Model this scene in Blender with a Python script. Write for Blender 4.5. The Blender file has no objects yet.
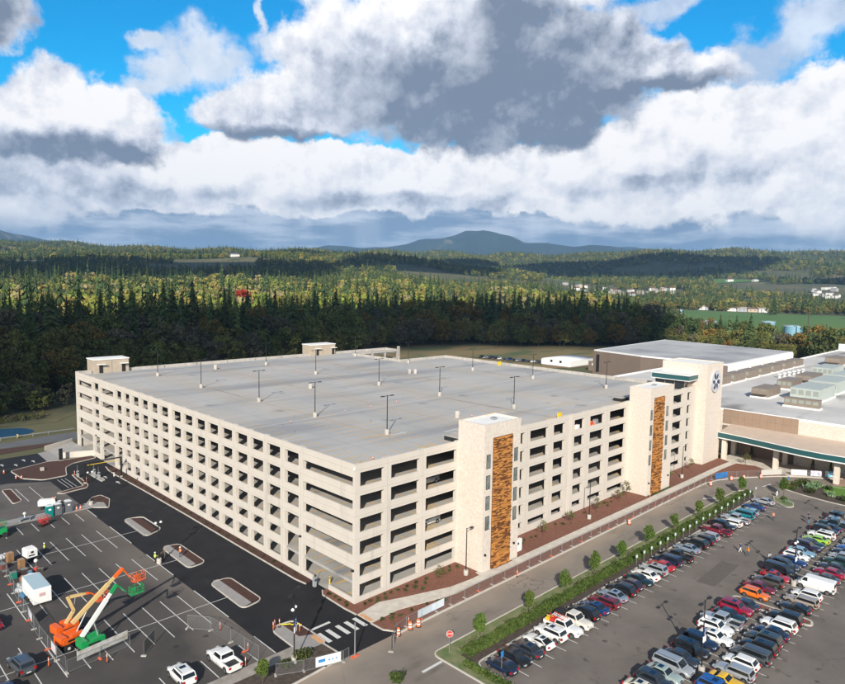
import bpy, math, random
import numpy as np
from mathutils import Vector, Matrix
SC = bpy.context.scene
COL = SC.collection
rnd = random.Random(7)
# ------------------------------------------------------------------ camera
CF, CP, CR, CY = 660.574, .092, .016, .776
CAM = np.array([-56.803, -70.93, 46.166])
_fw = np.array([math.sin(CY)*math.cos(CP), math.cos(CY)*math.cos(CP), -math.sin(CP)])
_r = np.array([math.cos(CY), -math.sin(CY), 0.0]); _u = np.cross(_r, _fw)
_R = math.cos(CR)*_r + math.sin(CR)*_u; _U = -math.sin(CR)*_r + math.cos(CR)*_u
cd = bpy.data.cameras.new('camera'); cam = bpy.data.objects.new('camera', cd); COL.objects.link(cam)
cd.sensor_width = 36; cd.lens = 36*CF/845; cd.clip_start = 1; cd.clip_end = 60000
M = Matrix(((_R[0], _U[0], -_fw[0], CAM[0]), (_R[1], _U[1], -_fw[1], CAM[1]), (_R[2], _U[2], -_fw[2], CAM[2]), (0, 0, 0, 1)))
cam.matrix_world = M
SC.camera = cam
# ------------------------------------------------------------------ naming
LABELS = {}
def tag(o, label=None, cat=None, group=None, kind=None):
    if label is not None:
        o['label'] = label
        LABELS.setdefault(label, []).append((o, group))
    if cat is not None: o['category'] = cat
    if group is not None: o['group'] = group
    if kind is not None: o['kind'] = kind
    return o
def empty(name, loc=(0, 0, 0), rz=0, label=None, cat=None, group=None):
    o = bpy.data.objects.new(name, None); COL.objects.link(o)
    o.location = loc; o.rotation_euler = (0, 0, rz); o.empty_display_size = .2
    if label: tag(o, label, cat, group)
    return o
def children(o): return list(o.children)
def copy_tree(o, parent=None):
    c = o.copy(); COL.objects.link(c)
    if parent: c.parent = parent
    for ch in list(o.children): copy_tree(ch, c)
    return c
def dup(o, loc, rz=0, label=None, cat=None, group=None, scale=None):
    c = copy_tree(o); c.location = loc; c.rotation_euler = (0, 0, rz)
    if scale is not None: c.scale = (scale,)*3 if not isinstance(scale, tuple) else scale
    if label: tag(c, label, cat, group)
    return c
# ------------------------------------------------------------------ materials
MATS = {}
def srgb(r, g, b):
    f = lambda c: (c/255/12.92) if c/255 <= .04045 else ((c/255+.055)/1.055)**2.4
    return (f(r), f(g), f(b))
def add_dust(m, axis, x0, x1, col, amount=.8, scale=.25, stretch=(1, 1, 1)):
    """dust blown over a strip of the ground between x0 (none) and x1 (most)"""
    nt = m.node_tree; N = nt.nodes; L = nt.links; p = N['Principled BSDF']; src = p.inputs['Base Color'].links[0].from_socket
    g = N.new('ShaderNodeNewGeometry'); sp = N.new('ShaderNodeSeparateXYZ'); L.new(g.outputs['Position'], sp.inputs[0])
    mr = N.new('ShaderNodeMapRange'); mr.inputs[1].default_value = x0; mr.inputs[2].default_value = x1; mr.inputs[3].default_value = -.25; mr.inputs[4].default_value = .35; L.new(sp.outputs[axis], mr.inputs[0])
    mp = N.new('ShaderNodeMapping'); mp.inputs['Scale'].default_value = stretch; L.new(g.outputs['Position'], mp.inputs['Vector'])
    nz_ = N.new('ShaderNodeTexNoise'); nz_.inputs['Scale'].default_value = scale; nz_.inputs['Detail'].default_value = 8; L.new(mp.outputs[0], nz_.inputs['Vector'])
    ad = N.new('ShaderNodeMath'); ad.operation = 'ADD'; L.new(mr.outputs[0], ad.inputs[0]); L.new(nz_.outputs['Fac'], ad.inputs[1])
    r2 = N.new('ShaderNodeMapRange'); r2.inputs[1].default_value = .42; r2.inputs[2].default_value = .85; r2.inputs[4].default_value = amount; L.new(ad.outputs[0], r2.inputs[0])
    mx = N.new('ShaderNodeMix'); mx.data_type = 'RGBA'; mx.inputs[7].default_value = (*col, 1); L.new(r2.outputs[0], mx.inputs[0]); L.new(src, mx.inputs[6]); L.new(mx.outputs[2], p.inputs['Base Color'])
def add_spots(m, scale, r0, r1, col, dens=.5, amount=.8):
    """small stains: oil drips, patches"""
    nt = m.node_tree; N = nt.nodes; L = nt.links; p = N['Principled BSDF']; src = p.inputs['Base Color'].links[0].from_socket
    g = N.new('ShaderNodeNewGeometry'); v = N.new('ShaderNodeTexVoronoi'); v.inputs['Scale'].default_value = scale
    nz_ = N.new('ShaderNodeTexNoise'); nz_.inputs['Scale'].default_value = scale*3; sc = N.new('ShaderNodeVectorMath'); sc.operation = 'SCALE'; sc.inputs[3].default_value = .35/scale; L.new(g.outputs['Position'], nz_.inputs['Vector']); L.new(nz_.outputs['Color'], sc.inputs[0])
    ad = N.new('ShaderNodeVectorMath'); L.new(g.outputs['Position'], ad.inputs[0]); L.new(sc.outputs[0], ad.inputs[1]); L.new(ad.outputs[0], v.inputs['Vector'])
    mr = N.new('ShaderNodeMapRange'); mr.inputs[1].default_value = r0; mr.inputs[2].default_value = r1; mr.inputs[3].default_value = amount; mr.inputs[4].default_value = 0; L.new(v.outputs['Distance'], mr.inputs[0])
    sp = N.new('ShaderNodeSeparateXYZ'); L.new(v.outputs['Color'], sp.inputs[0]); th = N.new('ShaderNodeMath'); th.operation = 'LESS_THAN'; th.inputs[1].default_value = dens; L.new(sp.outputs[0], th.inputs[0])
    mu = N.new('ShaderNodeMath'); mu.operation = 'MULTIPLY'; L.new(mr.outputs[0], mu.inputs[0]); L.new(th.outputs[0], mu.inputs[1])
    mx = N.new('ShaderNodeMix'); mx.data_type = 'RGBA'; mx.inputs[7].default_value = (*col, 1); L.new(mu.outputs[0], mx.inputs[0]); L.new(src, mx.inputs[6]); L.new(mx.outputs[2], p.inputs['Base Color'])
def add_cracks(m, scale, width, col, amount=.6):
    nt = m.node_tree; N = nt.nodes; L = nt.links; p = N['Principled BSDF']; src = p.inputs['Base Color'].links[0].from_socket
    g = N.new('ShaderNodeNewGeometry'); nz_ = N.new('ShaderNodeTexNoise'); nz_.inputs['Scale'].default_value = scale*4; nz_.inputs['Detail'].default_value = 5; L.new(g.outputs['Position'], nz_.inputs['Vector'])
    sc = N.new('ShaderNodeVectorMath'); sc.operation = 'SCALE'; sc.inputs[3].default_value = .3/scale; L.new(nz_.outputs['Color'], sc.inputs[0]); ad = N.new('ShaderNodeVectorMath'); L.new(g.outputs['Position'], ad.inputs[0]); L.new(sc.outputs[0], ad.inputs[1])
    v = N.new('ShaderNodeTexVoronoi'); v.feature = 'DISTANCE_TO_EDGE'; v.inputs['Scale'].default_value = scale; L.new(ad.outputs[0], v.inputs['Vector'])
    mr = N.new('ShaderNodeMapRange'); mr.inputs[1].default_value = 0; mr.inputs[2].default_value = width*scale; mr.inputs[3].default_value = amount; mr.inputs[4].default_value = 0; L.new(v.outputs['Distance'], mr.inputs[0])
    n2 = N.new('ShaderNodeTexNoise'); n2.inputs['Scale'].default_value = scale*.8; L.new(g.outputs['Position'], n2.inputs['Vector']); r2 = N.new('ShaderNodeMapRange'); r2.inputs[1].default_value = .5; r2.inputs[2].default_value = .6; L.new(n2.outputs['Fac'], r2.inputs[0])
    mu = N.new('ShaderNodeMath'); mu.operation = 'MULTIPLY'; L.new(mr.outputs[0], mu.inputs[0]); L.new(r2.outputs[0], mu.inputs[1])
    mx = N.new('ShaderNodeMix'); mx.data_type = 'RGBA'; mx.inputs[7].default_value = (*col, 1); L.new(mu.outputs[0], mx.inputs[0]); L.new(src, mx.inputs[6]); L.new(mx.outputs[2], p.inputs['Base Color'])
def mat(name, col, rough=.8, var=.0, vscale=1.0, metal=0, col2=None, spec=.5, detail=6, bump=0, bscale=20, coat=0, lo=.35, hi=.65, alpha=None, randv=0, emit=None, second=None):
    """principled; colour varies by noise in world position between col and col2"""
    if name in MATS: return MATS[name]
    m = bpy.data.materials.new(name); m.use_nodes = True; nt = m.node_tree; N = nt.nodes; L = nt.links
    p = N['Principled BSDF']
    p.inputs['Roughness'].default_value = rough; p.inputs['Metallic'].default_value = metal
    p.inputs['Specular IOR Level'].default_value = spec
    p.inputs['Coat Weight'].default_value = coat; p.inputs['Coat Roughness'].default_value = .05
    out = None
    geo = N.new('ShaderNodeNewGeometry')
    if var or col2 is not None:
        if col2 is None: col2 = tuple(min(1, c*(1+var)) for c in col); col = tuple(c*(1-var) for c in col)
        nz = N.new('ShaderNodeTexNoise'); nz.inputs['Scale'].default_value = vscale; nz.inputs['Detail'].default_value = detail; nz.inputs['Roughness'].default_value = .6
        L.new(geo.outputs['Position'], nz.inputs['Vector'])
        mr = N.new('ShaderNodeMapRange'); mr.inputs[1].default_value = lo; mr.inputs[2].default_value = hi
        L.new(nz.outputs['Fac'], mr.inputs[0])
        mx = N.new('ShaderNodeMix'); mx.data_type = 'RGBA'; mx.inputs[6].default_value = (*col, 1); mx.inputs[7].default_value = (*col2, 1)
        L.new(mr.outputs[0], mx.inputs[0]); out = mx.outputs[2]
        if second:   # (scale, colour, lo, hi) a second layer of stains
            n2 = N.new('ShaderNodeTexNoise'); n2.inputs['Scale'].default_value = second[0]; n2.inputs['Detail'].default_value = 5
            if len(second) > 4:
                mp = N.new('ShaderNodeMapping'); mp.inputs['Scale'].default_value = second[4]; L.new(geo.outputs['Position'], mp.inputs['Vector']); L.new(mp.outputs[0], n2.inputs['Vector'])
            else: L.new(geo.outputs['Position'], n2.inputs['Vector'])
            r2 = N.new('ShaderNodeMapRange'); r2.inputs[1].default_value = second[2]; r2.inputs[2].default_value = second[3]; L.new(n2.outputs['Fac'], r2.inputs[0])
            m2 = N.new('ShaderNodeMix'); m2.data_type = 'RGBA'; m2.inputs[7].default_value = (*second[1], 1)
            L.new(out, m2.inputs[6]); L.new(r2.outputs[0], m2.inputs[0]); out = m2.outputs[2]
    if randv:
        oi = N.new('ShaderNodeObjectInfo'); hs = N.new('ShaderNodeHueSaturation')
        a = N.new('ShaderNodeMapRange'); a.inputs[3].default_value = .5-randv*.035; a.inputs[4].default_value = .5+randv*.05; L.new(oi.outputs['Random'], a.inputs[0]); L.new(a.outputs[0], hs.inputs['Hue'])
        mul = N.new('ShaderNodeMath'); mul.operation = 'MULTIPLY'; mul.inputs[1].default_value = 7.31; L.new(oi.outputs['Random'], mul.inputs[0])
        fr = N.new('ShaderNodeMath'); fr.operation = 'FRACT'; L.new(mul.outputs[0], fr.inputs[0])
        b = N.new('ShaderNodeMapRange'); b.inputs[3].default_value = 1-randv*.45; b.inputs[4].default_value = 1+randv*.45; L.new(fr.outputs[0], b.inputs[0]); L.new(b.outputs[0], hs.inputs['Value'])
        if out: L.new(out, hs.inputs['Color'])
        else: hs.inputs['Color'].default_value = (*col, 1)
        out = hs.outputs[0]
    if out: L.new(out, p.inputs['Base Color'])
    else: p.inputs['Base Color'].default_value = (*col, 1)
    if bump:
        nb = N.new('ShaderNodeTexNoise'); nb.inputs['Scale'].default_value = bscale; nb.inputs['Detail'].default_value = 4; L.new(geo.outputs['Position'], nb.inputs['Vector'])
        bp = N.new('ShaderNodeBump'); bp.inputs['Strength'].default_value = bump; bp.inputs['Distance'].default_value = .05; L.new(nb.outputs['Fac'], bp.inputs['Height']); L.new(bp.outputs[0], p.inputs['Normal'])
    if alpha is not None: p.inputs['Alpha'].default_value = alpha
    if emit: p.inputs['Emission Color'].default_value = (*emit, 1); p.inputs['Emission Strength'].default_value = 1
    MATS[name] = m; return m
# ------------------------------------------------------------------ mesh builder
class MB:
    def __init__(s): s.v = []; s.f = []; s.m = []; s.sm = []
    def add(s, vs, fs, mi=0, smooth=False):
        n = len(s.v); s.v.extend([tuple(v) for v in vs])
        for f in fs: s.f.append(tuple(i+n for i in f)); s.m.append(mi); s.sm.append(smooth)
        return s
    def box(s, x0, x1, y0, y1, z0, z1, mi=0):
        return s.add([(x0,y0,z0),(x1,y0,z0),(x1,y1,z0),(x0,y1,z0),(x0,y0,z1),(x1,y0,z1),(x1,y1,z1),(x0,y1,z1)],
            [(0,3,2,1),(4,5,6,7),(0,1,5,4),(1,2,6,5),(2,3,7,6),(3,0,4,7)], mi)
    def obox(s, c, ax, ay, az, mi=0):
        c = Vector(c); ax = Vector(ax); ay = Vector(ay); az = Vector(az); P = []
        for sz in (-1, 1):
            for sx, sy in ((-1,-1),(1,-1),(1,1),(-1,1)): P.append(c+ax*sx+ay*sy+az*sz)
        return s.add(P, [(0,3,2,1),(4,5,6,7),(0,1,5,4),(1,2,6,5),(2,3,7,6),(3,0,4,7)], mi)
    def prism(s, poly, z0, z1, mi=0, side=None):
        n = len(poly); P = [(x, y, z0) for x, y in poly]+[(x, y, z1) for x, y in poly]
        a = sum(poly[i][0]*poly[(i+1) % n][1]-poly[(i+1) % n][0]*poly[i][1] for i in range(n))
        o = list(range(n)) if a > 0 else list(range(n))[::-1]
        s.add(P, [tuple(n+i for i in o)], mi)
        s.add(P, [tuple(o[::-1])]+[(o[i], o[(i+1) % n], n+o[(i+1) % n], n+o[i]) for i in range(n)], mi if side is None else side)
        return s
    def sheet(s, poly, z, mi=0):
        n = len(poly); a = sum(poly[i][0]*poly[(i+1) % n][1]-poly[(i+1) % n][0]*poly[i][1] for i in range(n))
        P = [(x, y, z) for x, y in poly]
        if a < 0: P = P[::-1]
        return s.add(P, [tuple(range(n))], mi)
    def tube(s, p, q, r, r2=None, n=6, mi=0, caps=True, smooth=True):
        p = Vector(p); q = Vector(q); d = (q-p); r2 = r if r2 is None else r2
        if d.length < 1e-6: return s
        d.normalize(); a = d.orthogonal().normalized(); b = d.cross(a); P = []
        for c, rr in ((p, r), (q, r2)):
            for k in range(n):
                t = 2*math.pi*k/n; P.append(c+a*math.cos(t)*rr+b*math.sin(t)*rr)
        s.add(P, [(k, (k+1) % n, n+(k+1) % n, n+k) for k in range(n)], mi, smooth)
        if caps: s.add(P, [tuple(range(n))[::-1], tuple(range(n, 2*n))], mi)
        return s
    def lathe(s, c, prof, n=12, mi=0, smooth=True):
        P = []; c = Vector(c)
        for r, z in prof:
            for k in range(n):
                t = 2*math.pi*k/n; P.append((c.x+r*math.cos(t), c.y+r*math.sin(t), c.z+z))
        F = []
        for j in range(len(prof)-1):
            for k in range(n): F.append((j*n+k, j*n+(k+1) % n, (j+1)*n+(k+1) % n, (j+1)*n+k))
        s.add(P, F, mi, smooth); m = len(prof)
        s.add(P, [tuple(range(n))[::-1], tuple(range((m-1)*n, m*n))], mi); return s
    def mesh(s, name, mats):
        me = bpy.data.meshes.new(name); me.from_pydata(s.v, [], s.f)
        for m in (mats if isinstance(mats, (list, tuple)) else [mats]): me.materials.append(m)
        me.polygons.foreach_set('material_index', s.m); me.polygons.foreach_set('use_smooth', s.sm); me.update(); return me
    def build(s, name, mats, parent=None, loc=None):
        o = bpy.data.objects.new(name, s.mesh(name, mats)); COL.objects.link(o)
        if parent: o.parent = parent
        if loc: o.location = loc
        return o
def struct(name, mb, mats): o = mb.build(name, mats); o['kind'] = 'structure'; return o
def kerb(mb, pts, w=.16, h=.15, closed=False, mi=0, z0=-.02):
    """a raised kerb ribbon along a polyline"""
    P = [Vector((x, y)) for x, y in pts]; n = len(P); Lf = []; Rt = []
    for i in range(n):
        a = P[i-1] if (i > 0 or closed) else None; b = P[(i+1) % n] if (i < n-1 or closed) else None
        d = Vector((0, 0))
        if a is not None: d += (P[i]-a).normalized()
        if b is not None: d += (b-P[i]).normalized()
        d.normalize(); nn = Vector((-d.y, d.x)); Lf.append(P[i]+nn*w/2); Rt.append(P[i]-nn*w/2)
    V = []
    for l, r in zip(Lf, Rt): V += [(l.x, l.y, z0), (l.x, l.y, h), (r.x, r.y, h), (r.x, r.y, z0)]
    F = []; m = n if closed else n-1
    for i in range(m):
        a = 4*i; b = 4*((i+1) % n)
        F += [(a, a+1, b+1, b), (a+1, a+2, b+2, b+1), (a+2, a+3, b+3, b+2)]
    if not closed: F += [(0, 3, 2, 1), (4*(n-1), 4*(n-1)+1, 4*(n-1)+2, 4*(n-1)+3)]
    mb.add(V, [f[::-1] for f in F], mi)
def rounded(poly, r=.8, k=4):
    out = []; n = len(poly)
    for i in range(n):
        a, b, c = Vector(poly[i-1]), Vector(poly[i]), Vector(poly[(i+1) % n])
        d1 = (a-b); d2 = (c-b); rr = min(r, d1.length*.45, d2.length*.45); p = b+d1.normalized()*rr; q = b+d2.normalized()*rr
        for j in range(k+1):
            t = j/k; out.append(tuple((1-t)**2*p+2*t*(1-t)*b+t*t*q))
    return out
# common materials
m_cream = mat('cream_paint', (.61, .563, .50), .85, spec=.2, var=.03, vscale=.35, second=(.5, (.46, .425, .375), .60, .84, (1, 1, .10)), bump=.05, bscale=6)
m_stone = mat('cream_stone', (.60, .53, .46), .9, spec=.2, col2=(.71, .645, .57), vscale=2.6, detail=9, bump=.2, bscale=8, second=(1.1, (.60, .49, .40), .58, .85, (1, 1, 2.2)))
m_white = mat('white_paint', (.84, .84, .82), .6, var=.03, vscale=2)
m_roofwhite = mat('white_roof', (.82, .82, .81), .85, spec=.2, var=.05, vscale=.3)
m_black = mat('black_metal', (.018, .018, .02), .45)
m_steel = mat('galvanised_steel', (.42, .44, .45), .45, metal=.6)
m_conc = mat('concrete', (.46, .43, .39), .85, var=.12, vscale=.8, second=(.25, (.33, .31, .28), .5, .75), bump=.1)
m_rubber = mat('rubber', (.02, .02, .021), .8)
m_glass = mat('dark_glass', (.02, .027, .032), .08, spec=.7)
m_orange = mat('safety_orange', (.85, .17, .04), .6)
m_red = mat('safety_red', (.6, .04, .03), .6)
m_yellow = mat('safety_yellow', (.75, .52, .02), .6)
m_refl = mat('reflective_white', (.8, .8, .8), .5)
m_dirt = mat('soil', (.055, .04, .032), .95, var=.3, vscale=1.5)
# ================================================================== site surfaces
m_road = mat('asphalt_worn', (.19, .166, .144), .92, spec=.2, col2=(.275, .242, .21), vscale=.11, detail=8, lo=.3, hi=.7, second=(.35, (.115, .10, .088), .58, .76, (.3, 1, 1)), bump=.15, bscale=30)
m_lotR = mat('asphalt_lot', (.148, .131, .118), .92, spec=.2, col2=(.20, .177, .16), vscale=.13, detail=8, second=(.5, (.10, .088, .08), .62, .76), bump=.15, bscale=30)
m_lotL = mat('asphalt_dark', (.058, .054, .053), .9, spec=.25, col2=(.088, .081, .077), vscale=.12, detail=8, second=(.16, (.085, .077, .07), .56, .74, (1, .25, 1)), bump=.15, bscale=30)
add_dust(m_road, 'Y', -15.5, -9.6, (.36, .29, .225), .75, .16, (.5, 1, 1))
add_dust(m_lotL, 'X', -24, -14.6, (.17, .15, .135), .85, .12, (1, .4, 1))
add_spots(m_lotR, .33, .05, .16, (.04, .036, .034), .55, .75); add_cracks(m_lotR, .09, .05, (.05, .045, .042), .7); add_cracks(m_road, .07, .06, (.07, .06, .055), .7); add_spots(m_road, .15, .03, .14, (.09, .08, .07), .4, .6); add_spots(m_lotL, .3, .05, .15, (.02, .02, .02), .45, .7)
m_new = mat('asphalt_new', (.014, .0145, .0175), .8, spec=.3, col2=(.021, .021, .025), vscale=.3, detail=8, second=(.7, (.032, .031, .032), .62, .8, (1, .3, 1)), bump=.12, bscale=30)
m_kerb = mat('kerb_concrete', (.52, .49, .44), .85, var=.1, vscale=1)
m_walk = mat('sidewalk_concrete', (.52, .48, .42), .9, spec=.2, col2=(.64, .60, .54), vscale=.9, detail=7, bump=.1)
m_walkL = mat('sidewalk_grey', (.30, .29, .285), .85, var=.08, vscale=.9)
m_mulch = mat('bark_mulch', (.16, .066, .043), .95, col2=(.23, .10, .066), vscale=2.5, detail=9, bump=.5, bscale=14)
m_mulchD = mat('dark_mulch', (.05, .023, .018), .95, col2=(.082, .036, .026), vscale=2.5, detail=9, bump=.5, bscale=14)
m_bed = mat('planting_soil', (.05, .038, .03), .95, col2=(.10, .075, .06), vscale=2, detail=8, bump=.5, bscale=14)
m_grass = mat('verge_grass', (.10, .155, .05), .9, col2=(.22, .215, .11), vscale=.7, detail=8, bump=.5, bscale=16)
m_lawn = mat('lawn_grass', (.08, .19, .022), .9, col2=(.12, .25, .03), vscale=2, bump=.4)
m_paint = mat('road_paint', (.62, .63, .62), .7, var=.12, vscale=5)
m_tact = mat('tactile_paving', (.62, .34, .17), .8, var=.1, vscale=2)
b = MB(); b.sheet([(-160,-150),(200,-150),(200,-9.75),(-160,-9.75)], 0)
b.sheet([(101.8,-9.75),(124,-9.75),(124,-9.4),(101.8,-9.4)], 0)
struct('road', b, m_road)
b = MB(); b.sheet([(1.5,-21.5),(96,-21.5),(101,-30),(170,-34),(170,-150),(1.5,-150)], .004); struct('parking_lot', b, m_lotR)
b = MB(); b.sheet([(-160,-3.2),(-14.8,-3.2),(-14.8,90.5),(-22,95),(-160,100)], 0); struct('parking_lot', b, m_lotL)
b = MB(); b.sheet([(-160,69.9),(-14.9,69.9),(-14.9,90.4),(-22,94.9),(-160,99.9)], .003); struct('parking_lot', b, mat('asphalt_far', (.10,.092,.088), .9, spec=.25, col2=(.15,.138,.13), vscale=.12, detail=8, second=(.3, (.06,.056,.055), .58, .74, (.3, 1.5, 1))))
b = MB(); b.sheet([(-14.8,-9.75),(-.05,-9.75),(-.05,107.5),(-11,108.5),(-21,107),(-23.6,94.7),(-22,90.6),(-14.8,90.5)], -.004)
b.sheet([(-14,90.8),(-10.5,91.6),(-9.8,82.6),(-14.2,82.7)], .002)
b.sheet([(-21,107.5),(-10.5,108.6),(-10.1,118.6),(-30,118)], .0)
struct('drive', b, m_new)
# patches of repaired asphalt in the right lot
b = MB(); b.sheet([(44,-30.2),(55,-29.9),(55.4,-32.6),(44.3,-33)], .008); struct('asphalt_patch', b, mat('patch', (.12,.104,.093), .92, var=.12, vscale=2))
# joints
# --- painted lines
W = .12
def line(mb, x0, y0, x1, y1, w=W, z=.012, mi=0):
    d = Vector((x1-x0, y1-y0)); d.normalize(); n = Vector((-d.y, d.x))*w/2
    mb.sheet([(x0+n.x, y0+n.y), (x1+n.x, y1+n.y), (x1-n.x, y1-n.y), (x0-n.x, y0-n.y)], z, mi)
b = MB()
for k in range(14):
    x = -17.25-2.53*k
    line(b, x, 59.8, x, 64.9)
    for y0, y1 in ((42.9, 53.2), (26.3, 36.6), (8.9, 19.5)):
        if not (k > 5 and y0 > 40): line(b, x, y0, x, y1)
    if not (k in (1,)): line(b, x, -3.0, x, 1.6)
for yc in (48.1, 31.4, 14.2): line(b, -14.9, yc, -50, yc)
for y0, y1 in ((8.9, 19.4), (26.4, 36.9), (43.3, 53.8), (-3.0, 2.2), (60.6, 66)): line(b, -14.75, y0, -14.75, y1, .14)
for yc in (48.3, 31.4, 14.2): line(b, -14.7, yc, -11.9, yc)
for x in (-19.2, -21.8, -27, -29.6): line(b, x, 78.9, x, 89.6)
for x in (-11.5, -12.3, -13.1): line(b, x, 83, x-.1, 91, .1)
for (x, y) in ((-9, 88), (-4.5, 86), (-3.8, 80), (-22.5, 103), (-19.5, 112), (-17, 110), (-14.5, 113.5), (-13, 111)):     # lane arrows
    b.sheet([(x-.12, y-1.1), (x+.12, y-1.1), (x+.12, y+.2), (x-.12, y+.2)], .012); b.sheet([(x-.45, y+.2), (x+.45, y+.2), (x, y+1.2)], .012)
# crosswalk
for x in (-8.3, -6.9, -5.3, -3.85, -2.4):
    b.sheet([(x-.32, -5.6), (x+.32, -5.6), (x+.32, -2.9), (x-.32, -2.9)], .012)
b.sheet([(-8.7, -1.75), (-5.4, -1.75), (-5.4, -1.3), (-8.7, -1.3)], .012)
b.sheet([(-4.3, -18.5), (-1, -18.5), (-1, -18.1), (-4.3, -18.1)], .012)
b.sheet([(85, -14.3), (89, -17.2), (89.4, -16.8), (85.4, -13.9)], .012)
b.sheet([(104.4, -20), (108, -20.6), (108, -20.3), (104.4, -19.7)], .012)
for k in range(-1, 36):      # right lot stalls
    x = 4.35+2.6*k
    if 0 <= k <= 34: line(b, x, -27.4, x, -22)
    if x > 5: line(b, x, -46.8, x, -36)
struct('road_marking', b, m_paint)
# --- kerbs
b = MB()
med = rounded([(-.8,-16.35),(96.5,-16.9),(98.6,-19),(95,-21.6),(1.6,-21.5),(1.6,-28),(1.6,-60),(-.8,-60)], 1.2)
kerb(b, med, .17, .15, True)
kerb(b, rounded([(92.8,-28.6),(95.4,-25.2),(98.8,-24),(97.2,-28.4),(94.2,-29.4)], .7), .17, .15, True)   # end island
kerb(b, [(-.2,-10),(3,-9.95),(60,-9.9),(86,-9.7),(96,-9.8),(101.5,-10.7),(106,-12.6),(111.5,-16.3),(116.5,-19.8),(121,-24.8),(124.6,-30.3)], .3, .15)
kerb(b, [(-1.4,10.0),(-1.7,12.5),(-1.75,30),(-1.7,50),(-1.9,71),(-2.2,86),(-2.1,91),(-1.5,94.5)], .17, .15)
kerb(b, [(-.8,6.6),(-1.6,5.4),(-1.75,0),(-1.6,-2.5)], .17, .15)
kerb(b, [(-1.6,-5.6),(-1.5,-8),(-.2,-10)], .17, .15)
bedbot = [(-9.3,-5.2),(-9.15,-8.3),(-9.9,-9.6),(-16.6,-10.0),(-60,-10.0)]
kerb(b, bedbot, .22, .15)
isl = {1: [(-11.7,44.5),(-8.2,46.2),(-8.3,54.9),(-11.6,55.6)], 2: [(-12,27),(-8.9,27.4),(-8.9,37.6),(-11.8,37.7)], 3: [(-12.2,9.5),(-8.8,10.1),(-8.8,19.8),(-12,19.9)]}
for k in isl: kerb(b, rounded(isl[k], 1.1), .15, .15, True)
isl4 = [(-12.5,-3.3),(-12.4,1.4),(-11.6,2.5),(-8.9,2.1),(-8.7,-2.8),(-8.8,-5.4),(-12.5,-5.3)]
kerb(b, rounded(isl4, .7)[1:-6], .15, .15)
isl5 = [(-13.6,66.4),(-11.2,64.4),(-9.3,69.5),(-9.8,73.3),(-11.5,73),(-13.6,69.8)]; kerb(b, rounded(isl5, .6), .15, .15, True)
isl6 = [(-24.6,79),(-22.8,80),(-22.6,90),(-24.2,90.2)]; kerb(b, rounded(isl6, .7), .17, .15, True)
isl7 = [(-16.2,80.6),(-15.3,79.5),(-10.2,80.5),(-9.4,82.2),(-9.2,84.2),(-9.0,92.3),(-9.6,92.8),(-10.3,82.3),(-11,82.2)]; kerb(b, rounded(isl7, .4), .15, .15, True)
isl8 = [(-6.5,90.8),(-5.5,90.9),(-5.35,83.6),(-6.3,83.1)]; kerb(b, rounded(isl8, .4), .15, .15, True)
bedL = [(-19.3,105.0),(-18.8,96.8),(-15.7,92.6),(-10.6,92.9),(-9.9,96),(-8.8,100),(-6.4,102.7),(-.4,104.4),(-.4,107.2),(-7.4,107.4),(-10.4,108.3)]
kerb(b, rounded(bedL, .8), .17, .15, True)
islR = rounded([(41.7,-36.4),(43.5,-36.2),(43.7,-46.6),(41.9,-47)], .85); kerb(b, islR, .3, .15, True)
bedR = [(106.2,-23.6),(104.6,-28.2),(103.5,-33.7),(103.2,-44),(140,-60),(140,-36),(116.9,-33.8),(116.2,-30),(115.5,-24.2),(110,-23)]
kerb(b, rounded(bedR, 1), .22, .15, True)
struct('kerb', b, m_kerb)
# --- walks
b = MB()
b.prism([(-1.5,-2.6),(3,-1.9) ,(6.2,-3.1),(10,-4.3),(14,-5.6),(18,-5.95),(31,-5.85),(60,-5.9),(95,-6.0),(110,-5.9),(121,-6.2),(122,-3.4),(130.8,-3.4),(130.8,-34),(124.9,-30.2),(121.2,-24.6),(118.6,-21),(119.6,-16),(122,-12),(120.6,-8),(112,-7.6),(96,-7.9),(60,-7.9),(31,-7.6),(18,-7.5),(13,-7.6),(10,-7),(6,-6.0),(3.5,-5.4),(-1.5,-5.6)], -.02, .115)
b.prism([(20.4,-5.9),(24,-5.95),(24,-5.0),(20.6,-4.9)], -.02, .111)
struct('sidewalk', b, m_walk)
b = MB(); b.prism([(-60,-5.2),(-12.5,-5.2),(-12.5,-3.3),(-60,-3.3)], -.02, .115); struct('sidewalk', b, mat('walk_tan', (.26,.235,.21), .85, col2=(.36,.33,.30), vscale=.9))
b = MB()
for k, c in isl.items(): b.prism([(-12+.1*(k==1),c[0][1]+.5),(-10.45,c[0][1]+.9),(-10.45,c[2][1]+.45),(-11.2,c[2][1]+.5),(-11.85,c[2][1]-.5)], -.02, .12)
b.prism([(-12.4,-5.2),(-12.4,1.2),(-11.5,2.3),(-10.6,2.2),(-10.6,-1.9),(-8.8,-2.8),(-8.8,-5.2)], -.02, .12)
b.prism([(-60,66.6),(-20.5,66.2),(-13.6,66.4),(-11.4,64.8),(-10.9,68),(-12.3,69.8),(-14.3,69.9),(-20.5,69.3),(-60,69.8)], -.02, .12)
b.prism([(-6.3,83.4),(-5.5,83.8),(-5.65,90.7),(-6.4,90.6)], -.02, .135)
b.prism([(-7.8,107.7),(-7.0,119.5),(-10.1,118.7),(-10.5,108.7)], -.02, .03)
struct('sidewalk', b, m_walkL)
# tactile ramps
b = MB(); b.sheet([(-9.6,-5.1),(-8.85,-5.1),(-8.85,-3.0),(-9.6,-3.0)], .125); b.sheet([(-1.5,-5.3),(-.8,-5.3),(-.8,-2.9),(-1.5,-2.9)], .12)
struct('tactile_paving', b, m_tact)
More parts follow.
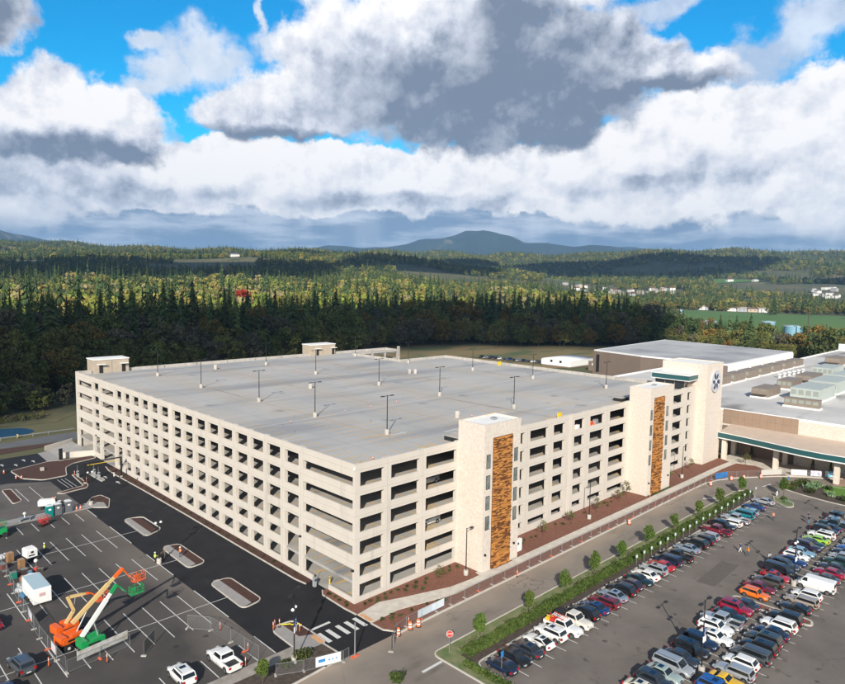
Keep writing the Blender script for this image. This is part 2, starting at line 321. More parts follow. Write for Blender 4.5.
# --- mulch
b = MB()
b.prism([(-1.6,-2.6),(-1.65,5.2),(-.9,6.5),(-.02,6.5),(-.02,-.02),(21.2,-.02),(21.2,-5.5),(20.2,-5.9),(18,-5.9),(14,-5.5),(10,-4.25),(6.2,-3.05),(3,-1.85),(0,-2.3)], -.02, .10)
b.prism([(-1.5,-5.7),(3.4,-5.5),(6,-6.1),(10,-7.1),(13,-7.7),(13,-9.8),(0,-9.85),(-1.4,-8)], -.02, .10)
b.prism([(13,-7.75),(31,-7.7),(96,-8.0),(112,-7.7),(120.4,-8.1),(121.6,-12),(119.3,-16),(118.4,-20.6),(116.4,-19.5),(111.4,-16.1),(106,-12.4),(101.5,-10.5),(96,-9.65),(60,-9.75),(13,-9.8)], -.02, .095)
b.prism([(31,-.02),(77,-.02),(77,-5.8),(31,-5.75)], -.02, .10)
b.prism([(88.4,-.02),(112,-.02),(112,-2.6),(122,-2.8),(122,-3.4),(120.6,-5.9),(88.4,-5.9)], -.02, .10)
b.prism([(24.2,-6.1),(28.6,-6.1),(28.6,-5.75),(24.2,-5.75)], .1, .125)
struct('mulch_bed', b, m_mulch)
b = MB()
b.prism([(-1.65,12.5),(-1.4,10.2),(-.02,10.2),(-.02,92),(-1.4,94),(-2.1,90),(-1.85,71),(-1.65,50)], -.02, .10)
b.prism(rounded(bedL, .8), -.02, .10)
for k, c in isl.items(): b.prism([(-10.42,c[0][1]+.9),(-8.9,c[1][1]+.6),(-8.9,c[2][1]-.5),(-10.42,c[2][1]+.4)], -.02, .11)
b.prism([(-10.55,-1.9),(-8.85,-2.7),(-8.95,1.6),(-10.5,2.1)], -.02, .11)
b.prism([(-11.3,64.9),(-9.4,69.5),(-9.9,73.1),(-11.4,72.8),(-12.2,69.9),(-10.85,68)], -.02, .115)
b.prism(rounded(isl6, .7), -.02, .10); b.prism(rounded(isl7, .4), -.02, .10)
b.prism([(-40,122.5),(-17.5,123.4),(-5.6,125),(-2.1,127.6),(-16.3,129.2),(-40,129.5)], -.02, .06)
struct('mulch_bed', b, m_mulchD)
b = MB(); b.prism(islR, -.02, .11); struct('mulch_bed', b, mat('red_bark', (.17,.085,.06), .95, var=.25, vscale=3))
# --- median soil, grass
b = MB(); b.prism([(1.6,-19),(1.6,-21.4),(94.8,-21.5),(97.9,-19.2),(96,-19)], -.02, .10)
b.prism([(-9.2,-5.3),(-9.1,-8.2),(-9.9,-9.5),(-16.6,-9.9),(-60,-9.9),(-60,-5.3)], -.02, .10)
b.prism(rounded(bedR, 1), -.02, .10)
struct('planting_bed', b, m_bed)
b = MB(); b.prism([(-.7,-16.5),(95.5,-17),(97.5,-19),(1.6,-19),(1.6,-59),(-.7,-59)], -.02, .12)
b.prism(rounded([(92.9,-28.6),(95.4,-25.3),(98.6,-24.1),(97.1,-28.3),(94.2,-29.3)], .7), -.02, .12)
struct('grass_verge', b, m_grass)
b = MB(); b.prism(rounded([(109,-31.5),(115.5,-29),(122,-37),(140,-44),(140,-52),(112,-38)], 1.5), .0, .13); struct('lawn', b, m_lawn)
b = MB(); b.sheet([(117.2,-31),(124.8,-30.3),(131,-34),(134,-60),(118,-46)], .006); struct('paver_walk', b, mat('pavers', (.36,.25,.20), .85, var=.15, vscale=3))
# highway beyond the garage on the left
b = MB(); b.sheet([(-300,133),(-40,131.5),(-15,129.8),(0,128.6),(60,128),(160,128),(160,135.5),(60,137.5),(0,138),(-15,136.2),(-40,139),(-300,142)], .0); struct('highway', b, mat('grey_asphalt', (.12,.125,.135), .9, var=.1, vscale=.3))
b = MB(); b.sheet(rounded([(-90,146),(-60,143),(-14,142.4),(-7,143.4),(-3.2,147),(-5,154),(-20,160),(-90,162)], 3), .0)
o = struct('pond_water', b, mat('pond_water', (.03,.10,.20), .12, spec=.8))
# ================================================================== the garage
G = empty('parking_garage', (0, 0, 0), 0, 'long cream concrete parking garage with rows of square openings and three stair towers', 'parking garage')
def part(mb, name, mats, parent=G, label=None):
    o = mb.build(name, mats, parent)
    if label: o['label'] = label
    return o
TOP = 20.42; DECKS = [19.6, 16.25, 12.9, 9.55, 6.3, 3.2, .06]
T = .62
m_deck = mat('garage_deck', (.36, .35, .33), .85, col2=(.46, .445, .42), vscale=.22, detail=8, second=(.12, (.20, .205, .215), .52, .72, (.5, 1.5, 1)))
m_int = mat('garage_interior', (.36, .345, .32), .85, var=.15, vscale=.4)
m_roofdeck = mat('roof_deck', (.40, .395, .385), .8, col2=(.52, .505, .485), vscale=.05, detail=9, lo=.3, hi=.7, second=(.07, (.32, .325, .335), .50, .66, (.3, 1.7, 1)), bump=.06, bscale=10, spec=.3)
add_cracks(m_roofdeck, .06, .06, (.16, .16, .165), .8); add_spots(m_roofdeck, .12, .04, .2, (.22, .215, .21), .5, .7)
m_yl = mat('stall_yellow', (.72, .42, .07), .8, var=.2, vscale=4)
# --- a wall of a facade in its own plane: openings = [(a, b, [(zbottom, ztop), ...])], put(a0,a1,z0,z1) adds a block
def facade(openings, a_start, a_end, put, top=TOP):
    a = a_start
    for (x0, x1, zs) in openings:
        if x0 > a: put(a, x0, 0, top)
        z = 0
        for z0, z1 in sorted(zs):
            if z0 > z: put(x0, x1, z, z0, .24)
            z = z1
        put(x0, x1, z, top, .24)
        a = x1
    if a_end > a: put(a, a_end, 0, top)
nar = [(17.25-3.35*k, 19.2-3.35*k) for k in range(4)]
wid = [(17.2-3.35*k, 18.5-3.35*k) for k in range(4)]
r5 = (4.5, 5.95); r6 = (1.15, 3.1)
L = []
L.append((.5, 12.85, wid+[(.0, 5.15)]))
L.append((14.0, 18.0, nar+[(1.0, 6.1)]))
for a in (19.25, 24.45, 29.62, 34.88, 40.12, 45.3, 50.55, 55.72, 61.72): L.append((a, a+4.1 if a != 61.72 else 65.85, nar+[r5, r6]))
L += [(67.02, 70.75, nar+[r5, r6]), (72.1, 75.9, nar+[r5, r6]), (77.2, 81.15, nar+[r5, r6]), (82.5, 86.1, nar+[r5, (1.15, 3.1)]), (87.5, 91.4, nar+[(1.2, 5.7)]),
      (92.6, 101.6, wid+[(.05, 5.3)]), (102.7, 106.9, nar+[(1.33, 5.5)]), (107.8, 119.0, wid+[(.05, 5.2)])]
b = MB(); facade(L, 0, 120.2, lambda a0, a1, z0, z1, t=T: b.box(0, t, a0, a1, z0, z1))
b.box(-.06, .0, 60.25, 60.42, .1, 20.5); b.box(-.06, .0, 60.95, 61.12, .1, 20.5)
b.box(.05, .35, 10.3, 12.85, 0, .9); b.box(.05, .35, .5, 6.25, 0, .8)
part(b, 'facade_wall', m_cream)
ra = [(17.1-3.35*k, 19.12-3.35*k) for k in range(4)]+[(3.85, 5.72)]
near = ra+[(.86, 2.72)]; far_ = ra+[(1.35, 2.4)]
Rr = [(.94, 5.45, near), (6.8, 12.65, near), (14.05, 21.0, near), (34.5, 39.3, far_), (40.9, 46.65, far_), (48.4, 52.3, far_), (55.55, 59.25, far_), (61.35, 66.95, far_), (69.15, 76.2, far_),
      (90.5, 95.5, far_), (97.8, 104.85, far_), (107.2, 109.5, far_)]
b = MB(); facade(Rr, T, 112.4, lambda a0, a1, z0, z1, t=T: b.box(a0, a1, 0, t, z0, z1))
b.box(53.75, 53.9, -.06, 0, .1, 20.5); b.box(54.35, 54.5, -.06, 0, .1, 20.5)
part(b, 'facade_wall', m_cream)
# sealant joints between the precast panels
b = MB()
for y in [13.42, 18.62, 23.9, 29.1, 34.3, 39.55, 44.75, 49.95, 55.2, 66.4, 71.45, 76.55, 81.8, 86.8, 92.0, 102.15, 107.35]: b.box(-.004, -.001, y-.025, y+.025, .3, 20.3)
for k in range(5):
    for (a, c_) in ((.0, 12.85), (13.0, 120)): b.box(-.003, -.0005, a, c_, 19.55-.02-3.35*k, 19.55+.02-3.35*k)
for x in (6.1, 13.35, 40.1, 47.5, 60.3, 68.1): b.box(x-.025, x+.025, -.004, -.001, .3, 20.3)
for k in range(5): b.box(.1, 21.2, -.003, -.0005, 19.53-3.35*k, 19.57-3.35*k); b.box(30.6, 77.2, -.003, -.0005, 19.53-3.35*k, 19.57-3.35*k)
part(b, 'panel_joint', mat('sealant', (.40, .365, .32), .9))
# panel joints on the corner pilasters, set proud as thin ribs would be too heavy: shallow grooves are dark fillers
# back walls with openings
b = MB()
bk = [(x, x+7.5, [(17.1-3.35*k, 18.9-3.35*k) for k in range(5)]) for x in range(4, 108, 10)]
facade(bk, T, 110.5, lambda a0, a1, z0, z1, t=T: b.box(a0, a1, 120.2-t, 120.2, z0, z1))
part(b, 'facade_wall', m_conc)
b = MB()
for (s, e) in ((11.2, 87.9), (112.1, 120.2-T)):
    ops = [(y, min(y+7, e-.4), [(17.1-3.35*k, 18.9-3.35*k) for k in range(5)]) for y in np.arange(s+1, e-3, 9.5)]
    facade(ops, s, e, lambda a0, a1, z0, z1, t=T: b.box(110.5-t, 110.5, a0, a1, z0, z1))
# the notch of the ramp: low walls and the openings behind
for (x0, x1, y0, y1) in ((89, 110.5-T, 87.5, 87.9), (89, 110.5-T, 112.1, 112.5), (88.6, 89, 87.5, 112.5)):
    b.box(x0, x1, y0, y1, 19.62, 20.42)
    b.box(x0, x1, y0, y1, 15.3, 17.3); b.box(x0, x1, y0, y1, 11.9, 13.9)
for x in np.arange(91, 110, 6.2): b.box(x, x+.7, 112.1, 112.6, 0, 19.62); b.box(x, x+.7, 87.4, 87.9, 0, 19.62)
b.box(109.7, 110.5, 111.6, 112.4, 0, 21.6)
part(b, 'facade_wall', m_conc)
# --- floors. inner lines are painted 4 mm above
def slab_poly(mb, z0, z1, m=0):
    q = .26; mb.prism([(q, q), (112.2, q), (112.2, 9.5), (110.5-q, 11.2), (110.5-q, 87.5), (88.6, 87.5), (88.6, 112.5), (110.5-q, 112.5), (110.5-q, 120.2-q), (q, 120.2-q)], z0, z1, m)
b = MB(); slab_poly(b, 19.2, 19.6)
part(b, 'roof_deck', m_roofdeck)
for z in DECKS[1:6]:
    b = MB()
    b.prism([(.26, .26), (112, .26), (112, 87.5), (88.6, 87.5), (88.6, 119.5), (.26, 119.5)], z-.4, z)
    part(b, 'floor_slab', m_deck)
b = MB(); b.box(T-.6, 112, .05, 119.5, -.02, .055); part(b, 'floor_slab', m_deck)
# beams under slabs (they read as dark ribs through the openings)
b = MB()
for z in DECKS[:6]:
    for y in np.arange(13.4, 118, 5.27): b.box(T, 17.0, y-.2, y+.2, z-1.0, z-.4)
    for x in (6.1, 13.35, 40.1, 47.5, 54, 60.3, 68): b.box(x-.2, x+.2, T, 17, z-1.0, z-.4)
part(b, 'ceiling_beam', m_int); 
# interior columns
for x in (17.3, 34.5, 51.6, 68.8, 86):
    for y in (17.3, 34.5, 51.6, 68.8, 86, 103):
        b = MB(); b.box(x-.35, x+.35, y-.35, y+.35, .06, 19.2); part(b, 'column', m_int)
# shear walls & ramps deeper in
b = MB()
for y in (30, 60, 90): b.box(20, 66, y-.2, y+.2, .06, 19.2)
b.box(70, 70.4, 20, 100, .06, 19.2)
part(b, 'inner_wall', m_int)
# stall lines on every floor and the roof
b = MB()
for z in DECKS[:6]:
    zz = z+.006
    for y in np.arange(3.0, 118, 2.63):
        line(b, .45, y, 5.8, y, .15, zz)
    for x in np.arange(3.4, 108, 2.63):
        line(b, x, .45, x, 5.6, .15, zz)
for x in (16.9, 34.2, 51.5, 68.8, 90.5):
    for y in np.arange(9, 114, 2.63):
        if not (x > 80 and 86 < y < 114): line(b, x-5, y, x+5, y, .15, 19.606)
    line(b, x, 9, x, 86 if x > 80 else 112, .1, 19.606)
for (x, y) in ((13, 14.2), (45, 14.5), (62, 10), (80, 12)):     # arrows: yellow boxes
    line(b, x, y, x+6, y-1.3, .25, 19.612); 
for x0 in (19.2, 53.2, 81):       # hatched zones by the towers and inside
    for z in DECKS[:6]:
        for k in range(4): line(b, x0-4+k*.9, T+.6, x0-3.2+k*.9, T+3.2, .25, z+.012)
line(b, 2.0, 7, 9, 7, .3, .066); line(b, 6, 7, 9.5, 11, .3, .066); line(b, 2, 12.5, 12, 10, .3, .066); line(b, 1, 3, 10, 4.4, .25, .066); line(b, 9.4, 11, 7, 12.8, .3, .066)
part(b, 'stall_lines', m_yl)
for (x, y, a) in ((19.5, 12.6, 0), (48, 12.9, 0), (66, 11.3, 0), (28.5, 8.4, 0), (60, 8.8, 0), (74, 7, 0), (88, 6.4, 0), (29, 103, 1)): b = MB(); b.sheet([(x-1.6, y-.3), (x+1, y-.3), (x+1, y-.7), (x+2.1, y), (x+1, y+.7), (x+1, y+.3), (x-1.6, y+.3)], 19.612); part(b, 'lane_arrow', mat('pale_paint', (.55, .55, .54), .7))
b = MB()
for (x0, y0, x1, y1) in ((T, 32.6, 52, 33.6), (51.2, 60, 51.8, 119), (52, 39.2, 109, 39.3), (1, 89, 51, 90)): line(b, x0, y0, x1, y1, .28, 19.609)
part(b, 'lane_line', mat('pale_paint', (.55, .55, .54), .7))
for (x0, y0, x1, y1) in ((52.6, 4, 51.6, 32), (92.6, 41, 92.4, 62), (17.2, 63, 17.2, 77)): b = MB(); line(b, x0, y0, x1, y1, .16, 19.613); part(b, 'expansion_joint', mat('joint_blue', (.08, .12, .20), .6))
# --- parapet rim: metal cap and far parapets higher (they stand above the deck)
b = MB()
b.box(.05, 4, 120.25-.4, 120.25, 20.42, 20.5); b.box(T, 88, 119.9, 119.95, 19.601, 20.4)
part(b, 'parapet_cap', m_conc)
# --- stair towers on the front
m_wood1 = mat('cedar_panel', (.43, .18, .042), .6, col2=(.62, .29, .075), vscale=2.2, detail=7)
m_wood2 = mat('cedar_panel_dark', (.11, .04, .013), .6, col2=(.20, .08, .025), vscale=2.2)
def stair_tower(x0, x1, yf, yb, top, px0, px1, ptop, pbot, wl, wr, wz, seed):
    r = random.Random(seed)
    b = MB(); b.box(x0, x1, yf, yb, 0, top); b.box(x0, x1, yf, yf+.25, top, top+.35); b.box(x0, x1, yb-.25, yb, top, top+.35); b.box(x0, x0+.25, yf+.25, yb-.25, top, top+.35); b.box(x1-.25, x1, yf+.25, yb-.25, top, top+.35)
    t = part(b, 'stair_tower', m_stone)
    b = MB(); b.box(x0+.25, x1-.25, yf+.25, yb-.25, top+.004, top+.06); b.build('tower_roof', m_roofwhite, t)
    b = MB(); b.box((x0+x1)/2+.6, (x0+x1)/2+1.5, (yf+yb)/2-.3, (yf+yb)/2+.5, top+.06, top+.45); b.build('roof_hatch', m_steel, t)
    # wood panel: staggered boards of uneven depth
    b = MB(); b.box(px0-.12, px1+.12, yf-.06, yf-.002, pbot-.1, ptop+.12, 1)
    z = pbot
    while z < ptop-.05:
        h = r.uniform(.09, .18); h = min(h, ptop-z); x = px0-r.uniform(0, .9)
        while x < px1:
            w = r.uniform(.35, 1.3); d = r.choice((.03, .07, .12, .2))+r.uniform(0, .03); m = 1 if r.random() < .42 else 0
            a0, a1 = max(px0, x), min(px1, x+w)
            if a1-a0 > .05: b.box(a0, a1, yf-.06-d, yf-.06, z+.006, z+h-.006, m)
            x += w
        z += h
    b.build('wood_panel', [m_wood1, m_wood2], t)
    for zc in wz:
        for (a0, a1) in (wl, wr):
            f = MB(); f.box(a0-.07, a1+.07, yf-.05, yf-.001, zc-.07, zc+2.17); w = f.build('window', m_black, t)
            f = MB(); f.box(a0, a1, yf-.075, yf-.05, zc, zc+2.1); f.box(a0, a1, yf-.085, yf-.075, zc+.7, zc+.76); f.build('pane', mat('tower_glass', (.10, .13, .125), .1, spec=.8, col2=(.24, .26, .24), vscale=.7), w)
    for xx in (x0+.6, x1-1.2):
        f = MB(); f.box(xx-.15, xx+.15, yf-.28, yf-.001, 2.7, 3.0); f.build('wall_lamp', m_black, t)
    f = MB(); f.box(x1-.02, x1+.9, yf+.9, yf+1.0, 0, 3.0); f.box(x1-.02, x1+1.2, yf+.85, yf+1.7, 3.0, 3.12); f.build('door', mat('grey_door', (.45, .44, .42), .6), t)
    return t
wz = [16.9, 13.55, 10.2, 6.9]
stair_tower(21.3, 30.5, -5.6, -.001, 23.55, 23.5, 28.2, 21.5, .12, (21.9, 22.75), (28.95, 29.75), wz, 3)
stair_tower(77.3, 88.3, -5.0, -.001, 23.45, 79.1, 83.7, 21.5, .12, (77.6, 78.35), (85.0, 85.9), wz, 5)
# third tower with the round emblem
b = MB(); X0, X1, Y0, Y1, TT = 112.4, 122.3, -2.6, 9.4, 26.1
b.box(X0, X1, Y0, Y1, 0, TT-.35)
for a in ((X0, X1, Y0, Y0+.3), (X0, X1, Y1-.3, Y1), (X0, X0+.3, Y0+.3, Y1-.3), (X1-.3, X1, Y0+.3, Y1-.3)): b.box(*a, TT-.35, TT)
t3 = part(b, 'stair_tower', m_stone)
b = MB(); b.box(X0+.3, X1-.3, Y0+.3, Y1-.3, TT-.349, TT-.2); b.build('tower_roof', m_roofwhite, t3)
# emblem: a disc of pale metal with dark leaf shapes radiating from off-centre
ec = Vector((117.3, Y0-.35, 21.4)); ER = 2.9
b = MB(); n = 40
for k in range(n):
    pass
def disc(mb, cx, cz, r, y0, y1, mi=0, n=40):
    P = [(cx+r*math.cos(2*math.pi*k/n), y0, cz+r*math.sin(2*math.pi*k/n)) for k in range(n)]+[(cx+r*math.cos(2*math.pi*k/n), y1, cz+r*math.sin(2*math.pi*k/n)) for k in range(n)]
    mb.add(P, [tuple(range(n)), tuple(range(n, 2*n))[::-1]]+[(k, n+k, n+(k+1) % n, (k+1) % n) for k in range(n)], mi)
disc(b, ec.x, ec.z, ER, Y0-.42, Y0-.002)
em = b.build('emblem', mat('emblem_silver', (.62, .63, .67), .35, metal=.3), t3)
b = MB()
def leaf(mb, cx, cz, ang, r0, r1, w, y, mi):
    P = []; N_ = 8
    for s in (1, -1):
        for k in range(N_+1):
            t = k/N_ if s > 0 else 1-k/N_
            rr = r0+(r1-r0)*t; off = s*w*math.sin(math.pi*t)**.8+.25*math.sin(math.pi*t)
            P.append((cx+rr*math.cos(ang)-off*math.sin(ang), y, cz+rr*math.sin(ang)+off*math.cos(ang)))
    mb.add(P, [tuple(range(len(P)))], mi)
yy = Y0-.43
for i, a in enumerate((110, 175, 235, 290, 345, 55)):
    leaf(b, ec.x-.15, ec.z, math.radians(a), .45, 2.45-.2*(i % 2), .62 if i % 2 == 0 else .5, yy, 0)
    leaf(b, ec.x-.15, ec.z, math.radians(a+28), 1.0, 2.5, .13, yy-.004, 1)
b.build('emblem_leaves', [mat('emblem_navy', (.018, .028, .085), .4), mat('emblem_white', (.8, .8, .82), .4)], em)
for (dx, dz, rr, mm) in ((-.15, 0, .38, mat('emblem_white', (.8, .8, .82))), (1.6, 1.0, .22, mat('emblem_gold', (.5, .38, .1), .5)), (-1.9, -1.5, .22, mat('emblem_gold', (.5, .38, .1), .5))):
    b = MB(); disc(b, ec.x+dx, ec.z+dz, rr, Y0-.455, Y0-.436); b.build('emblem_dot', mm, em)
# glass lobby with teal canopy at roof level beside the emblem tower
m_teal = mat('teal_fascia', (.022, .095, .105), .35, spec=.6)
b = MB(); b.box(106.9, 112.38, -.25, 9.6, 22.1, 23.3); cp = part(b, 'canopy', m_teal); b = MB(); b.box(106.7, 112.38, -.4, 9.8, 23.3, 23.45); b.box(106.7, 112.38, -.4, 9.8, 21.95, 22.1); b.build('canopy_trim', m_white, cp)
b = MB(); b.box(107.8, 112.38, 1.2, 9.0, 19.605, 21.95); lb = part(b, 'lobby', m_glass)
b = MB()
for y in (1.2, 3.8, 6.4, 9): b.box(107.72, 107.8, y-.05, y+.05, 19.605, 21.95)
b.box(109.5, 112.38, 1.1, 1.2, 19.605, 21.95); b.build('mullion', mat('tan_metal', (.34, .27, .22), .6), lb)
# grey screens and yellow bollards seen in the bays by the lobby
for z in DECKS[:6]:
    b = MB(); b.box(96.2, 105, 2.6, 2.75, z, z+.7)
    part(b, 'guard_wall', mat('pale_guard', (.5, .53, .55), .6))
    for x in (99.6, 101.4):
        b = MB(); b.box(x-.35, x+.35, 1.4, 1.55, z, z+1.55); part(b, 'sign_panel', m_yellow)
# deck joints and tyre-dark lanes of the roof
b = MB()
for x in np.arange(8.6, 110, 8.6): line(b, x, .5, x, 119 if x < 88 else 87, .05, 19.604)
for y in np.arange(10.5, 119, 10.5): line(b, .5, y, 88 if y > 87 else 110, y, .05, 19.6045)
part(b, 'deck_joint', mat('joint_grey', (.2, .2, .2), .9))
# stair houses on the roof
def stair_house(x0, x1, y0, y1, h, doors):
    b = MB(); b.box(x0, x1, y0, y1, 19.603, 19.6+h); t = part(b, 'stair_house', mat('tan_stucco', (.44, .37, .285), .85, var=.06, vscale=1))
    b = MB(); b.box(x0-.15, x1+.15, y0-.15, y1+.15, 19.6+h, 19.6+h+.25); b.build('stair_house_roof', m_roofwhite, t)
    for dx in doors:
        b = MB(); b.box(dx-.5, dx+.5, y0-.05, y0-.002, 19.61, 21.75); b.build('door', m_black, t)
        b = MB(); b.box(dx-1.1, dx+1.1, y0-1.0, y0-.002, 21.95, 22.1); b.build('awning', m_white, t)
    b = MB(); b.tube(((x0+x1)/2, y0-.06, 19.65), ((x0+x1)/2, y0-.06, 19.6+h-.3), .05); b.build('downpipe', m_steel, t)
stair_house(4.4, 13.6, 119.5-.6, 124.5, 3.6, (6.2, 12.2)); stair_house(75.6, 85.8, 119.4-.4, 124.5, 3.6, (78.2, 84.9))
# left end ramp and entry walls
b = MB(); b.prism([(-7.0, 109.6), (-.02, 106.9), (-.02, 107.25), (-7.0, 109.95)], -.02, 1.45); part(b, 'ramp_wall', m_cream)
b = MB(); b.prism([(-8, 120.1), (-.02, 124.6), (-.02, 125), (-8, 120.5)], -.02, 1.25)
part(b, 'ramp_wall', m_cream)
b = MB(); b.add([(-7.8, 109.95, .01), (0, 107.3, .45), (0, 124.5, .45), (-7.8, 120.1, .01), (-7.8, 109.95, -.02), (0, 107.3, -.02), (0, 124.5, -.02), (-7.8, 120.1, -.02)], [(0, 1, 2, 3), (0, 4, 5, 1), (3, 2, 6, 7)])
part(b, 'entry_ramp', mat('ramp_concrete', (.36, .35, .335), .8, var=.1, vscale=.6))
# wall lamps over the left openings
for (y, z) in ((13.4, 6.2), (.25, 5.0), (105.0, 5.75), (92.1, 6.1)):
    b = MB(); b.box(-.3, -.001, y-.2, y+.2, z-.12, z+.12); part(b, 'wall_lamp', m_black)
b = MB(); b.box(-.2, -.002, -.05, .18, 19.6, 20.0); part(b, 'security_camera', m_white)
# yellow roof crates and hatch
# ------------------------------------------------------------------ light poles
def light_pole(h, heads, base_h=.75, board=False, base_r=.38, pr=.09, arm=.9, side=True):
    r = empty('light_pole')
    b = MB(); b.tube((0, 0, base_h), (0, 0, h), pr, pr*.75, 8); b.build('pole', m_black, r)
    b = MB(); b.lathe((0, 0, 0), [(base_r, 0), (base_r, base_h), (base_r*.9, base_h+.05)], 14); b.build('concrete_base', m_conc, r)
    b = MB(); b.tube((-arm if heads == 2 else 0, 0, h-.12), (arm, 0, h-.12), .04); b.build('arm', m_black, r)
    for s in ((1, -1) if heads == 2 else (1,)):
        b = MB(); b.box(min(s*arm, s*(arm+.65)), max(s*arm, s*(arm+.65)), -.2, .2, h-.2, h-.08); b.build('lamp_head', m_black, r)
    if side:
        for s in (1, -1):
            b = MB(); b.lathe((s*.42, 0, h-2.35), [(.05, 0), (.2, .05), (.22, .2), (.1, .32), (.03, .36)], 10); b.build('floodlight', m_refl, r)
    if board:
        b = MB(); b.box(-.38, .38, -.2, -.12, h*.52, h*.52+.95); bd = b.build('row_sign', mat('sign_blue', (.012, .035, .12), .5), r)
        b = MB(); b.box(-.38, .38, -.205, -.12, h*.52-.75, h*.52); b.build('sign_panel', m_white, bd)
        b = MB()   # the figure 2
        for (x0, x1, z0, z1) in ((-.15, .15, .78, .86), (.08, .15, .5, .78), (-.15, .15, .44, .52), (-.15, -.08, .16, .44), (-.15, .15, .1, .18)):
            b.box(x0, x1, -.212, -.2, h*.52+z0, h*.52+z1)
        b.build('numeral', m_white, bd)
    return r
proto = light_pole(6.9, 2, .9, side=False, arm=.75, base_r=.42)
RP = [(15.7, 104.3, 'far left end'), (15.8, 79.2, ''), (16.9, 54.3, ''), (16.9, 33.6, ''), (17.8, 13.5, ''), (50.6, 107.3, ''), (50.7, 81.2, ''), (51.8, 55.3, ''), (52.6, 34.6, ''), (53.7, 13.8, ''), (87.2, 109.3, ''), (89.1, 84.2, ''), (92.1, 59.1, ''), (92.8, 37.5, ''), (93.9, 15.4, '')]
rowname = ['row above the left facade', 'middle row', 'row near the back edge']
ordn = ['first', 'second', 'third', 'fourth', 'fifth', 'sixth']
cnt = {}
for i, (x, y, _) in enumerate(sorted(RP, key=lambda p: p[1])):
    ri = 0 if x < 30 else 1 if x < 70 else 2; k = cnt.get(ri, 0); cnt[ri] = k+1
    lb = f'black roof light pole, {ordn[k]} from the front in the {rowname[ri]}'
    if i == 0: proto.location = (x, y, 19.605); tag(proto, lb, 'light pole', 'light poles on the garage roof')
    else: dup(proto, (x, y, 19.605), 0, lb, 'light pole', 'light poles on the garage roof')
# lot poles
P9 = light_pole(9.1, 2, .8, board=True)
P9.location = (20.1, -41.1, 0); tag(P9, 'black light pole with number board among the cars at the near end of the lot', 'light pole', 'tall light poles')
dup(P9, (53.9, -41.2, 0), 0, 'black light pole with number board beside the white cargo van', 'light pole', 'tall light poles')
dup(P9, (87.5, -41.3, 0), 0, 'farthest black light pole of the customer lot at the right edge', 'light pole', 'tall light poles')
dup(P9, (-14.3, -6.4, 0), .6, 'black light pole with number board beside the crosswalk planting bed', 'light pole', 'tall light poles')
P9b = light_pole(9.0, 2, .8); P9b.location = (-14.6, 32.1, 0); tag(P9b, 'black light pole beside the second long island with workers at its foot', 'light pole', 'tall light poles')
dup(P9b, (-13.3, 68.3, 0), 0, 'black light pole by the walkway near the portable toilets', 'light pole', 'tall light poles')
P7 = light_pole(7.6, 1, .75, side=False, arm=.8); P7.location = (18.9, -4.4, .1); P7.rotation_euler = (0, 0, 0); tag(P7, 'slim lamp post in mulch in front of the nearest stair tower', 'lamp post', 'lamp posts along the facade')
dup(P7, (55.5, -4.1, .1), 0, 'slim lamp post in mulch halfway between the two wood panel towers', 'lamp post', 'lamp posts along the facade')
dup(P7, (96.7, -4.2, .1), 0, 'slim lamp post in mulch left of the emblem tower', 'lamp post', 'lamp posts along the facade')
# ================================================================== casino building and hall
m_tanwall = mat('tan_panel', (.30, .215, .155), .8, var=.05, vscale=.3)
m_brown = mat('brown_panel', (.205, .155, .125), .8, var=.05, vscale=.2)
m_lowroof = mat('membrane_roof', (.52, .51, .50), .85, spec=.25, col2=(.66, .65, .63), vscale=.05, detail=8, second=(.05, (.25, .24, .235), .52, .66, (.5, 1.6, 1)))
CB = empty('casino_building', (131, -20, 0), 0, 'low cream building with teal curved canopy right of the emblem tower', 'building')
def cpart(mb, name, mats, parent=None, label=None):
    o = mb.build(name, mats, parent or CB)
    o.location = (-131, 20, 0) if parent is None else (0, 0, 0)
    return o
b = MB(); b.box(130.6, 360, -140, 27, 0, 11.7); b.box(122.31, 215, 9.6, 54, 0, 11.4); w = cpart(b, 'wall', m_stone)
b = MB(); b.box(130.9, 359.7, -139.7, 26.7, 11.705, 11.75); b.box(122.5, 214.8, 27.3, 53.8, 11.405, 11.45); cpart(b, 'roof', m_lowroof)
b = MB(); b.box(130.6, 131, -140, 27, 11.7, 12.3); b.box(131, 360, 26.6, 27, 11.7, 12.3); b.box(360, 360.4, -140, 27, 0, 15.5); b.box(122.5, 214.8, 53.4, 53.8, 11.45, 12.0); cpart(b, 'parapet', m_roofwhite)
b = MB(); b.box(130.45, 130.595, -19.2, -.3, 8.2, 12.1)
cpart(b, 'wall_cladding', m_tanwall)
b = MB()
for y in np.arange(-17.5, -.5, 1.9): b.box(130.43, 130.45, y, y+.03, 8.2, 12.1)
b.box(130.43, 130.45, -19.2, -.3, 10.15, 10.2); cpart(b, 'cladding_joint', m_brown)
